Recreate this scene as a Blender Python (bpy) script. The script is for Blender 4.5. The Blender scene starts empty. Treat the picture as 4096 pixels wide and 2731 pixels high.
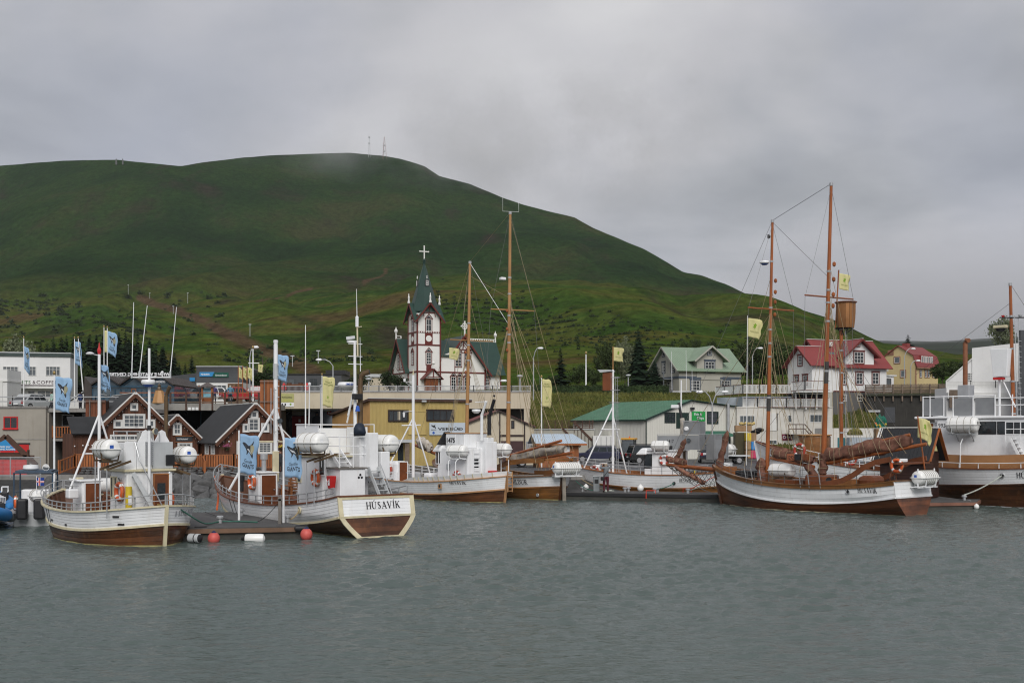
import bpy, math, random
from mathutils import Vector as V, Matrix
sc = bpy.context.scene
COL = sc.collection
random.seed(7)
# ---------------- camera, world, sun, exposure ----------------
F = 4551.0; VH = 1730.0; CH = 4.15
def P(u, v, d): return V(((u-2048)/F*d, d, CH+(VH-v)/F*d))
def PX(u, d): return (u-2048)/F*d
def PZ(v, d): return CH+(VH-v)/F*d
cd = bpy.data.cameras.new('camera'); cam = bpy.data.objects.new('camera', cd); COL.objects.link(cam)
cam.location = (0, 0, CH); cam.rotation_euler = (math.pi/2, 0, 0)
cd.sensor_width = 36; cd.lens = F*36/4096; cd.shift_y = (VH-1365.5)/4096
cd.clip_start = 0.5; cd.clip_end = 20000
sc.camera = cam
sc.view_settings.view_transform = 'Standard'; sc.view_settings.look = 'None'
sc.cycles.volume_bounces = 3; sc.cycles.pixel_filter_type = 'BLACKMAN_HARRIS'; sc.cycles.filter_width = 1.15; sc.cycles.max_bounces = 10
sc.view_settings.gamma = 1; sc.view_settings.use_curve_mapping = False
sc.view_settings.exposure = 0.56
SUN_EL, SUN_AZ = math.radians(38), math.radians(174)
sd = bpy.data.lights.new('sun', 'SUN'); sd.energy = 1.5; sd.angle = math.radians(35); sd.color = (1, .97, .93)
so = bpy.data.objects.new('sun', sd); COL.objects.link(so)
sdir = V((math.sin(SUN_AZ)*math.cos(SUN_EL), math.cos(SUN_AZ)*math.cos(SUN_EL), math.sin(SUN_EL)))
so.rotation_euler = sdir.to_track_quat('Z', 'Y').to_euler(); so.location = (0, -50, 80)
w = bpy.data.worlds.new('World'); sc.world = w; w.use_nodes = True
nt = w.node_tree; nt.nodes.clear()
def N(t, ty, **kw):
 n = t.nodes.new(ty)
 for k, v in kw.items():
  if k.startswith('i_'): n.inputs[k[2:].replace('_', ' ')].default_value = v
  else: setattr(n, k, v)
 return n
def ramp(t, stops):
 n = t.nodes.new('ShaderNodeValToRGB'); e = n.color_ramp.elements
 while len(e) > 1: e.remove(e[-1])
 e[0].position = stops[0][0]; e[0].color = stops[0][1] if len(stops[0][1]) == 4 else (*stops[0][1], 1)
 for p, c in stops[1:]:
  x = e.new(p); x.color = c if len(c) == 4 else (*c, 1)
 return n
def lin(c): return c/12.92 if c <= .04045 else ((c+.055)/1.055)**2.4
def S(r, g, b): return (lin(r/255), lin(g/255), lin(b/255))
L = nt.links.new
sky = N(nt, 'ShaderNodeTexSky', sky_type='NISHITA', sun_disc=False, sun_elevation=SUN_EL, sun_rotation=SUN_AZ)
bg1 = N(nt, 'ShaderNodeBackground'); bg1.inputs['Strength'].default_value = 0.05
L(sky.outputs[0], bg1.inputs['Color'])
tc = N(nt,'ShaderNodeTexCoord'); sep = N(nt,'ShaderNodeSeparateXYZ'); L(tc.outputs['Generated'],sep.inputs[0])
zc = N(nt,'ShaderNodeMath',operation='MAXIMUM'); L(sep.outputs['Z'],zc.inputs[0]); zc.inputs[1].default_value = 0
za = N(nt,'ShaderNodeMath',operation='ADD'); L(zc.outputs[0],za.inputs[0]); za.inputs[1].default_value = 0.14
dx = N(nt,'ShaderNodeMath',operation='DIVIDE'); L(sep.outputs['X'],dx.inputs[0]); L(za.outputs[0],dx.inputs[1])
dy = N(nt,'ShaderNodeMath',operation='DIVIDE'); L(sep.outputs['Y'],dy.inputs[0]); L(za.outputs[0],dy.inputs[1])
cb = N(nt, 'ShaderNodeCombineXYZ'); L(dx.outputs[0], cb.inputs[0]); L(dy.outputs[0], cb.inputs[1])
n1 = N(nt,'ShaderNodeTexNoise'); n1.inputs['Scale'].default_value = 0.7; n1.inputs['Detail'].default_value = 6; n1.inputs['Roughness'].default_value = .52; n1.inputs['Distortion'].default_value = .25
L(cb.outputs[0], n1.inputs['Vector'])
r1 = ramp(nt,[(0.35,S(130,132,136)),(0.45,S(157,158,162)),(0.53,S(178,177,180)),(0.63,S(194,193,194))])
L(n1.outputs['Fac'], r1.inputs[0])
n2 = N(nt,'ShaderNodeTexNoise'); n2.inputs['Scale'].default_value = 2.6; n2.inputs['Detail'].default_value = 5; n2.inputs['Roughness'].default_value = .5
L(tc.outputs['Generated'], n2.inputs['Vector'])
mx = N(nt, 'ShaderNodeMix', data_type='RGBA'); mx.inputs['B'].default_value = (*S(152, 156, 170), 1)
r2 = ramp(nt, [(0.47, (0, 0, 0)), (0.68, (.6, .6, .6))]); L(n2.outputs['Fac'], r2.inputs[0])
L(r2.outputs[0], mx.inputs['Factor']); L(r1.outputs[0], mx.inputs['A'])
mh = N(nt, 'ShaderNodeMix', data_type='RGBA'); mh.inputs['B'].default_value = (*S(160, 160, 168), 1)
rh = ramp(nt,[(0.0,(.8,.8,.8)),(0.12,(.25,.25,.25)),(0.2,(0,0,0))]); L(zc.outputs[0],rh.inputs[0])
L(rh.outputs[0], mh.inputs['Factor']); L(mx.outputs['Result'], mh.inputs['A'])
bg2 = N(nt,'ShaderNodeBackground'); bg2.inputs['Strength'].default_value = 0.90; L(mh.outputs['Result'],bg2.inputs['Color'])
ad = N(nt,'ShaderNodeMixShader'); ad.inputs[0].default_value = .91; L(bg1.outputs[0],ad.inputs[1]); L(bg2.outputs[0],ad.inputs[2])
wo = N(nt, 'ShaderNodeOutputWorld'); L(ad.outputs[0], wo.inputs['Surface'])
# ---------------- helpers: materials ----------------
_M = {}
def M(name,col,rough=.6,var=.18,scale=1.5,bump=0.,metal=0.,streak=0.,dirt=None,spec=.4,coat=0,stretch=(1,1,1),emit=0,bscale=None,trans=0):
 """painted / timber / metal surface with uneven colour, optional vertical runs and dirt"""
 if name in _M: return _M[name]
 m = bpy.data.materials.new(name); m.use_nodes = True; t = m.node_tree; t.nodes.clear()
 out = N(t,'ShaderNodeOutputMaterial'); b = N(t,'ShaderNodeBsdfPrincipled'); t.links.new(b.outputs[0],out.inputs[0])
 b.inputs['Roughness'].default_value = rough; b.inputs['Metallic'].default_value = metal
 b.inputs['Specular IOR Level'].default_value = spec; b.inputs['Coat Weight'].default_value = coat
 if trans: b.inputs['Transmission Weight'].default_value = trans
 tcn = N(t, 'ShaderNodeTexCoord'); mp = N(t, 'ShaderNodeMapping'); mp.inputs['Scale'].default_value = stretch
 t.links.new(tcn.outputs['Object'], mp.inputs[0])
 n = N(t,'ShaderNodeTexNoise'); n.inputs['Scale'].default_value = scale; n.inputs['Detail'].default_value = 6; n.inputs['Roughness'].default_value = .62
 t.links.new(mp.outputs[0], n.inputs['Vector'])
 lo = tuple(c*(1-var) for c in col); hi = tuple(min(1, c*(1+var)) for c in col)
 r = ramp(t, [(.3, lo), (.7, hi)]); t.links.new(n.outputs['Fac'], r.inputs[0]); last = r.outputs[0]
 oi = N(t, 'ShaderNodeObjectInfo'); hv = N(t, 'ShaderNodeHueSaturation'); mr = N(t, 'ShaderNodeMapRange')
 mr.inputs['To Min'].default_value = 1-var*.45; mr.inputs['To Max'].default_value = 1+var*.45
 t.links.new(oi.outputs['Random'],mr.inputs[0]); t.links.new(mr.outputs[0],hv.inputs['Value']); t.links.new(last,hv.inputs['Color']); last = hv.outputs[0]
 if streak:
  mp2 = N(t,'ShaderNodeMapping'); mp2.inputs['Scale'].default_value = (3.5,3.5,.28); t.links.new(tcn.outputs['Object'],mp2.inputs[0])
  n2 = N(t,'ShaderNodeTexNoise'); n2.inputs['Scale'].default_value = 1.6; n2.inputs['Detail'].default_value = 5; t.links.new(mp2.outputs[0],n2.inputs['Vector'])
  r2 = ramp(t, [(.56, (0, 0, 0)), (.78, (streak,)*3)]); t.links.new(n2.outputs['Fac'], r2.inputs[0])
  mm = N(t, 'ShaderNodeMix', data_type='RGBA'); mm.inputs['B'].default_value = (*(dirt or (.12, .09, .06)), 1)
  t.links.new(r2.outputs[0],mm.inputs['Factor']); t.links.new(last,mm.inputs['A']); last = mm.outputs['Result']
 t.links.new(last, b.inputs['Base Color'])
 if emit:
  t.links.new(last, b.inputs['Emission Color']); b.inputs['Emission Strength'].default_value = emit
 if bump:
  bn = N(t,'ShaderNodeBump'); bn.inputs['Strength'].default_value = bump; bn.inputs['Distance'].default_value = .02
  nb = N(t,'ShaderNodeTexNoise'); nb.inputs['Scale'].default_value = bscale or scale*6; nb.inputs['Detail'].default_value = 4
  t.links.new(mp.outputs[0],nb.inputs['Vector']); t.links.new(nb.outputs['Fac'],bn.inputs['Height']); t.links.new(bn.outputs[0],b.inputs['Normal'])
 _M[name] = m; return m
# ---------------- helpers: meshes ----------------
class MB:
 def __init__(s): s.v = []; s.f = []; s.mi = []; s.m = 0
 def add(s, vs, fs):
  o = len(s.v); s.v += [tuple(p) for p in vs]
  for f in fs: s.f.append(tuple(i+o for i in f)); s.mi.append(s.m)
  return s
 def box(s, x0, x1, y0, y1, z0, z1):
  return s.add([(x0,y0,z0),(x1,y0,z0),(x1,y1,z0),(x0,y1,z0),(x0,y0,z1),(x1,y0,z1),(x1,y1,z1),(x0,y1,z1)],
     [(0, 3, 2, 1), (4, 5, 6, 7), (0, 1, 5, 4), (1, 2, 6, 5), (2, 3, 7, 6), (3, 0, 4, 7)])
 def hexa(s, b, t):
  return s.add(list(b)+list(t),[(0,3,2,1),(4,5,6,7),(0,1,5,4),(1,2,6,5),(2,3,7,6),(3,0,4,7)])
 def bar(s, p, q, w, h=None, up=(0, 0, 1)):
  p = V(p); q = V(q); h = h or w; d = (q-p).normalized(); u = V(up)
  if abs(d.dot(u)) > .98: u = V((0, 1, 0))
  a = d.cross(u).normalized()*w/2; c = a.cross(d).normalized()*h/2
  return s.hexa([p-a-c, p+a-c, p+a+c, p-a+c], [q-a-c, q+a-c, q+a+c, q-a+c])
 def tube(s, pts, r, n=6, r1=None, cap=True):
  pts = [V(p) for p in pts]; k = len(pts); r1 = r if r1 is None else r1; vs = []
  for i, p in enumerate(pts):
   d = (pts[min(i+1, k-1)]-pts[max(i-1, 0)]); d = d.normalized() if d.length > 1e-9 else V((0, 0, 1))
   u = V((0, 0, 1)) if abs(d.z) < .95 else V((0, 1, 0))
   a = d.cross(u).normalized(); c = a.cross(d)
   rr = r+(r1-r)*(i/max(1, k-1))
   for j in range(n):
    t = 2*math.pi*j/n; vs.append(p+a*math.cos(t)*rr+c*math.sin(t)*rr)
  fs = [(i*n+j, i*n+(j+1) % n, (i+1)*n+(j+1) % n, (i+1)*n+j) for i in range(k-1) for j in range(n)]
  if cap: fs += [tuple(range(n-1, -1, -1)), tuple((k-1)*n+j for j in range(n))]
  return s.add(vs, fs)
 def lathe(s, prof, n=12, c=(0, 0, 0), ax=None):
  R = (V(ax).to_track_quat('Z', 'Y').to_matrix() if ax is not None else Matrix.Identity(3)); c = V(c); vs = []
  for r, z in prof:
   for j in range(n):
    t = 2*math.pi*j/n; vs.append(c+R @ V((r*math.cos(t), r*math.sin(t), z)))
  k = len(prof); fs = [(i*n+j,i*n+(j+1) % n,(i+1)*n+(j+1) % n,(i+1)*n+j) for i in range(k-1) for j in range(n)]
  if prof[0][0] > 1e-4: fs.append(tuple(range(n-1, -1, -1)))
  if prof[-1][0] > 1e-4: fs.append(tuple((k-1)*n+j for j in range(n)))
  return s.add(vs, fs)
 def prism(s, poly, y0, y1, fn=None):
  k = len(poly); fn = fn or (lambda x, y, z: (x, y, z))
  vs = [fn(x, y0, z) for x, z in poly]+[fn(x, y1, z) for x, z in poly]
  return s.add(vs,[tuple(range(k)),tuple(range(2*k-1,k-1,-1))]+[(i,i+k,(i+1) % k+k,(i+1) % k) for i in range(k)])
 def torus(s, c, R, r, ax=(0, 1, 0), n=18, m=6, a0=0, a1=2*math.pi):
  q = V(ax).to_track_quat('Z', 'Y').to_matrix(); c = V(c); full = a1-a0 > 6.28; k = n if full else n+1; vs = []
  for i in range(k):
   a = a0+(a1-a0)*i/n
   for j in range(m):
    b = 2*math.pi*j/m; vs.append(c+q @ V(((R+r*math.cos(b))*math.cos(a),(R+r*math.cos(b))*math.sin(a),r*math.sin(b))))
  return s.add(vs,[(i*m+j,i*m+(j+1) % m,((i+1) % k)*m+(j+1) % m,((i+1) % k)*m+j) for i in range(n) for j in range(m)])
 def sphere(s,c,r,n=10,k=6,sz=1.): return s.lathe([(max(1e-5,r*math.sin(math.pi*i/k)),-r*sz*math.cos(math.pi*i/k)) for i in range(k+1)],n,c)
 def quad(s, a, b, c, d): return s.add([a, b, c, d], [(0, 1, 2, 3)])
 def mesh(s, name, mats, smooth=False):
  me = bpy.data.meshes.new(name); me.from_pydata(s.v, [], s.f)
  for m in (mats if isinstance(mats, (list, tuple)) else [mats]): me.materials.append(m)
  if any(s.mi): me.polygons.foreach_set('material_index', s.mi)
  if smooth:
   me.polygons.foreach_set('use_smooth', [True]*len(s.f))
   if smooth != 'all': me.set_sharp_from_angle(angle=math.radians(40))
  me.update(); return me
 def build(s,name,mats,parent=None,smooth=False,**kw): return link(s.mesh(name,mats,smooth),name,parent,**kw)
def link(me, name, parent=None, loc=None, rot=None, label=None, cat=None, group=None, kind=None):
 o = bpy.data.objects.new(name, me); COL.objects.link(o)
 if parent is not None: o.parent = parent
 if loc is not None: o.location = loc
 if rot is not None: o.rotation_euler = rot
 return tag(o, label, cat, group, kind)
def tag(o, label=None, cat=None, group=None, kind=None):
 for k, v in (('label', label), ('category', cat), ('group', group), ('kind', kind)):
  if v: o[k] = v
 return o
def thing(name, label, cat, loc=(0, 0, 0), rz=0., group=None):
 return link(None, name, None, loc, (0, 0, rz), label, cat, group)
KIDS = {}
def kids(o): return [c for c in COL.objects if c.parent == o]
def copy_tree(o, parent=None, **kw):
 c = o.copy(); COL.objects.link(c)
 if parent is not None: c.parent = parent
 tag(c, **kw)
 for ch in kids(o): copy_tree(ch, c)
 return c
# ---------------- helpers: lettering ----------------
INK = M('black lettering', (.02, .02, .022), .5, .1)
def text(s,size,mat,parent,loc,rot=(math.pi/2,0,0),name='lettering',bold=0.,align='CENTER',sx=1.,mirror=False,shear=0.,ext=.006,mw=None):
 c = bpy.data.curves.new('lettering','FONT'); c.body = s; c.size = size; c.align_x = align; c.align_y = 'BOTTOM_BASELINE'
 c.extrude = ext; c.offset = bold*size; c.shear = shear; c.resolution_u = 2; c.space_line = .95
 o = bpy.data.objects.new('lettering', c); me = bpy.data.meshes.new_from_object(o)
 bpy.data.objects.remove(o); bpy.data.curves.remove(c)
 k = -1 if mirror else 1
 if mw:
  xs = [v.co.x for v in me.vertices]; sx = mw/max(1e-6, max(xs)-min(xs))
 me.transform(Matrix.Diagonal((sx*k, 1, 1, 1)))
 if mirror: me.flip_normals()
 me.materials.clear(); me.materials.append(mat)
 return link(me, name, parent, loc, rot)
T, n_ = .17, .07
ROMAN = {'H': (.78,[(.12,0,.12,1,T),(.66,0,.66,1,T),(.12,.5,.66,.5,n_)],[(.12,0),(.12,1),(.66,0),(.66,1)]),
'I': (.34, [(.17, 0, .17, 1, T)], [(.17, 0), (.17, 1)]),
'L': (.62, [(.12, 0, .12, 1, T), (.12, .03, .55, .03, n_), (.54, 0, .54, .22, n_)], [(.12, 1), (.12, 0)]),
'D': (.78,[(.12,0,.12,1,T),(.12,.97,.4,.97,n_),(.12,.03,.4,.03,n_),(.4,.97,.6,.8,n_*1.5),(.6,.8,.66,.5,T),(.66,.5,.6,.2,T),(.6,.2,.4,.03,n_*1.5)],[]),
'R': (.76,[(.12,0,.12,1,T),(.12,.97,.42,.97,n_),(.42,.97,.57,.85,T*.8),(.57,.85,.57,.65,T),(.57,.65,.42,.52,T*.8),(.12,.5,.42,.5,n_),(.36,.5,.66,0,T)],[(.12,0),(.12,1),(.66,0)]),
'U': (.8,[(.12,.25,.12,1,T),(.66,.25,.66,1,n_),(.12,.27,.24,.05,T*.9),(.24,.04,.5,.03,n_),(.5,.03,.66,.25,n_)],[(.12,1),(.66,1)]),
'S': (.62,[(.5,.8,.4,.96,n_),(.4,.96,.22,.96,n_),(.22,.96,.12,.78,T*.8),(.12,.78,.5,.3,T),(.5,.3,.44,.08,T*.8),(.44,.06,.22,.03,n_),(.22,.03,.1,.2,n_)],[]),
'A': (.8, [(.08, 0, .38, 1, n_), (.38, 1, .7, 0, T), (.2, .32, .58, .32, n_)], [(.08, 0), (.7, 0)]),
'V': (.78, [(.08, 1, .38, 0, T), (.38, 0, .68, 1, n_)], [(.08, 1), (.68, 1)]),
'K': (.78,[(.12,0,.12,1,T),(.14,.42,.62,1,n_),(.3,.58,.66,0,T)],[(.12,0),(.12,1),(.62,1),(.66,0)])}
ROMAN['N'] = (.8,[(.12,0,.12,1,n_),(.12,1,.66,0,T),(.66,0,.66,1,n_)],[(.12,0),(.12,1),(.66,1)])
ROMAN['T'] = (.7, [(.34, 0, .34, 1, T), (.04, .97, .64, .97, n_)], [(.34, 0)])
ROMAN['F'] = (.62, [(.12, 0, .12, 1, T), (.12, .97, .56, .97, n_), (.12, .5, .42, .5, n_)], [(.12, 0)])
for k_, a_ in (('Ú', 'U'), ('Í', 'I'), ('Á', 'A')):
 w_, st_, se_ = ROMAN[a_]; c_ = .17 if a_ == 'I' else .39
 ROMAN[k_] = (w_, st_+[(c_-.03, 1.08, c_+.12, 1.28, .09)], se_)
def roman(s, h, mat, parent, fn, name='lettering', width=None, gap=.13):
 """serif lettering; fn(x, z) -> point on the surface, fn also gives the surface its curve"""
 W = sum(ROMAN[c][0]+gap for c in s)-gap; k = (width/(W*h)) if width else 1.
 m = MB(); x = -W/2
 def seg(x0, z0, x1, z1, t):
  d = V((x1-x0, z1-z0)); d.normalize(); a = V((-d.y, d.x))*t/2; e = d*.01
  pts = [(x0-e.x-a.x, z0-e.y-a.y), (x1+e.x-a.x, z1+e.y-a.y), (x1+e.x+a.x, z1+e.y+a.y), (x0-e.x+a.x, z0-e.y+a.y)]
  m.add([fn(p*h*k, q*h) for p, q in pts], [(0, 1, 2, 3)])
 for c in s:
  w_, st, se = ROMAN[c]
  for x0, z0, x1, z1, t in st: seg(x+x0, z0, x+x1, z1, t)
  for sx_,sz_ in se: seg(x+sx_-.13,sz_+(.02 if sz_ == 0 else -.02),x+sx_+.13,sz_+(.02 if sz_ == 0 else -.02),.045)
  x += w_+gap
 return m.build(name, mat, parent)
# ================= SETTING =================
from mathutils import noise as NZ
def smooth(t): t = max(0., min(1., t)); return t*t*(3-2*t)
def interp(tab, x):
 if x <= tab[0][0]: return tab[0][1]
 for (a, b), (c, d) in zip(tab, tab[1:]):
  if x <= c: return b+(d-b)*(x-a)/(c-a)
 return tab[-1][1]
def sheet(name, xs, ys, zf, mat, smooth_=True, kind='structure'):
 m = MB(); nx = len(xs)
 m.v = [(x, y, zf(x, y)) for y in ys for x in xs]
 for j in range(len(ys)-1):
  for i in range(nx-1): m.f.append((j*nx+i, j*nx+i+1, (j+1)*nx+i+1, (j+1)*nx+i)); m.mi.append(0)
 return m.build(name, mat, None, 'all' if smooth_ else False, kind=kind)
def rng(a, b, n): return [a+(b-a)*i/n for i in range(n+1)]
# --- water: real wavelets near the camera, ripples below that size in the relief
import numpy as np
def water_mat():
 m = bpy.data.materials.new('harbour water'); m.use_nodes = True; t = m.node_tree; t.nodes.clear()
 out = N(t,'ShaderNodeOutputMaterial'); b = N(t,'ShaderNodeBsdfPrincipled'); t.links.new(b.outputs[0],out.inputs[0])
 b.inputs['Base Color'].default_value = (.084,.110,.102,1); b.inputs['Roughness'].default_value = .13; b.inputs['IOR'].default_value = 1.333
 tcn = N(t,'ShaderNodeTexCoord'); mp = N(t,'ShaderNodeMapping'); mp.inputs['Scale'].default_value = (.6,1.1,1); t.links.new(tcn.outputs['Object'],mp.inputs[0])
 n = N(t,'ShaderNodeTexNoise'); n.inputs['Scale'].default_value = 6.5; n.inputs['Detail'].default_value = 5; n.inputs['Roughness'].default_value = .55; n.inputs['Distortion'].default_value = .4
 t.links.new(mp.outputs[0],n.inputs['Vector']); bn = N(t,'ShaderNodeBump'); bn.inputs['Strength'].default_value = 1.; bn.inputs['Distance'].default_value = .05
 t.links.new(n.outputs['Fac'], bn.inputs['Height']); t.links.new(bn.outputs[0], b.inputs['Normal'])
 return m
def build_water():
 xs = np.arange(-44, 44.01, .1); ys = [15.]
 while ys[-1] < 77.5: ys.append(ys[-1]+.07+.0019*(ys[-1]-15))
 ys = np.array(ys); X, Y = np.meshgrid(xs, ys); Z = np.zeros_like(X); r = np.random.RandomState(4)
 patch = .75+.35*np.sin(X*.11+1.3*np.sin(Y*.07))*np.sin(Y*.16+X*.05+2)
 for k in range(54):
  lam = .24*(1.1/.24)**r.rand(); a = .0165*lam**1.0*(1.0 if lam < .6 else .6); th = r.normal(1.62,.42); q = 2*np.pi/lam; ph = r.rand()*6.28
  Z += a*np.sin(q*(X*np.cos(th)+Y*np.sin(th))+ph+.8*np.sin(X*.31*np.cos(k)+Y*.27*np.sin(k*1.7)+k))*.62
 Z *= patch; Z += .35*np.abs(Z)
 ny,nx_ = X.shape; co = np.stack([X,Y,Z],-1).reshape(-1,3).astype('f4'); i = np.arange((ny-1)*nx_).reshape(ny-1,nx_)[:,:-1].ravel()
 f = np.stack([i,i+1,i+nx_+1,i+nx_],-1).astype('i4'); me = bpy.data.meshes.new('water'); me.vertices.add(len(co)); me.vertices.foreach_set('co',co.ravel())
 me.loops.add(f.size); me.loops.foreach_set('vertex_index',f.ravel()); me.polygons.add(len(f)); me.polygons.foreach_set('loop_start',np.arange(0,f.size,4,dtype='i4')); me.polygons.foreach_set('use_smooth',np.ones(len(f),dtype=bool))
 m = water_mat(); me.materials.append(m); me.update(calc_edges=True); link(me, 'water', kind='structure')
 o = MB()
 for x0,x1,y0,y1 in ((-900,-44,-300,78),(44,900,-300,78),(-44,44,-300,15)): o.quad((x0,y0,0),(x1,y0,0),(x1,y1,0),(x0,y1,0))
 o.build('water', m, kind='structure')
build_water()
# --- quay, road
ASPH = M('wet asphalt', (.062, .062, .066), .55, .25, .6, bump=.15)
CONC = M('weathered concrete', (.26, .25, .235), .8, .22, 1.2, streak=.5, dirt=(.10, .09, .075), bump=.1)
QZ = 1.2
MB().box(-140, 160, 76.5, 150, -1.5, QZ).build('quay', ASPH, kind='structure')
kb = MB().box(-140, 160, 76.1, 76.5, -1.5, QZ+.13).build('quay_kerb', CONC, kind='structure')
YEL = M('yellow road paint', (.45, .36, .12), .7, .3, 4)
MB().quad((-60,78.6,QZ+.005),(-2,78.6,QZ+.005),(-2,78.75,QZ+.005),(-60,78.75,QZ+.005)).quad((-60,79.0,QZ+.005),(-2,79.0,QZ+.005),(-2,79.15,QZ+.005),(-60,79.15,QZ+.005)).build('road_marking',YEL,kind='structure')
# --- shore slope with single rocks
ROCKM = M('grey basalt', (.105, .105, .105), .8, .35, 2.2, bump=.5, bscale=7)
shore = sheet('shore_slope',rng(-60,60,60),[71.6,73,74.5,76.1],lambda x,y: -.5+(y-71.6)/4.5*1.5,M('dark shingle',(.05,.05,.048),.9,.3,3,bump=.4),False)
def rock_mesh(seed):
 m = MB().sphere((0,0,0),1,9,6); r = random.Random(seed); o = V((r.random()*9,r.random()*9,r.random()*9))
 m.v = [tuple(V(p)*(1+.55*NZ.noise(V(p)*1.1+o)+.2*NZ.noise(V(p)*2.7+o))) for p in m.v]
 m.v = [(max(-.72, min(.75, x)), max(-.7, min(.8, y)), max(-.62, min(.6, z))) for x, y, z in m.v]
 return m.mesh('rock', ROCKM, True)
RK = [rock_mesh(i) for i in range(7)]
rr = random.Random(3)
for row in range(4):
 x = -30.
 while x < -7:
  s = rr.uniform(.42, .78)*(1.15 if row < 2 else 1)
  y = 72.3+row*1.05+rr.uniform(-.25, .25)
  if -27 < x or row < 3:
   o = link(rr.choice(RK),'rock',shore,(x,y,-.5+(y-71.6)/4.5*1.5+.22),(rr.uniform(0,6),rr.uniform(-.5,.5),rr.uniform(0,6)))
   o.scale = (s*rr.uniform(.9, 1.3), s*rr.uniform(.8, 1.1), s*rr.uniform(.7, .95))
  x += s*1.45+.05
# --- upper ground
def ground_mat():
 m = bpy.data.materials.new('grassy town ground'); m.use_nodes = True; t = m.node_tree; b = t.nodes['Principled BSDF']
 b.inputs['Roughness'].default_value = .95; b.inputs['Specular IOR Level'].default_value = .1
 tcn = N(t,'ShaderNodeTexCoord'); n = N(t,'ShaderNodeTexNoise'); n.inputs['Scale'].default_value = .45; n.inputs['Detail'].default_value = 8; n.inputs['Roughness'].default_value = .7
 t.links.new(tcn.outputs['Object'], n.inputs['Vector'])
 r = ramp(t,[(.3,(.030,.042,.010)),(.5,(.068,.078,.016)),(.62,(.10,.088,.024)),(.75,(.12,.085,.035))]); t.links.new(n.outputs['Fac'],r.inputs[0]); t.links.new(r.outputs[0],b.inputs['Base Color'])
 bn = N(t,'ShaderNodeBump'); bn.inputs['Distance'].default_value = .25; n3 = N(t,'ShaderNodeTexNoise'); n3.inputs['Scale'].default_value = 3; n3.inputs['Detail'].default_value = 5
 t.links.new(tcn.outputs['Object'],n3.inputs['Vector']); t.links.new(n3.outputs['Fac'],bn.inputs['Height']); t.links.new(bn.outputs[0],b.inputs['Normal'])
 return m
GM = ground_mat()
TL = [(90, 6.0), (112, 6.3), (150, 7.6), (190, 10.5), (262, 15.5)]
TC_ = [(116, 8.05), (135, 8.2), (190, 10.9), (262, 15.5)]
TR = [(128, 1.25), (136, 4.6), (147, 9.1), (156, 9.5), (190, 11), (262, 15.5)]
sheet('upper_town_ground',rng(-150,-18,16),[95,103,112,130,150,170,190,215,240,262],lambda x,y: interp(TL,y)-.05,GM)
sheet('church_hill',rng(-18,1.6,8),[118,125,135,150,170,190,215,240,262],lambda x,y: interp(TC_,y),GM)
def bankz(x, y):
 z = interp(TR, y)
 if 128 < y < 150: z += .35*NZ.noise(V((x*.22, y*.25, 0)))+.12*NZ.noise(V((x*.9, y*.9, 3)))
 return z
sheet('grass_bank', rng(1.2, 45, 84), rng(128, 150, 26)+[156, 170, 190, 215, 240, 262], bankz, GM)
sheet('east_town_ground',rng(45,190,20),[150,156,170,190,215,240,262],lambda x,y: interp(TR,y)-.1,GM)
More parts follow.
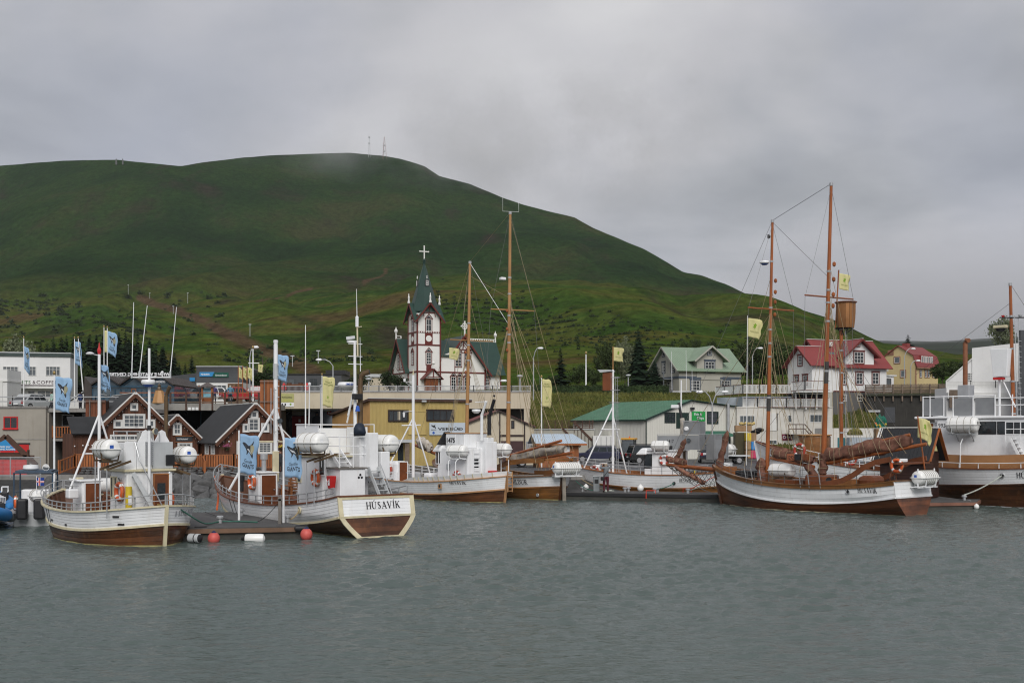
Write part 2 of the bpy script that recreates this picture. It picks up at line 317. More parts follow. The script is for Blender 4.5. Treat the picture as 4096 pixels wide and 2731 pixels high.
# --- the mountain
def hill_mat(name, far=False):
 m = bpy.data.materials.new(name); m.use_nodes = True; t = m.node_tree; b = t.nodes['Principled BSDF']
 b.inputs['Roughness'].default_value = 1; b.inputs['Specular IOR Level'].default_value = 0.
 tcn = N(t, 'ShaderNodeTexCoord')
 def noi(scale, det, st=(1, 1, 1), ro=.6, dis=0.):
  mp = N(t,'ShaderNodeMapping'); mp.inputs['Scale'].default_value = st; t.links.new(tcn.outputs['Object'],mp.inputs[0])
  n = N(t,'ShaderNodeTexNoise'); n.inputs['Scale'].default_value = scale; n.inputs['Detail'].default_value = det; n.inputs['Roughness'].default_value = ro; n.inputs['Distortion'].default_value = dis
  t.links.new(mp.outputs[0], n.inputs['Vector']); return n
 a = noi(.006,8,ro=.62); r = ramp(t,[(.32,(.008,.022,.008)),(.45,(.014,.036,.010)),(.55,(.022,.047,.012)),(.66,(.040,.048,.017))])
 t.links.new(a.outputs['Fac'], r.inputs[0])
 sp = N(t, 'ShaderNodeSeparateXYZ'); t.links.new(tcn.outputs['Object'], sp.inputs[0])
 mr = N(t,'ShaderNodeMapRange'); mr.inputs['From Min'].default_value = 150; mr.inputs['From Max'].default_value = 95; t.links.new(sp.outputs['Z'],mr.inputs[0])
 md = noi(.012,8,(.5,1.4,1),.68); rm = ramp(t,[(.34,(.020,.046,.009)),(.45,(.038,.072,.012)),(.55,(.070,.084,.017)),(.65,(.080,.060,.024))]); t.links.new(md.outputs['Fac'],rm.inputs[0])
 m1 = N(t,'ShaderNodeMix',data_type='RGBA'); t.links.new(mr.outputs[0],m1.inputs['Factor']); t.links.new(r.outputs[0],m1.inputs['A']); t.links.new(rm.outputs[0],m1.inputs['B'])
 h = noi(.0105,7,(1.4,.55,.8),.66,.6); rhh = ramp(t,[(.54,(0,0,0)),(.68,(.8,.8,.8))]); t.links.new(h.outputs['Fac'],rhh.inputs[0])
 m2 = N(t, 'ShaderNodeMix', data_type='RGBA'); m2.inputs['B'].default_value = (.036, .027, .021, 1)
 t.links.new(rhh.outputs[0], m2.inputs['Factor']); t.links.new(m1.outputs['Result'], m2.inputs['A'])
 at = N(t,'ShaderNodeAttribute',attribute_name='track'); ag = N(t,'ShaderNodeAttribute',attribute_name='gully'); tn = noi(.05,6,ro=.7)
 tm = N(t,'ShaderNodeMath',operation='MULTIPLY'); t.links.new(at.outputs['Fac'],tm.inputs[0]); t.links.new(tn.outputs['Fac'],tm.inputs[1]); tr_ = ramp(t,[(.06,(0,0,0)),(.30,(.9,.9,.9))]); t.links.new(tm.outputs[0],tr_.inputs[0])
 m4 = N(t,'ShaderNodeMix',data_type='RGBA'); m4.inputs['B'].default_value = (.088,.056,.034,1); t.links.new(tr_.outputs[0],m4.inputs['Factor']); t.links.new(m2.outputs['Result'],m4.inputs['A'])
 gm = N(t,'ShaderNodeMath',operation='MULTIPLY'); t.links.new(ag.outputs['Fac'],gm.inputs[0]); gm.inputs[1].default_value = .75
 m5 = N(t,'ShaderNodeMix',data_type='RGBA'); m5.inputs['B'].default_value = (.012,.030,.009,1); t.links.new(gm.outputs[0],m5.inputs['Factor']); t.links.new(m4.outputs['Result'],m5.inputs['A']); m2 = m5
 f = noi(.16,6,(1,.6,1),.75); rf = ramp(t,[(.3,(.45,.45,.45)),(.7,(1.5,1.5,1.5))]); t.links.new(f.outputs['Fac'],rf.inputs[0])
 m3 = N(t, 'ShaderNodeMix', data_type='RGBA', blend_type='MULTIPLY'); m3.inputs['Factor'].default_value = 1
 t.links.new(m2.outputs['Result'], m3.inputs['A']); t.links.new(rf.outputs[0], m3.inputs['B'])
 t.links.new(m3.outputs['Result'], b.inputs['Base Color'])
 bn = N(t,'ShaderNodeBump'); bn.inputs['Distance'].default_value = 11; bn.inputs['Strength'].default_value = 1.
 g = noi(.05,7,ro=.6); t.links.new(g.outputs['Fac'],bn.inputs['Height']); t.links.new(bn.outputs[0],b.inputs['Normal'])
 return m
HM = hill_mat('green mountain side')
RIDGE = [(x*1.7415,y*1.7415) for x,y in [(-900,470),(-400,410),(-150,395),(0,381),(150,369),(270,367),(340,375),(415,382),(470,373),(560,362),(640,356),(800,351),(880,358),(920,365),(975,382),(1010,405),(1080,423),(1150,452),(1200,470),(1320,500),(1365,525),(1480,572),(1570,625),(1610,632),(1665,652),(1765,698),(1850,750),(1900,785),(1960,828),(2030,868),(2200,885),(3300,895)]]
def ridge_y(u): return interp([(-1600,1500),(0,1650),(700,1500),(1400,1750),(2300,1500),(3200,1000),(3700,800),(6000,700)],u)
us = rng(-1300, 4700, 420); NT = 150; m = MB()
def hillz(u, t):
 yr = ridge_y(u); vr = interp(RIDGE, u); zr = PZ(vr, yr); y = 226+(yr-226)*t; x = PX(u, y)
 k = smooth((u+200)/600)*1.; steep = interp([(-1300,.74),(1200,.66),(1800,.52),(2400,.40),(3200,.2)],u)
 pr = (1-steep)*t+steep*(t**2.6)
 if t > .72: pr = pr+(t-.72)*(1-t)*.9*steep
 fade = min(1, t*6)*min(1, (1-t)*5)
 n = 26*NZ.fractal(V((x*.0032, y*.0022, 0)), 1.0, 2.1, 4)*fade+5*NZ.noise(V((x*.012, y*.010, 4)))*fade
 n += 2.2*NZ.noise(V((x*.03, y*.03, 9)))*min(1, t*9)*min(1, .25+(1-t)*4)
 g_ = NZ.noise(V((x*.011+.6*NZ.noise(V((x*.004,y*.004,5))),y*.0022,11))); n -= 26*max(0,.28-abs(g_))*min(1,t*3)*min(1,(1-t)*4)*steep*1.6
 n += 9*max(0, NZ.noise(V((x*.006+3, y*.011, 2))))*min(1, t*5)*max(0, 1-t*2.2)
 return x, y, 12.2+(zr-12.2)*pr+n
ROWS = [i/NT for i in range(NT+1)]
m.v = []
for t in ROWS:
 for u in us: m.v.append(hillz(u, t))
nx = len(us)
for k in range(1, 6):
 for u in us:
  x, y, z = hillz(u, 1.0); m.v.append((x, y+k*60, z-(k*k*3.2+k*3)))
nr = NT+1+5
for j in range(nr-1):
 for i in range(nx-1): m.f.append((j*nx+i, j*nx+i+1, (j+1)*nx+i+1, (j+1)*nx+i)); m.mi.append(0)
mo = m.build('mountain', HM, None, 'all', kind='structure')
def near_line(u, v, pl, w0, w1):
 best = 9e9; bw = 1
 for i in range(len(pl)-1):
  (a,b_),(c,d) = pl[i],pl[i+1]; L2 = (c-a)**2+(d-b_)**2; q = max(0,min(1,((u-a)*(c-a)+(v-b_)*(d-b_))/L2)); e = math.hypot(u-a-q*(c-a),v-b_-q*(d-b_))
  if e < best: best = e; bw = w0+(w1-w0)*(i+q)/(len(pl)-1)
 return max(0., 1-best/bw)
TRK = (([(555,1192),(700,1235),(850,1305),(1000,1372),(1120,1420),(1260,1490)],18,46),([(1030,1203),(1140,1182),(1250,1148)],7,7),([(1450,1130),(1520,1105),(1545,1080)],9,7))
GUL = (([(620,1000),(640,900),(720,790),(840,680)],10,7),([(1750,620),(1850,760),(1990,900)],14,9),([(1180,1270),(1350,1330),(1560,1450)],22,14),([(1000,1040),(1250,1010),(1450,940)],16,20),([(2000,800),(2250,960),(2600,1180)],16,10),([(0,1160),(300,1120),(620,1090)],9,9))
ca = mo.data.attributes.new('track','FLOAT','POINT'); cg = mo.data.attributes.new('gully','FLOAT','POINT'); A1 = []; A2 = []
for x, y, z in m.v:
 u_, v_ = 2048+x/y*F, VH-(z-CH)/y*F; wob = 14*NZ.noise(V((x*.02, y*.02, 1)))
 A1.append(max(near_line(u_,v_+wob,*q) for q in TRK)); A2.append(max(near_line(u_+wob,v_+wob,*q) for q in GUL))
ca.data.foreach_set('value', A1); cg.data.foreach_set('value', A2)
HM2 = M('far hillside', (.026, .036, .022), 1., .4, .004, spec=0)
def farz(x, y):
 t = (y-900)/2300; e = interp([(500,200),(830,283),(912,262),(1090,248),(1440,262),(2600,330)],x*3200/max(900,y))
 return 20+(e-20)*smooth(t*.97)+22*NZ.fractal(V((x*.0022, y*.002, 7)), 1, 2, 4)*min(1, t*3)
sheet('far_hills', rng(150, 2600, 90), rng(900, 3200, 40)+[3600], farz, HM2)
def fieldz(x,y): return 13.+interp([(262,0),(600,22),(900,40)],y)*interp([(60,.4),(200,1),(600,.8)],x)+3*NZ.noise(V((x*.01,y*.01,1)))*min(1,(y-262)/100)
sheet('far_fields', rng(60, 700, 60), rng(262, 1000, 40), fieldz, GM if False else HM)
# ================= BOAT KIT =================
WHITE = M('white boat paint', (.81, .82, .83), .38, .07, 1.2, streak=.24, dirt=(.42, .36, .28), spec=.5)
WHITE2 = M('clean white enamel', (.82, .83, .84), .3, .05, 1.5, spec=.5, streak=.06, dirt=(.5, .42, .32))
GREYP = M('pale grey paint', (.47, .49, .50), .4, .08, 1.2, streak=.12)
CREAM = M('cream paint', (.62, .56, .38), .45, .12, 2.5, streak=.3, dirt=(.25, .16, .07))
OILED = M('dark oiled planking',(.080,.031,.013),.3,.85,.8,streak=.6,dirt=(.22,.09,.03),stretch=(.35,1,1.6),spec=.5)
OILED2 = M('varnished oak planking',(.18,.076,.020),.3,.7,.9,streak=.5,dirt=(.05,.022,.012),stretch=(.35,1,1.6),spec=.5)
VARN = M('red brown varnish', (.16, .050, .018), .4, .3, 1.5, bump=.1)
TEAK = M('oiled deck timber', (.27, .105, .035), .5, .3, 1.6, bump=.12)
SPAR = M('orange varnished spar', (.30, .090, .026), .35, .28, 2.2, stretch=(1, 1, .3))
PINE = M('pale pine spar', (.40, .215, .085), .42, .22, 2.0, stretch=(1, 1, .3))
INNER = M('brown bulwark paint', (.10, .045, .026), .55, .3, 1.5)
DECKM = M('red deck paint', (.13, .060, .045), .6, .2, 1.2)
STEEL = M('galvanised tube', (.42, .43, .44), .38, .1, 3, metal=.35)
STAIN = M('brushed steel', (.50, .51, .52), .35, .12, 2, metal=.55)
DARK = M('black iron', (.018, .018, .02), .5, .3, 3)
GLASS = M('dark window glass', (.020, .026, .030), .06, .3, .7, spec=.8)
GLASSB = M('grey lit glass', (.085, .10, .11), .08, .35, .6, spec=.8)
RAFT = M('white fibreglass', (.80, .80, .78), .32, .05, 2, streak=.15, dirt=(.4, .38, .32), spec=.5)
ORANGE = M('orange buoy plastic', (.62, .11, .028), .45, .12, 3)
REDP = M('red paint', (.50, .022, .022), .4, .1, 3)
BLUEP = M('blue paint', (.03, .10, .42), .4, .12, 3)
YELP = M('yellow paint', (.60, .44, .03), .45, .12, 3)
RUST = M('brown exhaust steel', (.13, .085, .045), .5, .35, 2.5, metal=.4, streak=.4)
DBD = M('dark brown boarding', (.035, .014, .010), .5, .3)
ROPE = M('tan rope', (.30, .235, .14), .85, .2, 6)
ROPEG = M('green mooring rope', (.05, .16, .12), .85, .25, 6)
WIRE = M('steel rigging wire', (.13, .13, .13), .5, .2, 4)
CANV = M('weathered sail canvas', (.42, .38, .33), .9, .45, 1.6, bump=.5, bscale=4)
SAILB = M('tanned sail canvas', (.17, .078, .053), .9, .6, 2.2, bump=.5, bscale=4)
ALGAE = M('algae stained boot stripe', (.38, .34, .15), .6, .35, 2.5, streak=.5, dirt=(.10, .12, .02))
PLANKG = M('grey weathered planks', (.17, .155, .14), .8, .25, 1.5, bump=.2)
def sweep(m, pts, w_, h, up=V((0, 0, 1)), off=0.):
 """rectangular section w_ (sideways) x h (up) drawn along a path"""
 pts = [V(p) for p in pts]; k = len(pts); vs = []
 for i, p in enumerate(pts):
  d = (pts[min(i+1, k-1)]-pts[max(i-1, 0)]).normalized(); a = d.cross(up)
  a = a.normalized() if a.length > 1e-5 else V((1, 0, 0)); c = a.cross(d).normalized()
  p = p+a*off
  vs += [p-a*w_/2-c*h/2, p+a*w_/2-c*h/2, p+a*w_/2+c*h/2, p-a*w_/2+c*h/2]
 fs = [(i*4+j, i*4+(j+1) % 4, (i+1)*4+(j+1) % 4, (i+1)*4+j) for i in range(k-1) for j in range(4)]
 return m.add(vs, fs+[(3, 2, 1, 0), (4*k-4, 4*k-3, 4*k-2, 4*k-1)])
class Boat:
 def __init__(s, name, label, stern, bow, group='wooden boats moored in the harbour', cat='boat'):
  a = V(stern); b = V(bow); d = b-a; s.Lw = d.length; s.h = d.normalized(); s.n = V((-s.h.y, s.h.x)); s.S = a
  s.rz = math.atan2(s.h.y, s.h.x); s.root = thing(name, label, cat, (a.x, a.y, 0), s.rz, group)
 def W(s, p): return V((s.S.x+s.h.x*p[0]+s.n.x*p[1], s.S.y+s.h.y*p[0]+s.n.y*p[1], p[2]))
 def at(s, u, v, y):
  a = (u-2048)/F; x = (a*(s.S.y+y*s.n.y)-s.S.x-y*s.n.x)/(s.h.x-a*s.h.y); d = s.S.y+x*s.h.y+y*s.n.y
  return V((x, y, PZ(v, d)))
 def ax(s, u, v, x):
  a = (u-2048)/F; y = (a*(s.S.y+x*s.h.y)-s.S.x-x*s.h.x)/(s.n.x-a*s.n.y); d = s.S.y+x*s.h.y+y*s.n.y
  return V((x, y, PZ(v, d)))
 def part(s,m,name,mat,smooth=False,parent=None,**k): return m.build(name,mat,parent or s.root,smooth,**k)
 def shape(s, B, zs, zw, canoe=True, tb=.75, rb=.9, rs=.5, zb=-.4, full=.2, endp=.8, sm=.42):
  s.B, s.canoe, s.tb, s.rb, s.rs, s.zb, s.full, s.endp, s.sm = B, canoe, tb, rb, rs, zb, full, endp, sm
  def q(c):
   a, m_, b = c
   def f(t):
    return a*(t-.45)*(t-1)/.45 + m_*t*(t-1)/(.45*-.55) + b*t*(t-.45)/.55
   return f
  s.zs, s.zw = q(zs), q(zw); return s
 def pt(s, t, z, side=1, off=0.):
  zs = s.zs(t); fb = (1-max(0, (t-.5)/.5)**2.3)**.85 if t < 1 else 0
  if s.canoe:
   fs = (1-max(0, (s.sm-t)/s.sm)**2.6)**.72 if t > 0 else 0
  else: fs = s.tb+(1-s.tb)*smooth(t/.5)
  e = s.full+(s.endp-s.full)*(max(0, (t-.45)/.55)**2.) + ((.45 if s.canoe else .5))*max(0, (.4-t)/.4)**1.6
  g = max(0, (z+1.0)/(zs+1.0))**e
  if not s.canoe and t < .42:
   zw = s.zw(0); k_ = max(0.,(zw-z)/(zw+.12)); g0 = 1-.50*min(1.3,k_)**1.25; g = g0*smooth((.42-t)/.42)+g*(1-smooth((.42-t)/.42))
  y = s.B/2*fb*fs*g
  x = t*s.Lw - s.rb*(1-(z+.5)/(s.zs(1)+.5))*t**4 + s.rs*(1-(z+.5)/(s.zs(0)+.5))*(1-t)**4
  if t >= 1: x += off
  elif t <= 0 and s.canoe: x -= off
  return V((x, side*(y+off), z))
 def build_hull(s,nW,nB,mw,mb,wale,cap,inner=INNER,deck=DECKM,drop=.75,boot=ALGAE,ns=26,trim=None,capw=.18,post=CREAM):
  ts = [.5-.5*math.cos(math.pi*i/ns) for i in range(ns+1)]; ts = [.35*a+.65*(i/ns) for i, a in enumerate(ts)]
  m = MB(); rows = []
  for side in (1, -1):
   vs = []
   for t in ts:
    for z in (s.zb, .3*s.zw(t)+.7*s.zb, s.zw(t)*.5, s.zw(t), s.zs(t)-.02):
     vs.append(s.pt(t, z, side, -.02))
   m.add(vs, [(i*5+j, i*5+j+1, i*5+6+j, i*5+5+j)[::side] for i in range(ns) for j in range(4)])
  hull = s.part(m, 'hull', M('hull seams', (.16, .14, .12), .8)); s.hull = hull
  rs_ = random.Random(s.root.name)
  def strake(za, zb_, mat, side, name='plank'):
   m = MB(); vs = []; jit = rs_.uniform(0, .004)
   for t in ts:
    a = za(t)+.0015; b = zb_(t)-.0015
    vs += [s.pt(t,a,side,-.012),s.pt(t,a+.005,side,.009+jit),s.pt(t,b-.005,side,.006+jit),s.pt(t,b,side,-.012)]
   m.add(vs, [(i*4+j, i*4+4+j, i*4+5+j, i*4+1+j)[::side] for i in range(ns) for j in range(3)])
   return m.build(name, mat, hull, True)
  lines = []
  for j in range(nB): lines.append((lambda t,j=j: s.zb+(s.zw(t)-s.zb)*j/nB,lambda t,j=j: s.zb+(s.zw(t)-s.zb)*(j+1)/nB,mb))
  for j in range(nW): lines.append((lambda t,j=j: s.zw(t)+(s.zs(t)-s.zw(t))*j/nW,lambda t,j=j: s.zw(t)+(s.zs(t)-s.zw(t))*(j+1)/nW,mw))
  for side in (1, -1):
   for a, b, mat in lines: strake(a, b, mat, side)
  m = MB()
  for side in (1, -1):
   vs = []
   for t in ts: vs += [s.pt(t, -.12, side, .018), s.pt(t, .035+.012*math.sin(t*37), side, .018)]
   m.add(vs, [(i*2, i*2+2, i*2+3, i*2+1)[::side] for i in range(ns)])
  if not s.canoe: m.quad(s.pt(0,-.12,1)+V((-.02,0,0)),s.pt(0,-.12,-1)+V((-.02,0,0)),s.pt(0,.05,-1)+V((-.02,0,0)),s.pt(0,.05,1)+V((-.02,0,0)))
  if boot: s.part(m, 'boot_stripe', boot, True)
  m = MB(); c = MB()
  for side in (1, -1):
   sweep(m, [s.pt(t, s.zw(t), side, .03) for t in ts], .07, .085)
   sweep(c, [s.pt(t, s.zs(t)+.025, side, -.02) for t in ts], capw, .055)
  if not s.canoe:
   m.bar(s.pt(0,s.zw(0),1)+V((-.03,0,0)),s.pt(0,s.zw(0),-1)+V((-.03,0,0)),.07,.085); c.bar(s.pt(0,s.zs(0)+.025,1),s.pt(0,s.zs(0)+.025,-1),capw,.055)
  s.part(m, 'rubbing_strake', wale, True); s.part(c, 'cap_rail', cap)
  m = MB()
  for side in (1, -1):
   vs = []
   for t in ts: vs += [s.pt(t, s.zs(t)-drop, side, -.07), s.pt(t, s.zs(t), side, -.07)]
   m.add(vs, [(i*2, i*2+1, i*2+3, i*2+2)[::side] for i in range(ns)])
   if not s.canoe: pass
  if not s.canoe:
   a, b = s.pt(0, s.zs(0)-drop, 1, -.07), s.pt(0, s.zs(0), 1, -.07); d_ = V((.08, 0, 0)); f_ = V((1, -1, 1))
   m.quad(a+d_, b+d_, b*f_+d_, a*f_+d_)
  m.v = [(x, y if abs(y) > .05 else 0, z) for x, y, z in m.v]
  s.part(m, 'bulwark', inner)
  m = MB(); rib = MB()
  for side in (1, -1):
   for t in rng(.06, .94, 22): rib.bar(s.pt(t, s.zs(t)-drop, side, -.11), s.pt(t, s.zs(t), side, -.11), .08)
  s.part(rib, 'bulwark_ribs', inner, kind='stuff')
  vs = []
  for t in ts: vs += [s.pt(t, s.zs(t)-drop, 1, -.06), s.pt(t, s.zs(t)-drop, -1, -.06)]
  m.add(vs, [(i*2, i*2+1, i*2+3, i*2+2) for i in range(ns)]); s.part(m, 'deck', deck); s.drop = drop
  m = MB(); zz = rng(s.zb, s.zs(1)+.06, 6)
  sweep(m,[s.pt(1,z,1,0)*V((1,0,1))+V((.02,0,0)) for z in zz],.16,.16,V((0,1,0))); s.part(m,'stem',post)
  if s.canoe:
   m = MB(); zz = rng(s.zb,s.zs(0)+.05,6); sweep(m,[s.pt(0,z,1,0)*V((1,0,1))-V((.02,0,0)) for z in zz],.10,.12,V((0,1,0))); s.part(m,'sternpost',post)
  else:
   tr = s.part(MB().add([s.pt(0,z,sd_,-.02) + V((.02,0,0)) for sd_ in (1,-1) for z in rng(s.zb,s.zs(0),8)],[(i,i+1,i+10,i+9) for i in range(8)]),'transom',M('hull seams',(.03,.022,.018)))
   for a, b, mat in lines:
    m = MB(); za, zb_ = a(0)+.002, b(0)-.002
    def q(z, sd_, o): return s.pt(0, z, sd_, .0)+V((-o, 0, 0))
    m.add([q(za,1,0),q(za,-1,0),q(zb_,-1,0),q(zb_,1,0),q(za,1,.022),q(za,-1,.022),q(zb_,-1,.022),q(zb_,1,.022)],
     [(4, 7, 6, 5), (0, 4, 5, 1), (2, 6, 7, 3), (1, 5, 6, 2), (3, 7, 4, 0)]); m.build('plank', mat, tr)
   if trim:
    m = MB()
    for sd_ in (1, -1):
     zz = rng(s.zb,s.zs(0),10); sweep(m,[s.pt(0,z,sd_,-.06)+V((-.03,0,0)) for z in zz],.05,.19,V((0,1,0)))
    m.bar(s.pt(0, s.zs(0)-.05, 1)+V((-.03, 0, 0)), s.pt(0, s.zs(0)-.05, -1)+V((-.03, 0, 0)), .05, .12)
    m.bar(s.pt(0, -.02, 1, -.05)+V((-.032, 0, 0)), s.pt(0, -.02, -1, -.05)+V((-.032, 0, 0)), .05, .16)
    s.part(m, 'transom_trim', trim)
  return s
 def dz(s, t): return s.zs(t)-s.drop
 def railing(s,t0,t1,hs,mat=STEEL,sides=(1,-1),step=.055,r=.022,inset=-.03,close=True,hf=None,name='railing'):
  m = MB(); hf = hf or (lambda t: 1.)
  for side in sides:
   tt = rng(t0, t1, max(4, int((t1-t0)/.03)))
   for h in hs: m.tube([s.pt(t, s.zs(t)+h*hf(t), side, inset) for t in tt], r if h == max(hs) else r*.75, 5)
   k = max(2, int((t1-t0)/step))
   for t in rng(t0, t1, k): p = s.pt(t, s.zs(t), side, inset); m.bar(p, p+V((0, 0, max(hs)*hf(t))), r*1.8)
  return s.part(m, name, mat, False)
 def put(s, name, label, cat, p, rz=0., group=None): return thing(name, label, cat, s.W(p), s.rz+rz, group)
 def side_text(s, txt, h, t, z, mat=INK, side=1, width=None, name='boat_name'):
  x0 = t*s.Lw
  def fn(x, zz):
   tt = (x0-side*x)/s.Lw; p = s.pt(max(0., tt), z+zz, side, .034); return p
  return roman(txt, h, mat, s.root, fn, name, width)
def bevel(o, w=.03, seg=2):
 b = o.modifiers.new('edge', 'BEVEL'); b.width = w; b.segments = seg; b.limit_method = 'ANGLE'; return o
def raft(par_put, label, L=1.25, r=.36, bands=3, sticker=BLUEP, cradle=True, nband_mat=None, big=False):
 t = par_put; m = MB()
 prof = [(.02,-L/2),(r*.62,-L/2),(r*.86,-L/2+.05),(r*.97,-L/2+.14),(r,-L/2+.26),(r,L/2-.26),(r*.97,L/2-.14),(r*.86,L/2-.05),(r*.62,L/2),(.02,L/2)]
 m.lathe(prof, 20, (0, 0, 0), (0, 1, 0)); m.build('canister_shell', RAFT, t, True)
 f = MB(); q = r+.045; e = L/2+.04
 f.add([(-q,-e+.12,-.02),(-q+.12,-e,-.02),(q-.12,-e,-.02),(q,-e+.12,-.02),(q,e-.12,-.02),(q-.12,e,-.02),(-q+.12,e,-.02),(-q,e-.12,-.02)],[tuple(range(7,-1,-1))])
 f.add([(x,y,.02) for x,y,z in f.v[:8]],[tuple(range(8))]); f.f += [(i,(i+1) % 8,(i+1) % 8+8,i+8) for i in range(8)]; f.mi += [0]*8
 f.build('seam_flange', RAFT, t)
 b = MB()
 for i in range(bands):
  y = (-L/2+.3)+(L-.6)*(i/max(1, bands-1)) if bands > 1 else 0
  b.torus((0, y, 0), r+.006, .014, (0, 1, 0), 20, 4)
 b.build('lashing_straps', nband_mat or M('grey webbing', (.33, .31, .27), .8), t)
 if sticker:
  s_ = MB()
  for k in (1, -1):
   s_.add([(r*.35*1,k*(L/2+.004)*1,r*.05),(r*.35,k*(L/2+.004),r*.4),(-r*.05,k*(L/2+.004),r*.4),(-r*.05,k*(L/2+.004),r*.05)],[(0,1,2,3)])
  s_.build('sticker', sticker, t)
 if cradle:
  c = MB()
  for y in (-L*.28, L*.28):
   c.bar((-r*.8,y,-r-.06),(r*.8,y,-r-.06),.06); c.bar((-r*.8,y,-r-.06),(-r*.95,y,-r*.35),.04); c.bar((r*.8,y,-r-.06),(r*.95,y,-r*.35),.04)
  c.bar((0, -L*.45, -r-.11), (0, L*.45, -r-.11), .07); c.build('cradle', RUST if cradle is True else cradle, t)
 return t
def buoy(t, R=.29, r=.075, ax=(0, 1, 0), mat=ORANGE, white=4):
 MB().torus((0, 0, 0), R, r, ax, 24, 8).build('ring', mat, t, 'all')
 for i in range(white):
  a = math.pi/4+i*math.pi/2; MB().torus((0,0,0),R,r+.006,ax,3,8,a-.17,a+.17).build('white_band',WHITE2,t,'all')
 g = MB(); q = V(ax).to_track_quat('Z', 'Y').to_matrix()
 g.tube([q @ V(((R+r+.02+.03*math.sin(k*2))*math.cos(k*math.pi/8),(R+r+.02+.03*math.sin(k*2))*math.sin(k*math.pi/8),.02)) for k in range(17)],.01,4); g.build('grab_line',ROPE,t)
 return t
FLB = M('pale blue flag cloth',(.27,.43,.62),.8,.08,2); FLY = M('pale yellow flag cloth',(.60,.56,.27),.8,.08,2)
FLW = M('white flag print',(.62,.66,.70),.8); FLO = M('ochre flag print',(.36,.34,.22),.8); FLK = M('dark flag print',(.035,.04,.05),.8); FLG = M('green flag print',(.20,.34,.03),.8); FLGD = M('olive flag print',(.13,.17,.03),.8)
WHALE = [(-.30,.20),(-.24,.23),(-.13,.20),(-.02,.15),(.06,.17),(.14,.24),(.20,.34),(.19,.22),(.15,.13),(.18,.04),(.24,-.10),(.26,-.22),(.22,-.33),(.17,-.24),(.10,-.12),(.03,-.06),(-.02,-.14),(-.09,-.20),(-.06,-.08),(-.14,.02),(-.25,.12)]
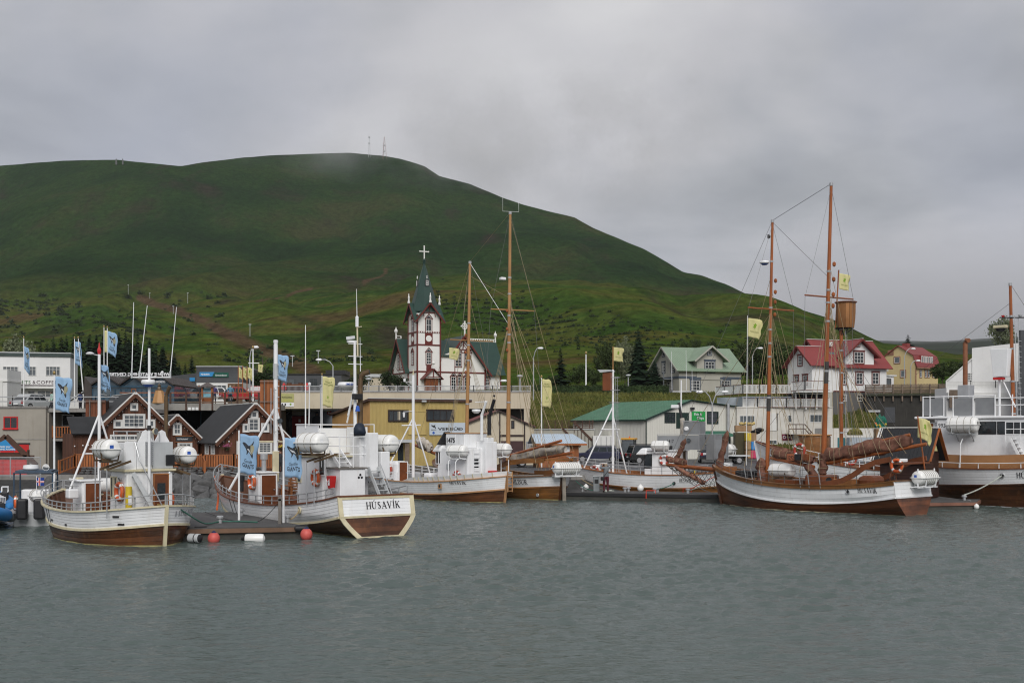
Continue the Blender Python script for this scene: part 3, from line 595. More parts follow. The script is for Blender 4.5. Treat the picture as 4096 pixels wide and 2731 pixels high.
def flag(par, w_, h, mat, kind=None, ph=0., loc=(0, 0, 0), droop=.15, yaw=0., curl=.10, name='flag'):
 """cloth flying towards +x from its hoist; loc is the top of the hoist"""
 nx_, nz_ = 16, 14
 def S_(x, z):
  yy = curl*w_*math.sin(x*6.2+ph+z*1.1)*x**.7+.45*curl*w_*math.sin(x*11+z*4+ph*2)*x+.2*curl*w_*math.sin(x*17-z*7+ph*3)*x
  zz = (z-1)*h-droop*h*x**1.6*(.6+.4*math.sin(ph+z*2))+.03*h*math.sin(x*9+ph)*x-(1-z)*.05*h*x*math.sin(ph*3)
  xx = x*w_*(.90-.09*math.sin(ph*1.7+z*3.4)-.03*math.sin(z*13+ph))
  return V((loc[0]+xx*math.cos(yaw)-yy*math.sin(yaw), loc[1]+xx*math.sin(yaw)+yy*math.cos(yaw), loc[2]+zz))
 m = MB(); m.v = [tuple(S_(i/nx_, j/nz_)) for j in range(nz_+1) for i in range(nx_+1)]
 for j in range(nz_):
  for i in range(nx_): a = j*(nx_+1)+i; m.f.append((a, a+1, a+nx_+2, a+nx_+1)); m.mi.append(0)
 o = m.build(name, mat, par, 'all')
 sol = o.modifiers.new('thickness', 'SOLIDIFY'); sol.thickness = .006; sol.offset = 0
 nrm = V((math.sin(yaw), -math.cos(yaw), 0))*.012
 def flat(poly, cx, cz, sx, sz, m_, nm):
  pts = [(cx+x*sx, cz+z*sz) for x, z in poly]
  import mathutils
  tris = mathutils.geometry.tessellate_polygon([[V((x, z, 0)) for x, z in pts]])
  q = MB()
  for t_ in tris:
   def sub(a, b, c, d):
    if d == 0: q.add([S_(*a)+nrm, S_(*b)+nrm, S_(*c)+nrm], [(0, 1, 2)]); return
    ab, bc, ca = [((p[0]+r_[0])/2, (p[1]+r_[1])/2) for p, r_ in ((a, b), (b, c), (c, a))]
    sub(a, ab, ca, d-1); sub(ab, b, bc, d-1); sub(ca, bc, c, d-1); sub(ab, bc, ca, d-1)
   sub(*[pts[i] for i in t_], 2)
  q.build(nm, m_, o)
 def word(s_, cx, cz, width, hh, m_, bold=.0, shear=0.):
  c = bpy.data.curves.new('word','FONT'); c.body = s_; c.size = 1; c.align_x = 'LEFT'; c.offset = bold; c.shear = shear; c.resolution_u = 2
  t_ = bpy.data.objects.new('word',c); me = bpy.data.meshes.new_from_object(t_); bpy.data.objects.remove(t_); bpy.data.curves.remove(c)
  xs = [v.co.x for v in me.vertices]; ys = [v.co.y for v in me.vertices]; x0, x1, y1 = min(xs), max(xs), max(ys)
  for v in me.vertices:
   p = S_(cx-width/2+(v.co.x-x0)/(x1-x0)*width, cz+v.co.y/y1*hh)+nrm; v.co = p
  me.materials.clear(); me.materials.append(m_); link(me, 'printed_word', o)
 if kind == 'whale':
  flat([(math.cos(a)*.5, math.sin(a)*.5) for a in rng(-1.4, 1.9, 10)], .66, .64, .36, .26, FLO, 'sun_print')
  flat(WHALE, .5, .64, 1.25, .68, FLK, 'whale_print')
  flat([(-.2,.16),(-.08,.11),(.06,.04),(.16,-.1),(.17,-.14),(.06,-.03),(-.08,.04)],.5,.63,1.15,.62,FLW,'belly_print')
  word('Gentle', .50, .30, .50, .085, FLK, 0, .25); word('GIANTS', .50, .165, .74, .105, FLK, .02)
 elif kind == 'sail':
  flat([(0,.5),(.12,.3),(.3,.2),(.18,0),(.26,-.25),(.05,-.2),(0,-.45),(-.1,-.2),(-.28,-.22),(-.16,.02),(-.26,.22),(-.1,.3)],.5,.62,.42,.34,FLG,'leaf_print')
  word('NORTH SAILING', .5, .28, .62, .07, FLGD)
 elif kind == 'watching':
  word('WHALE', .48, .80, .56, .055, FLGD, .02); word('WATCHING', .48, .715, .76, .055, FLGD, .02)
  flat([(0,.5),(.12,.3),(.3,.2),(.18,0),(.26,-.25),(.05,-.2),(0,-.45),(-.1,-.2),(-.28,-.22),(-.16,.02),(-.26,.22),(-.1,.3)],.5,.33,.28,.14,FLG,'leaf_print')
  word('NORTH SAILING', .5, .18, .5, .03, FLGD)
 return o
def flagpole(label,loc,h,fw,fh,mat,kind,ph=0.,r=.045,group='flagpoles with banners',top=0.,pole=WHITE2,droop=.12,lean=0.,curl=.1,ball=True):
 t = thing('flagpole', label, 'flagpole', loc, 0, group)
 MB().tube([(0, 0, 0), (lean, 0, h)], r, 8, r*.6).build('pole', pole, t, True)
 if ball: MB().sphere((lean,0,h+.03),r*1.3,8,6,1.5).build('finial',M('brass finial',(.35,.25,.10),.3,metal=.6),t,'all')
 if fw: flag(t, fw, fh, mat, kind, ph, (r+lean, 0, h-.15-top), droop, 0., curl)
 return t
def stairs(par, p, q, wdt, ax, n, mat, name='steps'):
 """ship's ladder from p up to q, wdt wide along ax, each tread a part"""
 p, q, ax = V(p), V(q), V(ax); m = MB()
 for k in (-.5, .5): m.bar(p+ax*wdt*k, q+ax*wdt*k, .05, .14)
 o = m.build(name, mat, par)
 for i in range(1, n+1):
  c = p.lerp(q, i/(n+.6)); dirv = V((q.x-p.x, q.y-p.y, 0)).normalized()*.11
  MB().hexa([c-ax*wdt*.46-dirv,c+ax*wdt*.46-dirv,c+ax*wdt*.46+dirv,c-ax*wdt*.46+dirv],[c-ax*wdt*.46-dirv+V((0,0,.03)),c+ax*wdt*.46-dirv+V((0,0,.03)),c+ax*wdt*.46+dirv+V((0,0,.03)),c-ax*wdt*.46+dirv+V((0,0,.03))]).build('tread',mat,o)
 return o
def bench(par, p, ax, ln, mat, back=1):
 """slatted deck bench, each slat a part"""
 p, ax = V(p), V(ax).normalized(); pr = V((-ax.y, ax.x, 0))*back; m = MB()
 for k in (.08,.5,.92): c = p+ax*ln*k; m.bar(c,c+V((0,0,.42)),.07); m.bar(c+pr*.36,c+pr*.46+V((0,0,.85)),.06)
 o = m.build('bench', mat, par)
 for i in range(4): MB().bar(p+pr*(.02+i*.1)+V((0,0,.44)),p+ax*ln+pr*(.02+i*.1)+V((0,0,.44)),.085,.03).build('slat',mat,o)
 for i in range(3): MB().bar(p+pr*(.40+.02*i)+V((0,0,.55+i*.13)),p+ax*ln+pr*(.40+.02*i)+V((0,0,.55+i*.13)),.03,.09).build('slat',mat,o)
 return o
def window_slit(par, c, nrm, wdt, hgt, frame, glass=GLASS, name='window'):
 """single window proud of a wall; c centre, nrm outward normal (horizontal)"""
 c, n = V(c), V(nrm).normalized(); a = V((-n.y, n.x, 0)); u = V((0, 0, 1)); m = MB(); k = .05
 for s_ in (1, -1):
  m.bar(c+a*s_*(wdt/2+k/2)-u*(hgt/2+k),c+a*s_*(wdt/2+k/2)+u*(hgt/2+k),k,.05,n); m.bar(c+u*s_*(hgt/2+k/2)-a*wdt/2,c+u*s_*(hgt/2+k/2)+a*wdt/2,.05,k)
 o = m.build(name, frame, par)
 p = [c+a*x*wdt/2+u*z*hgt/2+n*.012 for x,z in ((-1,-1),(1,-1),(1,1),(-1,1))]; MB().quad(*p).build('pane',glass,o); return o
# ================= BOAT A: double-ended boat nearest the camera on the left =================
U_, X_, Y_ = V((0, 0, 1)), V((1, 0, 0)), V((0, 1, 0))
def boxpart(b, name, x0, x1, y0, y1, z0, z1, mat, bv=.03, parent=None, taper=None):
 m = MB()
 if taper:
  a = taper; m.hexa([(x0,y0,z0),(x1,y0,z0),(x1,y1,z0),(x0,y1,z0)],[(x0+a[0],y0+a[2],z1),(x1-a[1],y0+a[2],z1),(x1-a[1],y1-a[3],z1),(x0+a[0],y1-a[3],z1)])
 else: m.box(x0, x1, y0, y1, z0, z1)
 o = m.build(name, mat, parent or b.root)
 return bevel(o, bv) if bv else o
def lamp(par, p, mat=DARK, ax=(-1, 0, -.3), s=.14, name='floodlight'):
 ax = V(ax).normalized(); o = MB().lathe([(s*.55,-s*.9),(s*.8,-s*.5),(s,.0),(s,.1*s)],10,p,ax).build(name,mat,par,True)
 MB().lathe([(s*.92, .11*s), (.001, .16*s)], 10, p, ax).build('lens', GLASSB, o, True); return o
def radar_dome(par, p, r=.3, h=.2, mat=WHITE2, base=BLUEP):
 o = MB().lathe([(r*.8,0),(r,h*.35),(r,h*.6),(r*.85,h*.95),(.01,h)],16,p).build('radar_dome',mat,par,True)
 if base: MB().lathe([(r*.45, -h*.45), (r*.8, -.002)], 16, p).build('radar_base', base, o, True)
 return o
def whip(par, p, q, r=.022, mat=WHITE2): return MB().tube([p, q], r, 5, r*.55).build('whip_antenna', mat, par)
def crew_door(b, c, nrm, wdt, hgt, mat=VARN, frame=WHITE2, pane=None, handle=True):
 c, n = V(c), V(nrm); a = V((-n.y, n.x, 0)); m = MB()
 m.bar(c-U_*hgt/2+n*.02, c+U_*hgt/2+n*.02, wdt, .04, n) if False else None
 q = [c+a*x*wdt/2+U_*z*hgt/2 for x, z in ((-1, -1), (1, -1), (1, 1), (-1, 1))]
 m.add([p-n*.01 for p in q]+[p+n*.03 for p in q],[(0,3,2,1),(4,5,6,7),(0,1,5,4),(1,2,6,5),(2,3,7,6),(3,0,4,7)])
 o = m.build('door', mat, b.root)
 f = MB()
 for s_ in (1, -1): f.bar(c+a*s_*(wdt/2+.03)-U_*hgt/2, c+a*s_*(wdt/2+.03)+U_*(hgt/2+.06), .06, .09, n)
 f.bar(c+U_*(hgt/2+.03)-a*wdt/2, c+U_*(hgt/2+.03)+a*wdt/2, .09, .06); f.build('door_frame', frame, o)
 if pane:
  z0,z1,w2 = pane; MB().quad(*[c+n*.034+a*x*w2/2+U_*z for x,z in ((-1,z0),(1,z0),(1,z1),(-1,z1))]).build('pane',GLASS,o)
 MB().bar(c+a*wdt*.36+n*.03, c+a*wdt*.36+n*.09, .04).build('handle', STAIN, o); return o
def tripod(b, top, foot, legs, r=.085, rl=.05, bar=None, mat=WHITE2, cap=None):
 o = MB().tube([foot, top], r, 10, r*.85).build('mast', mat, b.root, True); t = V(top); f = V(foot)
 for l, k in legs: MB().tube([f.lerp(t, k), l], rl, 8).build('mast_leg', mat, b.root, True)
 return o
A = Boat('fishing_boat','white and dark wood double-ended boat moored in front on the left, stern towards the viewer',(-12.6,41.5),(-19.35,49.05))
A.shape(4.3, (1.46, 1.16, 1.68), (.80, .52, 1.15), True, rb=.8, rs=.25, sm=.33, full=.12)
A.build_hull(6, 6, WHITE, OILED, CREAM, CREAM, drop=.8)
A.railing(.0, 1., (.34, .17), STEEL, hf=lambda t: 1+.7*max(0, t-.6)+.35*max(0, .15-t)/.15, step=.05)
GREYI = M('faded lettering', (.33, .34, .36), .6)
A.side_text('HÚSAVÍK', .20, .065, 1.06, GREYI, -1, 1.05)
for t,z in ((.40,.62),(.55,.72),(.09,1.06),(.08,.78)): q_ = A.pt(t+.02,z,1,.036); p = A.pt(t,z,1,.036); A.part(MB().quad(p,q_,q_+U_*.075,p+U_*.075),'scupper',DARK)
for t in (.62,.585): m = MB(); sweep(m,[A.pt(t,z,1,.028) for z in rng(A.zw(t)+.05,A.zs(t)-.02,5)],.03,.012,Y_); A.part(m,'gate_seam',DARK)
hz0, hz1 = .6, 2.70
boxpart(A,'wheelhouse',1.4,3.0,-.9,.9,hz0,hz1,WHITE,.05,taper=(0,.15,0,0)); boxpart(A,'roof_edge',1.3,3.2,-1.,1.02,hz1+.003,hz1+.09,CREAM,.02)
boxpart(A,'flybridge_panel',1.5,2.9,.86,.95,hz1+.1,3.78,WHITE,.015); boxpart(A,'flybridge_panel',1.42,1.5,-.92,-.12,hz1+.1,3.80,GREYP,.015); boxpart(A,'flybridge_panel',1.42,1.5,.52,.94,hz1-.12,3.82,WHITE,.015); boxpart(A,'flybridge_panel',2.86,2.94,-.9,.85,hz1+.1,3.65,WHITE,.015); boxpart(A,'flybridge_panel',1.52,2.85,-.96,-.9,hz1+.1,3.80,GREYP,.015)
m = MB()
for i in range(12): m.box(1.36, 1.44, -.10, .18, 2.94+i*.075, 2.99+i*.075)
A.part(m, 'louvre_grille', STAIN); A.part(MB().box(1.44, 1.5, -.1, .5, 2.80, 3.80), 'flybridge_panel', WHITE)
for y in (-.62, .02):
 prof = [(-.30,0),(-.27,.12),(-.16,.30),(-.12,.46),(0,.53),(.12,.46),(.16,.30),(.27,.12),(.30,0)]
 A.part(MB().prism(prof, 0, .1, lambda x, yy, z, y=y: (1.7+yy, y+x, 3.72+z)), 'seat_back', WHITE2, True)
m = MB()
for y in rng(-.8, .75, 3): m.tube([(2.85, y, 3.65), (2.95, y, 4.2)], .02, 5)
m.tube([(2.95,-.8,4.2),(2.95,.75,4.2)],.02,5).tube([(1.6,-.45,4.15),(2.95,-.45,4.2)],.02,5).tube([(1.6,-.45,3.75),(1.6,-.45,4.15)],.02,5); A.part(m,'windscreen_rail',STAIN); MB().box(2.9,2.93,-.8,-.15,3.7,4.15).build('windscreen',M('dirty clear screen',(.25,.25,.24),.3,.3),A.root)
window_slit(A.root,(2.72,.902,2.1),(0,1,0),.15,.72,CREAM); window_slit(A.root,(2.38,.902,2.1),(0,1,0),.15,.72,CREAM)
dc = A.ax(644,1945,1.4); dc.z = 1.64; crew_door(A,dc,(-1,0,0),.52,1.85,VARN,TEAK,(.0,.62,.32)); text('BORGIN',.09,M('gold lettering',(.5,.36,.12),.5),A.root,(1.365,dc.y,1.42),(math.pi/2,0,-math.pi/2),bold=.01)
lamp(A.root, (1.9, .97, 2.42), GREYP, (0, 1, -.4), .08, 'bulkhead_lamp')
stairs(A.root, (.85, -.1, .95), (1.28, .72, 2.68), .46, V((1, -.4, 0)).normalized(), 7, GREYP)
A.part(MB().tube([(.8,-.42,1.0),(1.0,.18,2.35),(1.15,.52,3.15),(1.4,.58,3.82)],.024,6),'hand_rail',STAIN,True); A.part(MB().tube([(.95,.15,1.9),(.95,.15,2.6)],.018,5).tube([(1.1,.6,1.0),(.95,.15,2.0)],.018,5),'stanchion',STAIN)
q = A.ax(597, 1930, 1.2); xx = 1.2; dq = A.W(q).y; top = PZ(1393, dq)
A.part(MB().tube([(xx, q.y, 1.3), (xx, q.y, top)], .058, 10, .045), 'mast', WHITE2, True)
b0 = A.ax(525,1509,xx); b1 = A.ax(683,1509,xx); A.part(MB().tube([b0,b1],.028,6),'antenna_crossbar',WHITE2)
for (u0,v0),(u1,v1) in (((527,1497),(535,1209)),((558,1497),(589,1222)),((681,1497),(706,1228))):
 whip(A.root,A.ax(u0,v0,xx),A.ax(u1,v1,xx),.02); p = A.ax(u0,v0,xx); A.part(MB().tube([p-U_*.14,p+U_*.12],.036,6),'antenna_base',GREYP)
p = A.ax(649,1505,xx); A.part(MB().tube([p,p+U_*.1],.02,5).lathe([(.04,.1),(.055,.14),(.055,.18),(.001,.21)],10,p),'gps_antenna',WHITE2,True)
radar_dome(A.root,A.ax(593,1538,xx-.1),.26,.19); A.part(MB().tube([(xx,q.y,4.25),(xx,q.y,4.42)],.08,8),'mast_collar',DARK,True)
lamp(A.root,(xx-.12,q.y-.2,4.2),CREAM,(-1,-.5,0),.13); lamp(A.root,A.at(655,1745,-.8),CREAM,(-1,.2,.05),.16,'loudhailer')
e = A.at(664,1838,-.85); A.part(MB().tube([e,e+U_*.3,e+U_*2.4,e+V((-.05,-.03,2.55)),e+V((-.16,-.08,2.8))],.075,10),'exhaust_pipe',RUST,True)
A.part(MB().lathe([(.17,-.06),(.17,.06)],16,e+V((-.3,.05,0)),(-1,0,0)).lathe([(.13,.06),(.1,.1),(.05,.1)],16,e+V((-.3,.05,0)),(-1,0,0)),'exhaust_fan_housing',RUST,True); boxpart(A,'fan_backing',1.36,1.41,e.y-.12,e.y+.24,e.z-.2,e.z+.2,DARK,.03)
def raft_arm(b, y, side, z, x, ylegs, zdeck, mat=RUST):
 for dx_ in (-.3,.35): b.part(MB().bar((x+dx_,side*.85,z-.05),(x+dx_,ylegs,z-.35),.05,.08),'raft_arm',mat); b.part(MB().tube([(x+dx_,ylegs,z-.35),(x+dx_,ylegs,zdeck)],.022,5),'raft_arm_leg',STEEL)
cA = A.at(425, 1795, 1.65); cB = A.at(737, 1818, -1.65)
raft(A.put('life_raft','white raft canister with blue sticker, left one beside the nearest boat wheelhouse','life raft',cA,math.radians(90),'life raft canisters on the boats'),'',1.25,.36)
raft(A.put('life_raft','white raft canister with blue sticker, right of the brown exhaust pipe','life raft',cB,math.radians(86),'life raft canisters on the boats'),'',1.2,.34)
raft_arm(A, 0, 1, cA.z-.4, cA.x, cA.y+.1, 1.05); raft_arm(A, 0, -1, cB.z-.4, cB.x, cB.y-.1, 1.1)
def wall_buoy(b, p, label, ax, mat=ORANGE, R=.29, wh=4):
 return buoy(b.put('lifebuoy', label, 'lifebuoy', p, 0, 'lifebuoys on the boats'), R, .08, ax, mat, wh)
pb = A.at(477,1965,1.0); wall_buoy(A,pb,'orange lifebuoy on the port wall of the nearest boat wheelhouse, left of a yellow box',(0,1,0)); A.part(MB().torus((1.9,-1.0,1.6),.28,.07,(0,1,0),16,6),'spare_ring',ORANGE,'all')
yb = A.ax(514,1930,1.28); A.part(MB().lathe([(.12,-.42),(.12,.42)],12,(1.26,yb.y,1.75)),'line_canister',YELP,True); MB().box(1.13,1.139,yb.y-.06,yb.y+.07,1.5,1.85).build('paper_label',WHITE2,A.root)
ft = A.at(397, 1417, 0); ff = V((ft.x, 0, 1.0)); xf = ff.x; dm_ = A.W(ff).y
tripod(A, ft, ff, [(A.at(277, 1962, 1.25), .62), (V((xf+.15, -1.2, 1.3)), .62)], .068, .042)
A.part(MB().tube([A.at(331,1814,.68),(xf,0,PZ(1814,dm_))],.035,6),'mast_brace',WHITE2); A.part(MB().tube([A.at(277,1925,1.25)+U_*.1,(xf,-.0,2.1)],.04,6),'mast_brace',WHITE2)
A.part(MB().lathe([(.05,0),(.08,.12),(.075,.2),(.045,.27),(.03,.34),(.025,.42),(.001,.5)],10,ft),'finial',REDP,True); A.part(MB().tube([ft-U_*.05,ft+V((-.1,.38,0))],.02,5).lathe([(.14,-.03),(.17,.02),(.1,.06),(.001,.08)],12,ft+V((-.1,.42,0))),'masthead_lamp',WHITE2,True)
lamp(A.root,A.at(426,1570,-.3),DARK,(-1,.2,-.1),.17); A.part(MB().tube([A.at(397,1575,0),A.at(426,1580,-.3)],.02,5),'lamp_bracket',STEEL)
flag(thing('flag','small blue flag folded at the top of the nearest boat tripod mast','flag',A.W(A.at(400,1458,-.1)),0,'whale banners'),.42,1.0,FLB,'whale',2.2,droop=.3,curl=.25)
boxpart(A,'companionway',5.8,6.8,.12,.86,.9,2.2,WHITE,.04); boxpart(A,'companionway_lid',5.72,6.85,.02,.96,2.2,2.26,WHITE,.02); crew_door(A,(5.8,.45,1.55),(-1,0,0),.56,1.15,VARN,WHITE2)
p = A.at(277,1966,1.25); boxpart(A,'deck_bin',p.x-.5,p.x-.1,p.y-.2,p.y+.2,p.z-.25,p.z+.12,WHITE2,.05); A.part(MB().tube([p+V((-.5,-.2,.25)),p+V((-.5,.2,.25)),p+V((-.1,.2,.25))],.012,4),'bin_rail',STEEL)
boxpart(A,'bow_fairlead',9.1,9.35,-.5,-.2,1.95,2.25,CREAM,.04); boxpart(A,'hold_hatch',3.4,4.9,-.6,.7,.3,.98,VARN,.04); bench(A.root,(5.2,.75,.45),(0,-1,0),1.2,VARN,1); bench(A.root,(3.3,.8,.98),(1,0,0),1.6,VARN,-1)
p = A.at(414,1940,-.9); A.part(MB().lathe([(.1,-.5),(.28,-.45),(.31,-.3),(.31,.3),(.28,.45),(.1,.5)],14,p,(.3,1,0)),'deck_raft_drum',RAFT,True)
A.part(MB().tube([(.4,-.3,1.35),(.4,-.3,2.65)],.022,6,.014).sphere((.4,-.3,2.67),.045,8,5),'ensign_staff',WHITE2,True); A.part(MB().tube([(5.1,.6,.6),(5.1,.6,3.3)],.025,6),'stay_post',STEEL)
# ================= BOAT B: transom-sterned boat beside it =================
B = Boat('fishing_boat','white and brown wooden boat with cream framed square stern, beside the blue banners',(-5.45,45.5),(-14.75,57.9))
B.shape(4.25, (1.63, 1.02, 1.95), (.84, .22, 1.05), False, tb=.80, rb=1.1, rs=-.45, endp=.75)
B.build_hull(6, 6, WHITE, OILED, CREAM, VARN, drop=.85, trim=CREAM)
B.railing(.02, 1., (.40, .2), STEEL, hf=lambda t: 1+1.1*max(0, t-.55)+.0, step=.045)
def fnB(x, z): q = B.pt(0, 1.14+z, 1, 0); return V((q.x-.034, -x-.42, 1.12+z))
roman('HÚSAVÍK',.27,INK,B.root,lambda x,z: V((B.pt(0,1.13+z,1).x-.04,-x-.28,1.13+z)),'boat_name',1.55)
m = MB()
for t in (.46,.54,.69): p = B.pt(t,.34+.3*abs(t-.5),1,.036); q = B.pt(t+.022,.34+.3*abs(t-.5),1,.036); m.quad(p,q,q+U_*.012,p+U_*.012).quad(p+U_*.1,q+U_*.1,q+U_*.115,p+U_*.115).quad(p,p+X_*.02,p+X_*.02+U_*.11,p+U_*.11)
for t in (.595, .63): sweep(m, [B.pt(t, z, 1, .03) for z in rng(B.zw(t)+.06, B.zs(t)-.02, 5)], .03, .012, Y_)
B.part(m, 'gate_seams', DARK)
pf = B.pt(.20,.96,1,.03); o = B.part(MB().torus(pf,.13,.035,(.15,1,0),16,6),'fairlead',CREAM,'all'); MB().lathe([(.11,-.01),(.001,.012)],12,pf,(.15,1,0)).build('fairlead_hole',DARK,o)
boxpart(B, 'aft_house', 1.75, 2.8, -.52, .66, .8, 2.66, WHITE, .03)
m = MB().box(1.7, 2.8, -.6, .74, 2.66, 2.72); B.part(m, 'aft_house_top', PLANKG)
m = MB()
for dy_,dz_ in ((0,.06),(.07,-.05),(-.07,-.05)): m.lathe([(.055,0),(.001,.01)],10,(1.745,-.28+dy_,2.35+dz_),(-1,0,0))
B.part(m, 'vent_holes', DARK)
boxpart(B,'wheelhouse',2.85,5.3,-1.3,.88,.8,3.12,WHITE,.06,taper=(0,.2,.0,0)); boxpart(B,'roof_edge',2.7,5.6,-1.4,1.0,3.12,3.19,CREAM,.02)
boxpart(B, 'funnel_casing', 2.1, 3.0, -1.35, -.45, 2.3, 4.15, WHITE, .04)
boxpart(B, 'funnel_casing', 2.0, 2.5, -1.85, -1.42, 2.2, 3.35, WHITE2, .03)
window_slit(B.root,B.at(1288,1858,.882),(0,1,0),.42,.82,WHITE2); window_slit(B.root,(5.0,.882,2.45),(0,1,0),.3,.8,CREAM)
boxpart(B,'flybridge_screen',3.2,5.2,.86,.92,3.25,4.45,WHITE2,.01); boxpart(B,'flybridge_screen',5.15,5.22,-1.5,.86,3.25,4.35,WHITE2,.01); boxpart(B,'flybridge_screen',3.4,5.15,-1.56,-1.5,3.25,4.4,WHITE,.01)
m = MB()
zs_ = (3.25, 3.62, 3.98, 4.3)
for x,y in ((1.75,.68),(1.75,.05),(1.75,-.55),(2.7,.72),(2.9,.9)): m.tube([(x,y,2.72),(x,y,4.0)],.022,5)
for z in (3.25,3.6,3.98): m.tube([(2.9,.9,z),(2.7,.72,z),(1.75,.68,z),(1.75,-.55,z),(2.1,-.6,z)],.02,5)
m.tube([(2.9,.95,3.9),(2.9,.95,4.5),(5.2,.95,4.5),(5.2,-1.55,4.5),(2.9,-1.6,4.5),(2.9,-1.6,3.3)],.024,5)
m.tube([(2.6, .9, 4.15), (2.6, .9, 3.2)], .022, 5).tube([(2.9, .9, 4.15), (2.6, .9, 4.15)], .022, 5)
B.part(m, 'flybridge_rail', WHITE2)
stairs(B.root, (1.85, .35, 2.74), (2.75, .35, 3.4), .5, (0, 1, 0), 3, WHITE2)
stairs(B.root,(.9,-1.2,.95),(1.95,-1.0,2.7),.45,(0,1,0),6,GREYP); B.part(MB().tube([(.85,-1.5,1.1),(1.9,-1.3,2.9)],.022,5),'hand_rail',STAIN)
cA2 = B.at(1247, 1770, 1.85); cB2 = B.at(1534, 1774, -1.95)
raft(B.put('life_raft','white raft canister with whale tail sticker beside the second blue banner','life raft',cA2,math.radians(100),'life raft canisters on the boats'),'',1.45,.40,sticker=WHITE2,bands=3)
raft(B.put('life_raft','white raft canister on a steel frame, right of the tall brown exhaust','life raft',cB2,math.radians(100),'life raft canisters on the boats'),'',1.4,.39,sticker=WHITE2,bands=2)
raft_arm(B, 0, 1, cA2.z-.42, cA2.x, cA2.y+.05, 1.2); raft_arm(B, 0, -1, cB2.z-.42, cB2.x, cB2.y-.0, 1.3)
wall_buoy(B,B.at(1262,1910,.99),'orange lifebuoy with white bands on the wheelhouse wall, left of the red box',(0,1,0))
pr = B.at(1325,1926,.95); bevel(B.part(MB().hexa([(pr.x-.13,pr.y-.12,pr.z-.28),(pr.x+.13,pr.y-.12,pr.z-.28),(pr.x+.13,pr.y+.1,pr.z-.28),(pr.x-.13,pr.y+.1,pr.z-.28)],[(pr.x-.2,pr.y-.14,pr.z+.24),(pr.x+.2,pr.y-.14,pr.z+.24),(pr.x+.2,pr.y+.14,pr.z+.24),(pr.x-.2,pr.y+.14,pr.z+.24)]),'equipment_box',REDP),.03)
MB().box(pr.x-.09,pr.x+.02,pr.y+.13,pr.y+.142,pr.z-.14,pr.z+.06).build('paper_label',WHITE2,B.root); B.part(MB().torus((pr.x,pr.y+.16,pr.z+.12),.12,.012,(0,1,0),12,4,math.pi,2*math.pi),'box_handle',WHITE2)
xm = 2.0
def bm(u, v, y=0.): q = B.at(u, v, -.72); return q
q0, q1 = bm(1421, 1752), bm(1419, 1371)
B.part(MB().tube([q0, q1], .08, 8, .055), 'mast', WHITE2, True)
B.part(MB().tube([bm(1419,1545),bm(1393,1660)],.05,6).tube([bm(1419,1545),bm(1388,1690)],.04,6),'mast_leg',WHITE2)
m = MB()
for v in (1375, 1425, 1456): p = bm(1419, v); m.bar(p+V((0, .3, 0)), p-V((0, .35, 0)), .06, .03)
B.part(m, 'mast_platform', WHITE2)
B.part(MB().tube([bm(1431,1425),bm(1429,1310)],.035,6).bar(bm(1427,1310),bm(1446,1306),.04),'topmast',CREAM)
B.part(MB().lathe([(.07, 0), (.07, .42), (.03, .46)], 8, bm(1428, 1307)), 'antenna_drum', WHITE2, True)
whip(B.root, bm(1428, 1270), bm(1426, 1156), .02); whip(B.root, bm(1442, 1485), bm(1440, 1348), .018)
p = bm(1413,1368); B.part(MB().bar(p+V((0,.28,.02)),p+V((0,-.2,.02)),.1,.1).bar(p+V((-.1,.35,.14)),p+V((.1,-.1,.22)),.09,.12),'radar_scanner',WHITE2)
radar_dome(B.root,bm(1386,1548),.38,.22,WHITE2,GREYP); text('SIMDEN',.12,BLUEP,B.root,bm(1386,1541)+V((-.39,.05,0)),(math.pi/2,0,-math.pi/2),bold=.01,name='radar_lettering')
boxpart(B,'floodlight',*(lambda p: (p.x-.15,p.x+.05,p.y-.22,p.y+.22,p.z-.12,p.z+.12))(bm(1427,1586)),DARK,.03)
B.part(MB().lathe([(.11,-.05),(.11,0),(.085,.02),(.075,.16),(.001,.2)],10,bm(1425,1640)+V((-.12,0,0))),'blue_lamp',BLUEP,True)
e = B.at(1441, 1745, -.98)
B.part(MB().tube([e,e+U_*2.35,e+V((-.04,-.04,2.55)),e+V((-.12,-.10,2.68)),e+V((-.3,-.28,2.74))],.115,10),'exhaust_pipe',RUST,True); B.part(MB().lathe([(.09,0),(.001,.01)],10,e+V((-.302,-.283,2.741)),(-.7,-.7,.2)),'exhaust_mouth',DARK)
p = B.at(1440,1712,-.4); m = MB().lathe([(.22,-.3),(.24,-.15),(.22,0),(.18,.1),(.10,.16),(.001,.18)],9,p); m.v = [(x+.09*math.sin(z*9+y*5),y+.08*math.sin(z*7+x*8),z+.06*math.sin(x*14)) for x,y,z in m.v]; B.part(m,'engine_cover',M('dark blue tarpaulin',(.010,.018,.035),.6,.3,3),'all')
whip(B.root,B.at(1222,1712,.95),B.at(1222,1300,.95),.03); B.part(MB().tube([B.at(1236,1702,.4),B.at(1238,1540,.4)],.025,6).lathe([(.06,0),(.07,.08),(.02,.12)],8,B.at(1238,1540,.4)),'gps_antenna',WHITE2,True)
B.part(MB().tube([B.at(1283,1712,.4),B.at(1282,1548,.4)],.02,6).lathe([(.06,0),(.07,.06),(.02,.1)],8,B.at(1282,1548,.4)),'gps_antenna',STEEL,True)
bt = B.at(1103, 1377, 0); bf = V((bt.x, 0, 1.0))
tripod(B, bt, bf, [(V((bt.x+1.3, 1.75, 1.45)), .60), (V((bt.x-.25, -1.0, 1.2)), .60)], .115, .06)
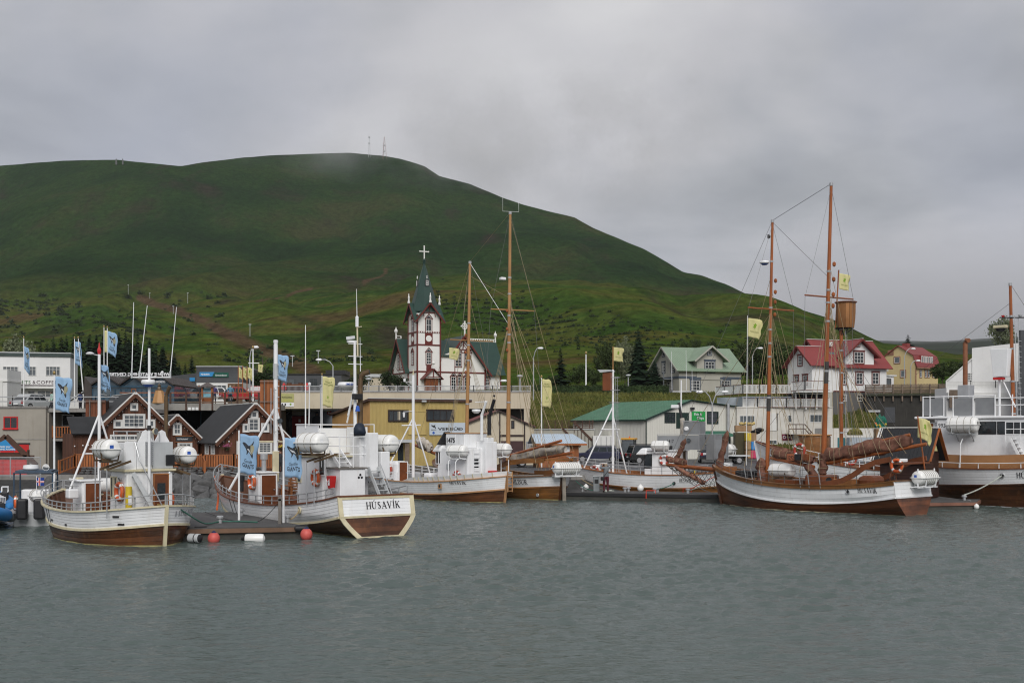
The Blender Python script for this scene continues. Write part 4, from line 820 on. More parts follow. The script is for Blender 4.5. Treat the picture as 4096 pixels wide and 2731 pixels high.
B.part(MB().lathe([(.08,0),(.11,.08),(.11,.18),(.08,.2)],10,bt),'mast_cap',WHITE2,True); B.part(MB().tube([bt-U_*1.6+V((0,0,0)),bt-U_*.9],.125,10),'mast_band',GREYP,True)
B.part(MB().tube([B.at(1036,1766,.75),B.at(1137,1766,-.5)],.045,6),'mast_crossbar',CREAM); boxpart(B,'mast_pad',bt.x-.25,bt.x-.15,-.05,.25,1.9,3.3,CREAM,.02)
m = MB()
for i in range(9): z = 3.3+i*.5; m.bar((bt.x-.3, -.02, z), (bt.x-.12, -.02, z), .03)
B.part(m, 'mast_rungs', WHITE2); lamp(B.root, (bt.x-.25, -.1, 4.7), DARK, (-1, 0, -.2), .13)
m = MB()
for x in (-.7, -.35): m.tube([(bt.x+x, .4, 4.1), (bt.x+x, .4, 6.2)], .02, 5)
for z in (4.2, 6.1): m.tube([(bt.x-.9, .4, z), (bt.x, .1, z)], .02, 5)
B.part(m, 'mast_ladder', STAIN)
flag(thing('flag','blue whale banner flying high on the white mast of the square-sterned boat','flag',B.W(B.at(1112,1418,-.12)),0,'whale banners'),.5,1.15,FLB,'whale',.6,droop=.1)
boxpart(B,'companionway',8.7,10.0,.15,1.05,.9,2.3,WHITE,.12); boxpart(B,'companionway_lid',8.6,10.0,.1,1.1,2.3,2.36,WHITE,.02); crew_door(B,(8.7,.6,1.55),(-1,0,0),.7,1.3,VARN,WHITE2)
B.part(MB().lathe([(.11,0),(.11,.55),(.17,.56),(.17,.8),(.14,.82)],10,(9.3,.55,2.36)),'stove_pipe',STAIN,True)
wall_buoy(B,B.at(1007,1926,1.16),'orange lifebuoy on the white hatch near the bow, behind the first blue banner',(0,1,0))
boxpart(B, 'hold_hatch', 5.6, 8.2, -.75, .7, .3, 1.32, VARN, .04)
bench(B.root,(5.8,.3,1.32),(1,0,0),2.3,TEAK,-1); bench(B.root,(5.8,-.75,1.0),(1,0,0),2.3,TEAK,-1); bench(B.root,(8.1,-.3,1.0),(0,-1,0),1.1,TEAK,1)
B.part(MB().lathe([(.1,0),(.1,.5),(.14,.5),(.16,.75),(.13,.78)],10,(12.4,.3,1.3)),'bow_vent',DARK,True)
# ================= LEFT FLOATING PIER between A and B =================
PDK = M('worn pier decking',(.075,.073,.072),.7,.25,1.4,bump=.15); PFR = M('brown pier fender timber',(.17,.10,.062),.7,.25,1.4); PCON = M('wet pier concrete',(.055,.055,.048),.7,.3,1.2,streak=.7,dirt=(.035,.05,.02))
def pier(label, corners, zt=.5, rub=None):
 """floating pier on four waterline corners (front pair first)"""
 c = [V((x,y,0)) for x,y in corners]; ctr = sum(c,V())/4; t = thing('floating_pier',label,'pier',ctr); c = [p-ctr for p in c]
 def lift(z, k=1.): return [V((p.x*k, p.y*k, z)) for p in c]
 MB().hexa(lift(-.3,.985),lift(zt-.22,.985)).build('pontoon_float',PCON,t); MB().hexa(lift(zt-.05),lift(zt)).build('pier_deck',PDK,t)
 m = MB()
 for i in range(4): p, q = lift(zt-.13)[i], lift(zt-.13)[(i+1) % 4]; m.bar(p, q, .12, .17)
 m.build('edge_beam', rub or PFR, t); return t
def bollard(par, p, mat=STAIN):
 return MB().lathe([(.09,0),(.09,.18),(.15,.2),(.15,.26),(.1,.3)],10,p).build('bollard',mat,par,True)
pl = [(PX(665, 43.4), 43.4), (PX(1222, 44.6), 44.6), (PX(930, 52.5), 52.5), (PX(560, 51.5), 51.5)]
pierL = pier('short floating pier with wooden edge between the two nearest boats', pl, .5)
ctrL = V(pierL.location)
def onL(u, d, z=.5): return V((PX(u, d), d, z))-ctrL
for u, d in ((880, 46), (965, 50), (1150, 46.5)): bollard(pierL, onL(u, d))
MB().bar(onL(1120,45.6),onL(1120,45.6)+U_*1.0,.12).bar(onL(1112,45.6)+U_*1.,onL(1129,45.6)+U_*1.,.12,.14).build('power_post',PLANKG,pierL)
for u0, u1, d in ((775, 830, 44.0), (1185, 1228, 44.55)):
 MB().lathe([(.04,-.28),(.13,-.22),(.13,.22),(.04,.28)],10,onL((u0+u1)/2,d-.12,.42),(1,.05,0)).build('tyre_fender',DARK,pierL,True)
FP = M('faded pink fender', (.55, .10, .085), .5, .15, 2); FN = M('navy fender cap', (.02, .025, .08), .5)
def fender(label, p, r, mat=FP, cap=FN, group='round buoy fenders by the floating piers'):
 t = thing('fender',label,'fender',p,0,group); MB().sphere((0,0,0),r,14,10,1.05).build('ball',mat,t,'all')
 MB().lathe([(r*.5,r*.88),(r*.3,r*1.1),(r*.12,r*1.25),(.001,r*1.27)],10).build('cap',cap,t,True); return t
fender('pink ball fender floating at the left corner of the short pier',(PX(858,43.3),43.2,.14),.235); fender('pink and navy ball fender squeezed at the right corner of the pier',(PX(1222,44),44.2,.2),.24)
t = thing('fender','long white cylinder fender lying along the pier edge','fender',(PX(1017,43.5),43.55,.1),.03); MB().lathe([(.05,-.4),(.17,-.34),(.19,-.25),(.19,.25),(.17,.34),(.05,.4)],14,(0,0,0),(1,0,0)).build('body',RAFT,t,True); MB().lathe([(.06,-.5),(.1,-.41),(.14,-.37)],10,(0,0,0),(1,0,0)).build('end_cap',DARK,t,True)
t = thing('fender','grey and black cylinder fender between the nearest boat and the pier','fender',(PX(783,43),42.9,.18),-.4); MB().lathe([(.05,-.3),(.17,-.24),(.17,.2),(.05,.3)],12,(0,0,0),(1,0,0)).build('body',GREYP,t,True); MB().lathe([(.175,.02),(.15,.24),(.05,.31)],12,(0,0,0),(1,0,0)).build('end_cap',DARK,t,True)
def rope(label, pts, r=.025, mat=ROPE, sag=0., group='mooring ropes', name='mooring_rope', n=12):
 pts = [V(p) for p in pts]; out = []
 if len(pts) == 2: a, b = pts; out = [a.lerp(b, i/n)-U_*sag*4*(i/n)*(1-i/n) for i in range(n+1)]
 else:
  for i in range(len(pts)-1):
   p0, p1, p2, p3 = pts[max(0, i-1)], pts[i], pts[i+1], pts[min(len(pts)-1, i+2)]
   for k in range(6):
    t = k/6; out.append(.5*((2*p1)+(p2-p0)*t+(2*p0-5*p1+4*p2-p3)*t*t+(3*p1-p0-3*p2+p3)*t**3))
  out.append(pts[-1])
 return MB().tube(out, r, 5).build(name, mat, None, True, label=label, cat='rope', group=group)
def wl(u, d, z): return V((PX(u, d), d, z))
rope('green rope sagging from the nearest boat stern onto the short pier',[A.W(A.pt(.03,1.3,-1)),wl(800,43.5,.75),wl(835,45,.56),wl(880,46,.56),wl(960,46.3,.54),wl(1030,46,.54)],.03,ROPEG)
rope('thick rope from the white hull of the square-sterned boat to the pier corner',[B.W(pf),wl(1150,46.5,.62)],.035,ROPE,.12)
rope('orange strap hanging over the bow of the square-sterned boat',[B.W(B.pt(.93,2.0,1,.06)),B.W(B.pt(.93,1.2,1,.10)),wl(868,52.3,.62)],.05,M('orange webbing',(.62,.12,.03),.7))
rope('long rope from the rail of the square-sterned boat down to the rocks',[B.W(B.pt(1,1.9,1)),V((-19.8,75.5,1.2))],.02,ROPEG,.3)
rope('dark power cable drooping across the short pier deck',[wl(820,51,.6),wl(900,48,.53),wl(960,46.6,.53),wl(1040,46,.6),wl(1112,45.7,1.3)],.015,DARK)
flagpole('white flagpole with blue whale banner, left one on the short pier',wl(956,47.6,.5),3.75,.82,1.62,FLB,'whale',.3,.05,droop=.10,ball=False)
flagpole('white flagpole with blue whale banner, right one on the short pier',wl(1134,46.2,.5),3.6,.70,1.60,FLB,'whale',1.9,.05,droop=.07,ball=False)
# ================= more boat kit: spars, sails, rigging =================
def furled(par, p, q, r, mat, name='furled_sail', seed=1, n=34, wraps=9, wmat=ROPE, up=.0, ends=(.35, .6)):
 p,q = V(p),V(q); d = (q-p).normalized(); a = d.cross(U_).normalized(); c = a.cross(d); m = MB(); k = 18; vs = []; o = V((seed*3.1,0,0))
 for i in range(n+1):
  t = i/n; base = p.lerp(q, t); e = min(1, ends[0]+t*9)*min(1, ends[1]+(1-t)*7)
  for j in range(k):
   th = 2*math.pi*j/k; rr = r*e*(1+.62*NZ.noise(o+V((t*5,math.cos(th)*1.5,math.sin(th)*1.5)))+.34*NZ.noise(o+V((t*8+th*.6,math.cos(th)*4,math.sin(th)*4))))*(.97+.03*math.sin(t*wraps*6.28))
   vs.append(base+a*math.cos(th)*rr*.8+c*(math.sin(th)*rr*1.15+up*r))
 m.add(vs,[(i*k+j,i*k+(j+1) % k,(i+1)*k+(j+1) % k,(i+1)*k+j) for i in range(n) for j in range(k)]+[tuple(range(k)),tuple(range((n+1)*k-1,n*k-1,-1))])
 o_ = m.build(name, mat, par, 'all'); w_ = MB()
 for i in range(wraps): t = (i+.7)/(wraps+.6); w_.torus(p.lerp(q, t)+c*up*r, r*1.0, .014, d, 12, 4)
 w_.build('gaskets', wmat, o_, kind='stuff'); return o_
def line(b, p, q, r=.013, mat=None, name='shroud', sag=0., n=1):
 p, q = V(p), V(q); pts = [p.lerp(q, i/n)-U_*sag*4*(i/n)*(1-i/n) for i in range(n+1)]
 return MB().tube(pts, r, 4).build(name, mat or ROPE, b.root)
def block(b,p,s=.12): return MB().lathe([(.01,-s),(s*.6,-s*.6),(s*.7,0),(s*.6,s*.6),(.01,s)],8,p).build('block',SPAR,b.root,True)
def mast(b, foot, top, r, mat, r1=.6, bands=(), name='mast', dark=None):
 foot,top = V(foot),V(top); o = MB().tube([foot,foot.lerp(top,.5),top],r,12,r*r1).build(name,mat,b.root,True)
 m = MB(); d = (top-foot).normalized()
 for t in bands: c = foot.lerp(top, t); rr = r*(1+(r1-1)*t)+.018; m.tube([c-d*.05, c+d*.05], rr, 12)
 if bands: m.build('mast_bands', STEEL, o, True, kind='stuff')
 MB().tube([top-d*.12, top+d*.04], r*r1+.02, 10).build('mast_cap', STEEL, o, True)
 if dark:
  c0,c1 = foot.lerp(top,dark[0]),foot.lerp(top,dark[1]); MB().tube([c0,c1],r*(1+(r1-1)*dark[0])+.008,12,r*(1+(r1-1)*dark[1])+.008).build('painted_band',M('dark painted band',(.045,.042,.04),.6,.3),o,True)
 return o
# ================= BOAT C: white boat with number 1475 =================
C = Boat('fishing_boat','white boat with tan cap rail and number 1475, moored in front of the church',(-.30,67.3),(-10.6,79.0))
C.shape(4.7, (1.56, 1.08, 1.75), (.80, .34, .95), True, rb=1.1, rs=.3, sm=.38)
C.build_hull(6,5,WHITE,OILED,M('tan painted rail',(.42,.23,.11),.45,.15,2),M('tan painted rail',(.42,.23,.11)),drop=.55,post=M('tan painted rail',(.42,.23,.11)),inner=WHITE2,deck=M('red deck boards',(.17,.055,.045),.55,.2,2))
m = MB(); rb_ = MB()
for side in (1, -1):
 vs = []; tt = rng(0, .47, 16)
 for t in tt: h = .27 if t < .4 else .27*(.47-t)/.07; vs += [C.pt(t,C.zs(t)+.05,side,-.04),C.pt(t,C.zs(t)+.05+h,side,.0),C.pt(t,C.zs(t)+.05,side,-.10)]
 m.add(vs,[(i*3,i*3+3,i*3+4,i*3+1)[::side] for i in range(16)]+[(i*3+2,i*3+1,i*3+4,i*3+5)[::side] for i in range(16)])
 for t in tt[1:14]: p = C.pt(t, C.zs(t)+.05, side, .0); rb_.bar(p, C.pt(t, C.zs(t)+.32, side, .03), .035)
C.part(m, 'raised_bulwark', WHITE2); C.part(rb_, 'bulwark_stanchions', CREAM, kind='stuff')
C.railing(.50, 1., (.62, .4, .2), WHITE2, hf=lambda t: .75+.35*t, step=.07)
C.side_text('HÚSAVÍK', .17, .15, 1.07, INK, 1, 1.05)
p = C.pt(.235,.93,1,.03); MB().box(p.x-.16,p.x+.16,p.y-.02,p.y+.03,p.z-.16,p.z+.16).build('fairlead',M('tan painted rail',(1,1,1)),C.root); MB().lathe([(.09,0),(.001,.01)],12,p+V((0,.031,0)),(0,1,0)).build('fairlead_hole',DARK,C.root)
boxpart(C,'wheelhouse',2.35,5.4,-1.1,1.08,.5,3.22,WHITE,.06,taper=(0,.15,0,0)); boxpart(C,'wheelhouse_visor',4.9,5.85,-1.2,1.2,2.95,3.42,WHITE2,.12,taper=(0,.45,.1,.1))
boxpart(C,'upper_house',2.9,4.7,-.9,.9,3.223,4.1,WHITE,.05); boxpart(C,'upper_cap_rail',2.85,4.75,-.95,.95,4.1,4.15,M('tan painted rail',(1,1,1)),.01)
text('1475',.40,INK,C.root,(4.2,.935,3.55),(math.pi/2,0,math.pi),bold=.03,name='registration_number',mw=.8); MB().box(3.75,4.66,.905,.925,3.45,4.02).build('number_board',WHITE2,C.root)
boxpart(C, 'solar_panel', 4.9, 5.0, .5, 1.4, 3.4, 4.2, DARK, 0, taper=(-.1, .1, 0, .5))
boxpart(C,'funnel_casing',2.0,2.9,-.95,-.05,1.2,3.6,WHITE,.04); boxpart(C,'funnel_cap',2.05,2.6,-.75,-.2,3.6,3.85,WHITE2,.05)
window_slit(C.root,(5.35,1.06,2.6),(.2,1,0),.3,.7,WHITE2); window_slit(C.root,(5.1,1.08,2.6),(0,1,0),.16,.7,WHITE2)
for i in range(3): window_slit(C.root, (2.345, .42, 2.1+i*.2), (-1, 0, 0), .36, .13, WHITE2)
m = MB()
for y in (.68, .2): m.bar((2.27, y, .9), (2.27, y, 3.2), .04)
for i in range(8): m.bar((2.27, .2, 1.1+i*.26), (2.27, .68, 1.1+i*.26), .03)
C.part(m, 'ladder', WHITE2)
boxpart(C,'red_locker',1.82,2.0,-.82,-.2,1.55,1.85,REDP,.03); MB().box(1.81,1.819,-.68,-.38,1.6,1.76).build('paper_label',WHITE2,C.root)
boxpart(C, 'meter_box', 4.05, 4.3, 1.082, 1.2, 1.9, 2.25, GREYP, .02)
cA3, cB3 = C.at(1829, 1803, 1.5), C.at(2007, 1796, -1.7)
raft(C.put('life_raft','white raft canister on the port side of the wheelhouse numbered 1475','life raft',cA3,math.radians(105),'life raft canisters on the boats'),'',1.35,.36,sticker=WHITE2,bands=2,cradle=WHITE2)
raft(C.put('life_raft','white raft canister right of the white funnel, left of a pine mast','life raft',cB3,math.radians(100),'life raft canisters on the boats'),'',1.2,.37,sticker=WHITE2,bands=2,cradle=WHITE2)
m = MB()
for c_, y in ((cA3, 1.9), (cB3, -1.95)):
 for dx_ in (-.35,.35): m.tube([(c_.x+dx_,c_.y*.65,c_.z-.5),(c_.x+dx_,y-.15*(1 if y > 0 else -1),c_.z-.48),(c_.x+dx_,y,c_.z-.65),(c_.x+dx_,y,1.3)],.03,6)
C.part(m, 'raft_arm', WHITE2, True)
wall_buoy(C,C.at(1827,1905,1.16),'red lifebuoy hanging low on the wheelhouse numbered 1475',(0,1,0),M('red buoy plastic',(.42,.05,.03),.5,.1))
boxpart(C, 'deck_locker', 6.2, 6.9, .0, 1.0, .9, 1.62, WHITE2, .12)
ct = C.at(1653,1500,0); cf = V((ct.x+.0,0,.6)); tripod(C,ct,cf,[(V((cf.x+1.3,1.5,1.2)),.62),(V((cf.x-.2,-1.35,1.1)),.62)],.11,.05)
C.part(MB().tube([C.at(1607,1701,.75),C.at(1682,1699,-.55)],.04,6),'mast_brace',WHITE2); C.part(MB().lathe([(.05,0),(.07,.08),(.03,.2),(.05,.3),(.001,.36)],8,ct),'masthead_lamp',CREAM,True)
m = MB(); p = ct-U_*.45; m.tube([p,p+V((0,.7,0))],.02,5).tube([p-U_*.4,p+V((0,.6,-.05))],.015,5).lathe([(.07,-.1),(.09,.1)],8,p+V((0,.7,.1))); m.tube([p-U_*1.9,p+V((0,.8,-1.95))],.02,5).lathe([(.06,-.3),(.08,0)],8,p+V((0,.75,-2))); C.part(m,'lamp_brackets',WHITE2)
boxpart(C,'companionway',cf.x+.3,cf.x+1.6,.15,1.15,.7,2.3,WHITE,.2); crew_door(C,(cf.x+.3,.6,1.55),(-1,0,0),.62,1.35,VARN,WHITE2)
wall_buoy(C,(cf.x+1.0,1.24,1.75),'red lifebuoy on the white companionway hatch in front of the yellow building',(0,1,0),M('red buoy plastic',(.42,.05,.03)),.28)
bench(C.root, (6.6, .2, .55), (1, 0, 0), 1.5, TEAK, -1)
m = MB(); q0 = C.at(1957, 1740, -.3)
C.part(MB().tube([q0,q0+U_*1.1],.12,8).tube([q0+U_*1.1,C.at(1977,1598,-.3)],.10,8),'exhaust_pipe',DARK,True); C.part(MB().sphere(C.at(1977,1583,-.3),.07,8,6),'exhaust_lid',DARK,'all')
C.part(MB().tube([C.at(1927,1760,.1),C.at(1927,1660,.1),C.at(1944,1605,.1)],.09,8),'vent_pipe',WHITE2,True); radar_dome(C.root,C.at(1905,1648,.3),.27,.18,WHITE2,WHITE2); C.part(MB().tube([C.at(1900,1608,.3),C.at(1950,1605,.0)],.02,5),'antenna_arm',WHITE2)
TAN = M('tan painted rail',(1,1,1)); m = MB(); o_ = C.part(MB().bar((-.2,-.25,.65),(-.2,-.25,1.85),.05).bar((-.2,.12,.65),(-.2,.12,1.85),.05),'stern_ladder',TAN)
for i in range(6): MB().bar((-.2, -.25, .72+i*.2), (-.2, .12, .72+i*.2), .04).build('rung', TAN, o_)
m = MB()
for k, (u, v0) in enumerate(((1660, 1870), (1690, 1865))): pass
boxpart(C, 'anchor_winch', 9.8, 10.6, -1.0, -.3, 1.0, 1.5, GREYP, .05)
# ================= BOAT D: two-masted oak schooner, stern towards the viewer =================
D = Boat('sailing_ship','oak schooner with two tall pine masts moored stern-on beside the 1475 boat',(3.05,69.9),(-5.6,84.4))
D.shape(5.0, (1.50, 1.35, 2.2), (.84, .65, 1.45), True, rb=1.2, rs=.35, sm=.30)
D.build_hull(4, 7, WHITE, OILED2, OILED2, OILED2, drop=.5, post=OILED, deck=TEAK, inner=OILED2, capw=.24)
D.side_text('HILDUR', .30, .115, .95, INK, 1, 1.05); D.side_text('HÚSAVÍK', .27, .075, 1.06, INK, -1, .95)
D.part(MB().bar((-.30,0,-.3),(-.22,0,1.7),.10,.22).bar((-.25,0,1.7),(-.05,0,1.8),.2,.14),'rudder',M('bleached rudder',(.27,.24,.2),.7,.3)); D.part(MB().lathe([(.12,0),(.1,.03),(.001,.02)],12,D.pt(.06,.30,1,.03),(-.3,1,0)),'exhaust_port',STEEL,True)
cD = D.ax(2267, 1871, -.35)
raft(D.put('life_raft','long white raft canister lashed across the stern of the oak schooner','life raft',cD,0,'life raft canisters on the boats'),'',1.85,.36,sticker=BLUEP,bands=9,cradle=WHITE2)
m = MB(); 
for y in (cD.y-.85,cD.y+.85): m.bar((.4,y*.7,1.5),(-.4,y,cD.z-.45),.06).bar((-.4,y,cD.z-.5),(-.4,y,cD.z+.4),.06)
m.bar((-.55, cD.y-1, cD.z-.5), (-.55, cD.y+1, cD.z-.5), .06); D.part(m, 'raft_frame', WHITE2)
for side, nm in ((1, 'quarter_board'), (-1, 'quarter_board')):
 m = MB(); pts = [D.pt(t,D.zs(t)+h,side,-.05) for t,h in ((.42,.1),(.34,.14),(.27,.28),(.21,.62),(.15,.9),(.08,1.0),(.03,.98))]; sweep(m,pts,.09,.30); D.part(m,nm,OILED2)
D.part(MB().bar(D.pt(.03, 2.48, 1, -.1), D.pt(.03, 2.48, -1, -.1), .22, .1), 'stern_gallows', OILED2)
dm, dfm = D.at(2041, 850, 0), D.at(1880, 1047, 0)
mast(D,(6.5,0,.8),dm,.155,PINE,.55,(.3,.52,.55,.62,.70,.76)); mast(D,(12.3,0,.8),dfm,.145,PINE,.6,(.35,.55,.62,.72))
def yard(b,u0,u1,v,x,mat,name='crosstree',r=.045,off=0.): p,q = b.ax(u0,v,x),b.ax(u1,v+8,x); return b.part(MB().tube([p,q],r,6),name,mat)
yard(D, 1963, 2137, 1236, 6.35, PINE); yard(D, 1800, 1972, 1358, 12.15, PINE)
m = MB(); p0,p1 = D.ax(2011,845,6.5),D.ax(2075,848,6.5); m.tube([p0+U_*.95,p0,p1,p1+U_*.65],.014,4); D.part(m,'wind_antenna',WHITE2)
boxpart(D,'masthead_radar',*(lambda p: (p.x-.15,p.x+.15,p.y-.05,p.y+.32,p.z-.08,p.z+.1))(D.ax(2018,1116,6.4)),WHITE2,.04)
bm0, bm1 = D.at(2048, 1842, .0), D.at(2318, 1800, -1.6)
bm0,bm1 = V((6.1,0,2.15)),V((-1.0,-.2,2.95)); D.part(MB().tube([bm0,bm1],.13,10,.09),'boom',SPAR,True); furled(D.root,bm0+V((0,0,.28)),bm1+V((.9,0,.22)),.27,CANV,seed=4)
D.part(MB().tube([bm0+V((0, .1, .5)), (.2, -.1, 3.65)], .09, 8), 'gaff', SPAR, True)
D.part(MB().tube([(16.2,0,2.5),(20.5,0,3.2)],.17,10,.11),'bowsprit',SPAR,True); furled(D.root,(17.3,.2,3.0),(19.8,.1,3.6),.3,CANV,seed=9,wraps=5)
for mp_, x, zt in ((dm, 6.5, .80), (dfm, 12.3, .80)):
 foot = V((x, 0, .8)); h = foot.lerp(mp_, .60)
 for side in (1, -1):
  for k,t in enumerate((x/D.Lw-.075,x/D.Lw-.045,x/D.Lw-.015,x/D.Lw+.01)): line(D,h,D.pt(t,D.zs(t)+.1,side,.04))
line(D,dm,dfm,.012); line(D,dfm-U_*1.,V((6.5,0,PZ(1185,75))),.012); line(D,V((6.5,0,PZ(1290,75))),dfm-U_*.1,.018,WHITE2,'stay'); line(D,dfm,(20.2,0,3.2),.012,None,'stay')
for y,k in ((-.4,0),(.3,.8),(-.9,.3),(.9,1.2)): line(D,foot.lerp(dm,1)*V((0,0,0))+V((6.3,0,13.0-k)),(1.2-k,y*2,2.0),.013,None,'halyard')
for k in range(4): line(D, V((6.3, 0, 14.2-k*1.1)), V((4.5-k*1.4, -.1, 2.7+.1*k)), .012, None, 'halyard')
line(D,dm,D.ax(1963,1236,6.3),.01,WIRE,'stay'); line(D,dm,D.ax(2137,1240,6.3),.01,WIRE,'stay'); line(D,D.ax(1963,1236,6.3),D.pt(.34,1.6,1),.01,WIRE,'stay'); line(D,D.ax(2137,1240,6.3),D.pt(.34,1.6,-1),.01,WIRE,'stay')
for s_ in (1,-1): line(D,dfm,D.pt(.64,1.6,s_),.01,WIRE,'stay'); line(D,V((12.2,0,14.5)),D.pt(.62,1.6,s_),.012)
line(D, dm-U_*.3, (-1, -.2, 3.0), .011, None, 'topping_lift')
for z in (12.2, 11.0, 9.6): block(D, (6.25, .2, z)); block(D, (12.0, .2, z-1.2))
flag(thing('flag','small yellow flag on the shorter pine mast, in front of the church','flag',D.W(D.ax(1797,1390,12.1)),0,'yellow sail company flags'),.72,.78,FLY,'sail',1.,droop=.2)
# ================= BOAT E: white boat with steel house, number 1417, and a look-out box on the mast =================
E = Boat('fishing_boat','white boat with steel flying bridge numbered 1417, broadside behind the person on the pier',(14.3,72.9),(3.9,77.6))
E.shape(4.2, (1.70, 1.42, 1.98), (.78, .58, 1.05), True, rb=1.0, rs=.5, sm=.34)
E.build_hull(5, 5, WHITE, OILED2, OILED2, TEAK, drop=.55, post=CREAM, inner=TEAK, deck=TEAK)
E.railing(.12, 1., (.55, .3), STEEL, step=.06); E.side_text('HÚSAVÍK', .24, .235, 1.0, INK, 1, .75)
p = E.pt(.30, .93, 1, .03); E.part(MB().lathe([(.11, 0), (.001, .012)], 12, p, (0, 1, 0)), 'fairlead', DARK)
boxpart(E,'wheelhouse',3.4,5.75,-1.05,1.0,.7,2.95,WHITE,.05); boxpart(E,'wheelhouse_visor',5.55,6.35,-1.15,1.15,2.7,3.15,WHITE2,.1,taper=(0,.4,.1,.1)); boxpart(E,'roof_edge',3.3,5.55,-1.12,1.1,2.953,3.02,WHITE2,.02)
window_slit(E.root,(5.5,1.0,2.3),(0,1,0),.45,.85,DARK); window_slit(E.root,(5.77,.5,2.3),(1,0,0),.6,.8,DARK)
SSP = M('stainless panel', (.30, .31, .32), .4, .18, .9, metal=.4)
boxpart(E,'flybridge_panel',3.3,4.9,.80,.84,3.05,3.95,SSP,0); boxpart(E,'flybridge_panel',2.1,3.27,.80,.84,3.05,3.98,SSP,0); boxpart(E,'flybridge_panel',2.2,3.2,.70,.74,4.02,4.85,SSP,0); boxpart(E,'flybridge_panel',2.15,2.2,-.8,.7,3.05,4.85,SSP,0); boxpart(E,'flybridge_panel',4.86,4.9,-.9,.8,3.05,3.9,SSP,0)
boxpart(E,'flybridge_panel',.25,1.1,.75,.79,2.5,3.7,SSP,0); boxpart(E,'flybridge_panel',1.05,2.1,-.85,-.8,2.4,4.0,SSP,0)
m = MB()
for x in (4.9, 3.28, 2.15, 1.1, .25): m.tube([(x, .86, 2.4), (x, .86, 4.05)], .022, 5)
m.tube([(4.9,.86,4.03),(.25,.86,4.03)],.022,5).tube([(3.25,.76,4.9),(2.15,.76,4.9)],.03,5); E.part(m,'flybridge_rail',STAIN)
text('1417',.30,INK,E.root,(4.05,.845,3.5),(math.pi/2,0,math.pi),bold=.01,name='registration_number',mw=.42)
lamp(E.root,(2.8,.95,3.65),DARK,(.2,1,-.1),.14); E.part(MB().lathe([(.16,0),(.12,.08),(.001,.1)],12,(3.0,.75,4.4),(0,1,0)),'dish_antenna',WHITE2,True); boxpart(E,'battery_box',3.9,4.6,.85,1.0,3.05,3.3,DARK,.02)
cE = E.at(2641,1782,1.15); raft(E.put('life_raft','white raft canister above the round white lifebuoy, in front of the green roofed building','life raft',cE,math.radians(92),'life raft canisters on the boats'),'',1.15,.33,sticker=WHITE2,bands=2,cradle=WHITE2)
raft(E.put('life_raft','white raft canister mostly hidden behind steel panels, left of the green awning','life raft',(.4,-.3,3.1),0,'life raft canisters on the boats'),'',1.1,.32,sticker=None,bands=2,cradle=WHITE2)
RWB = M('red buoy plastic',(1,1,1)); wall_buoy(E,E.at(2657,1839,1.1),'red and white lifebuoy on the white wheelhouse below a raft canister',(0,1,0),WHITE2,.27,0)
m = MB(); pq = E.at(2657, 1839, 1.1)
for a in (.3, 2.2, 3.6, 5.2): m.torus(pq, .27, .088, (0, 1, 0), 5, 8, a, a+.75)
E.part(m, 'buoy_bands', RWB, 'all', kind='stuff')
e0 = E.at(2731, 1860, -.1); e0.z = 1.0
E.part(MB().tube([e0,(e0.x,e0.y,3.0)],.2,12),'exhaust_pipe',RUST,True); E.part(MB().tube([(e0.x,e0.y,3.0),(e0.x,e0.y,3.3),(e0.x,e0.y,4.7),(e0.x+.05,e0.y,5.1)],.2,10,.15),'lagging_sleeve',CANV,True); E.part(MB().tube([(e0.x+.05,e0.y,5.0),(e0.x+.28,e0.y,6.1)],.09,8),'exhaust_stub',DARK,True)
E.part(MB().tube([E.at(2724,1660,-.4),E.at(2725,1520,-.4)],.05,8),'aft_mast',WHITE2,True); E.part(MB().tube([E.at(2690,1566,-.4),E.at(2765,1566,-.4)],.03,5),'antenna_crossbar',WHITE2); boxpart(E,'masthead_radar',*(lambda p: (p.x-.05,p.x+.45,p.y-.15,p.y+.15,p.z-.12,p.z+.1))(E.at(2712,1625,.2)),WHITE2,.05)
for u,v0,v1 in ((2688,1560,1405),(2746,1560,1400),(2770,1560,1480)): whip(E.root,E.at(u,v0,-.4),E.at(u-2,v1,-.4),.016)
stairs(E.root,(1.3,.6,1.0),(.9,.6,2.2),.5,(0,1,0),4,WHITE2); boxpart(E,'deck_locker',-.2+.3,.95,.3,1.0,1.0,2.25,WHITE2,.02); boxpart(E,'gas_bottle',2.2,2.35,1.25,1.4,1.3,1.75,YELP,.06)
et = E.at(2452,1478,0); ef = V((et.x,0,.7)); tripod(E,et,ef,[(E.at(2336,1872,1.2),.68),(V((et.x-.7,-.9,1.3)),.60)],.085,.05)
E.part(MB().tube([E.at(2404, 1717, .6), E.at(2478, 1717, -.3)], .035, 6), 'mast_brace', WHITE2)
o_ = boxpart(E,'lookout_box',et.x+.05,et.x+.62,-.3,.35,PZ(1558,74.5),PZ(1484,74.5),VARN,.01); E.part(MB().hexa([(et.x-.0,-.4,PZ(1480,74.5)),(et.x+.75,-.4,PZ(1484,74.5)),(et.x+.75,.45,PZ(1484,74.5)),(et.x,.45,PZ(1480,74.5))],[(et.x-.0,-.4,PZ(1476,74.5)),(et.x+.95,-.4,PZ(1472,74.5)),(et.x+.95,.45,PZ(1472,74.5)),(et.x,.45,PZ(1474,74.5))]),'lookout_screen',GREYP)
m = MB()
for y in (-.28, .1): m.bar((et.x-.3, y, 1.5), (et.x-.22, y, PZ(1500, 74.5)), .025)
for i in range(22): z = 1.8+i*.29; m.bar((et.x-.29, -.28, z), (et.x-.29, .1, z), .018)
for z in (PZ(1505,74.5),PZ(1556,74.5),PZ(1607,74.5)): m.torus((et.x-.1,0,z),.38,.018,(0,0,1),14,4)
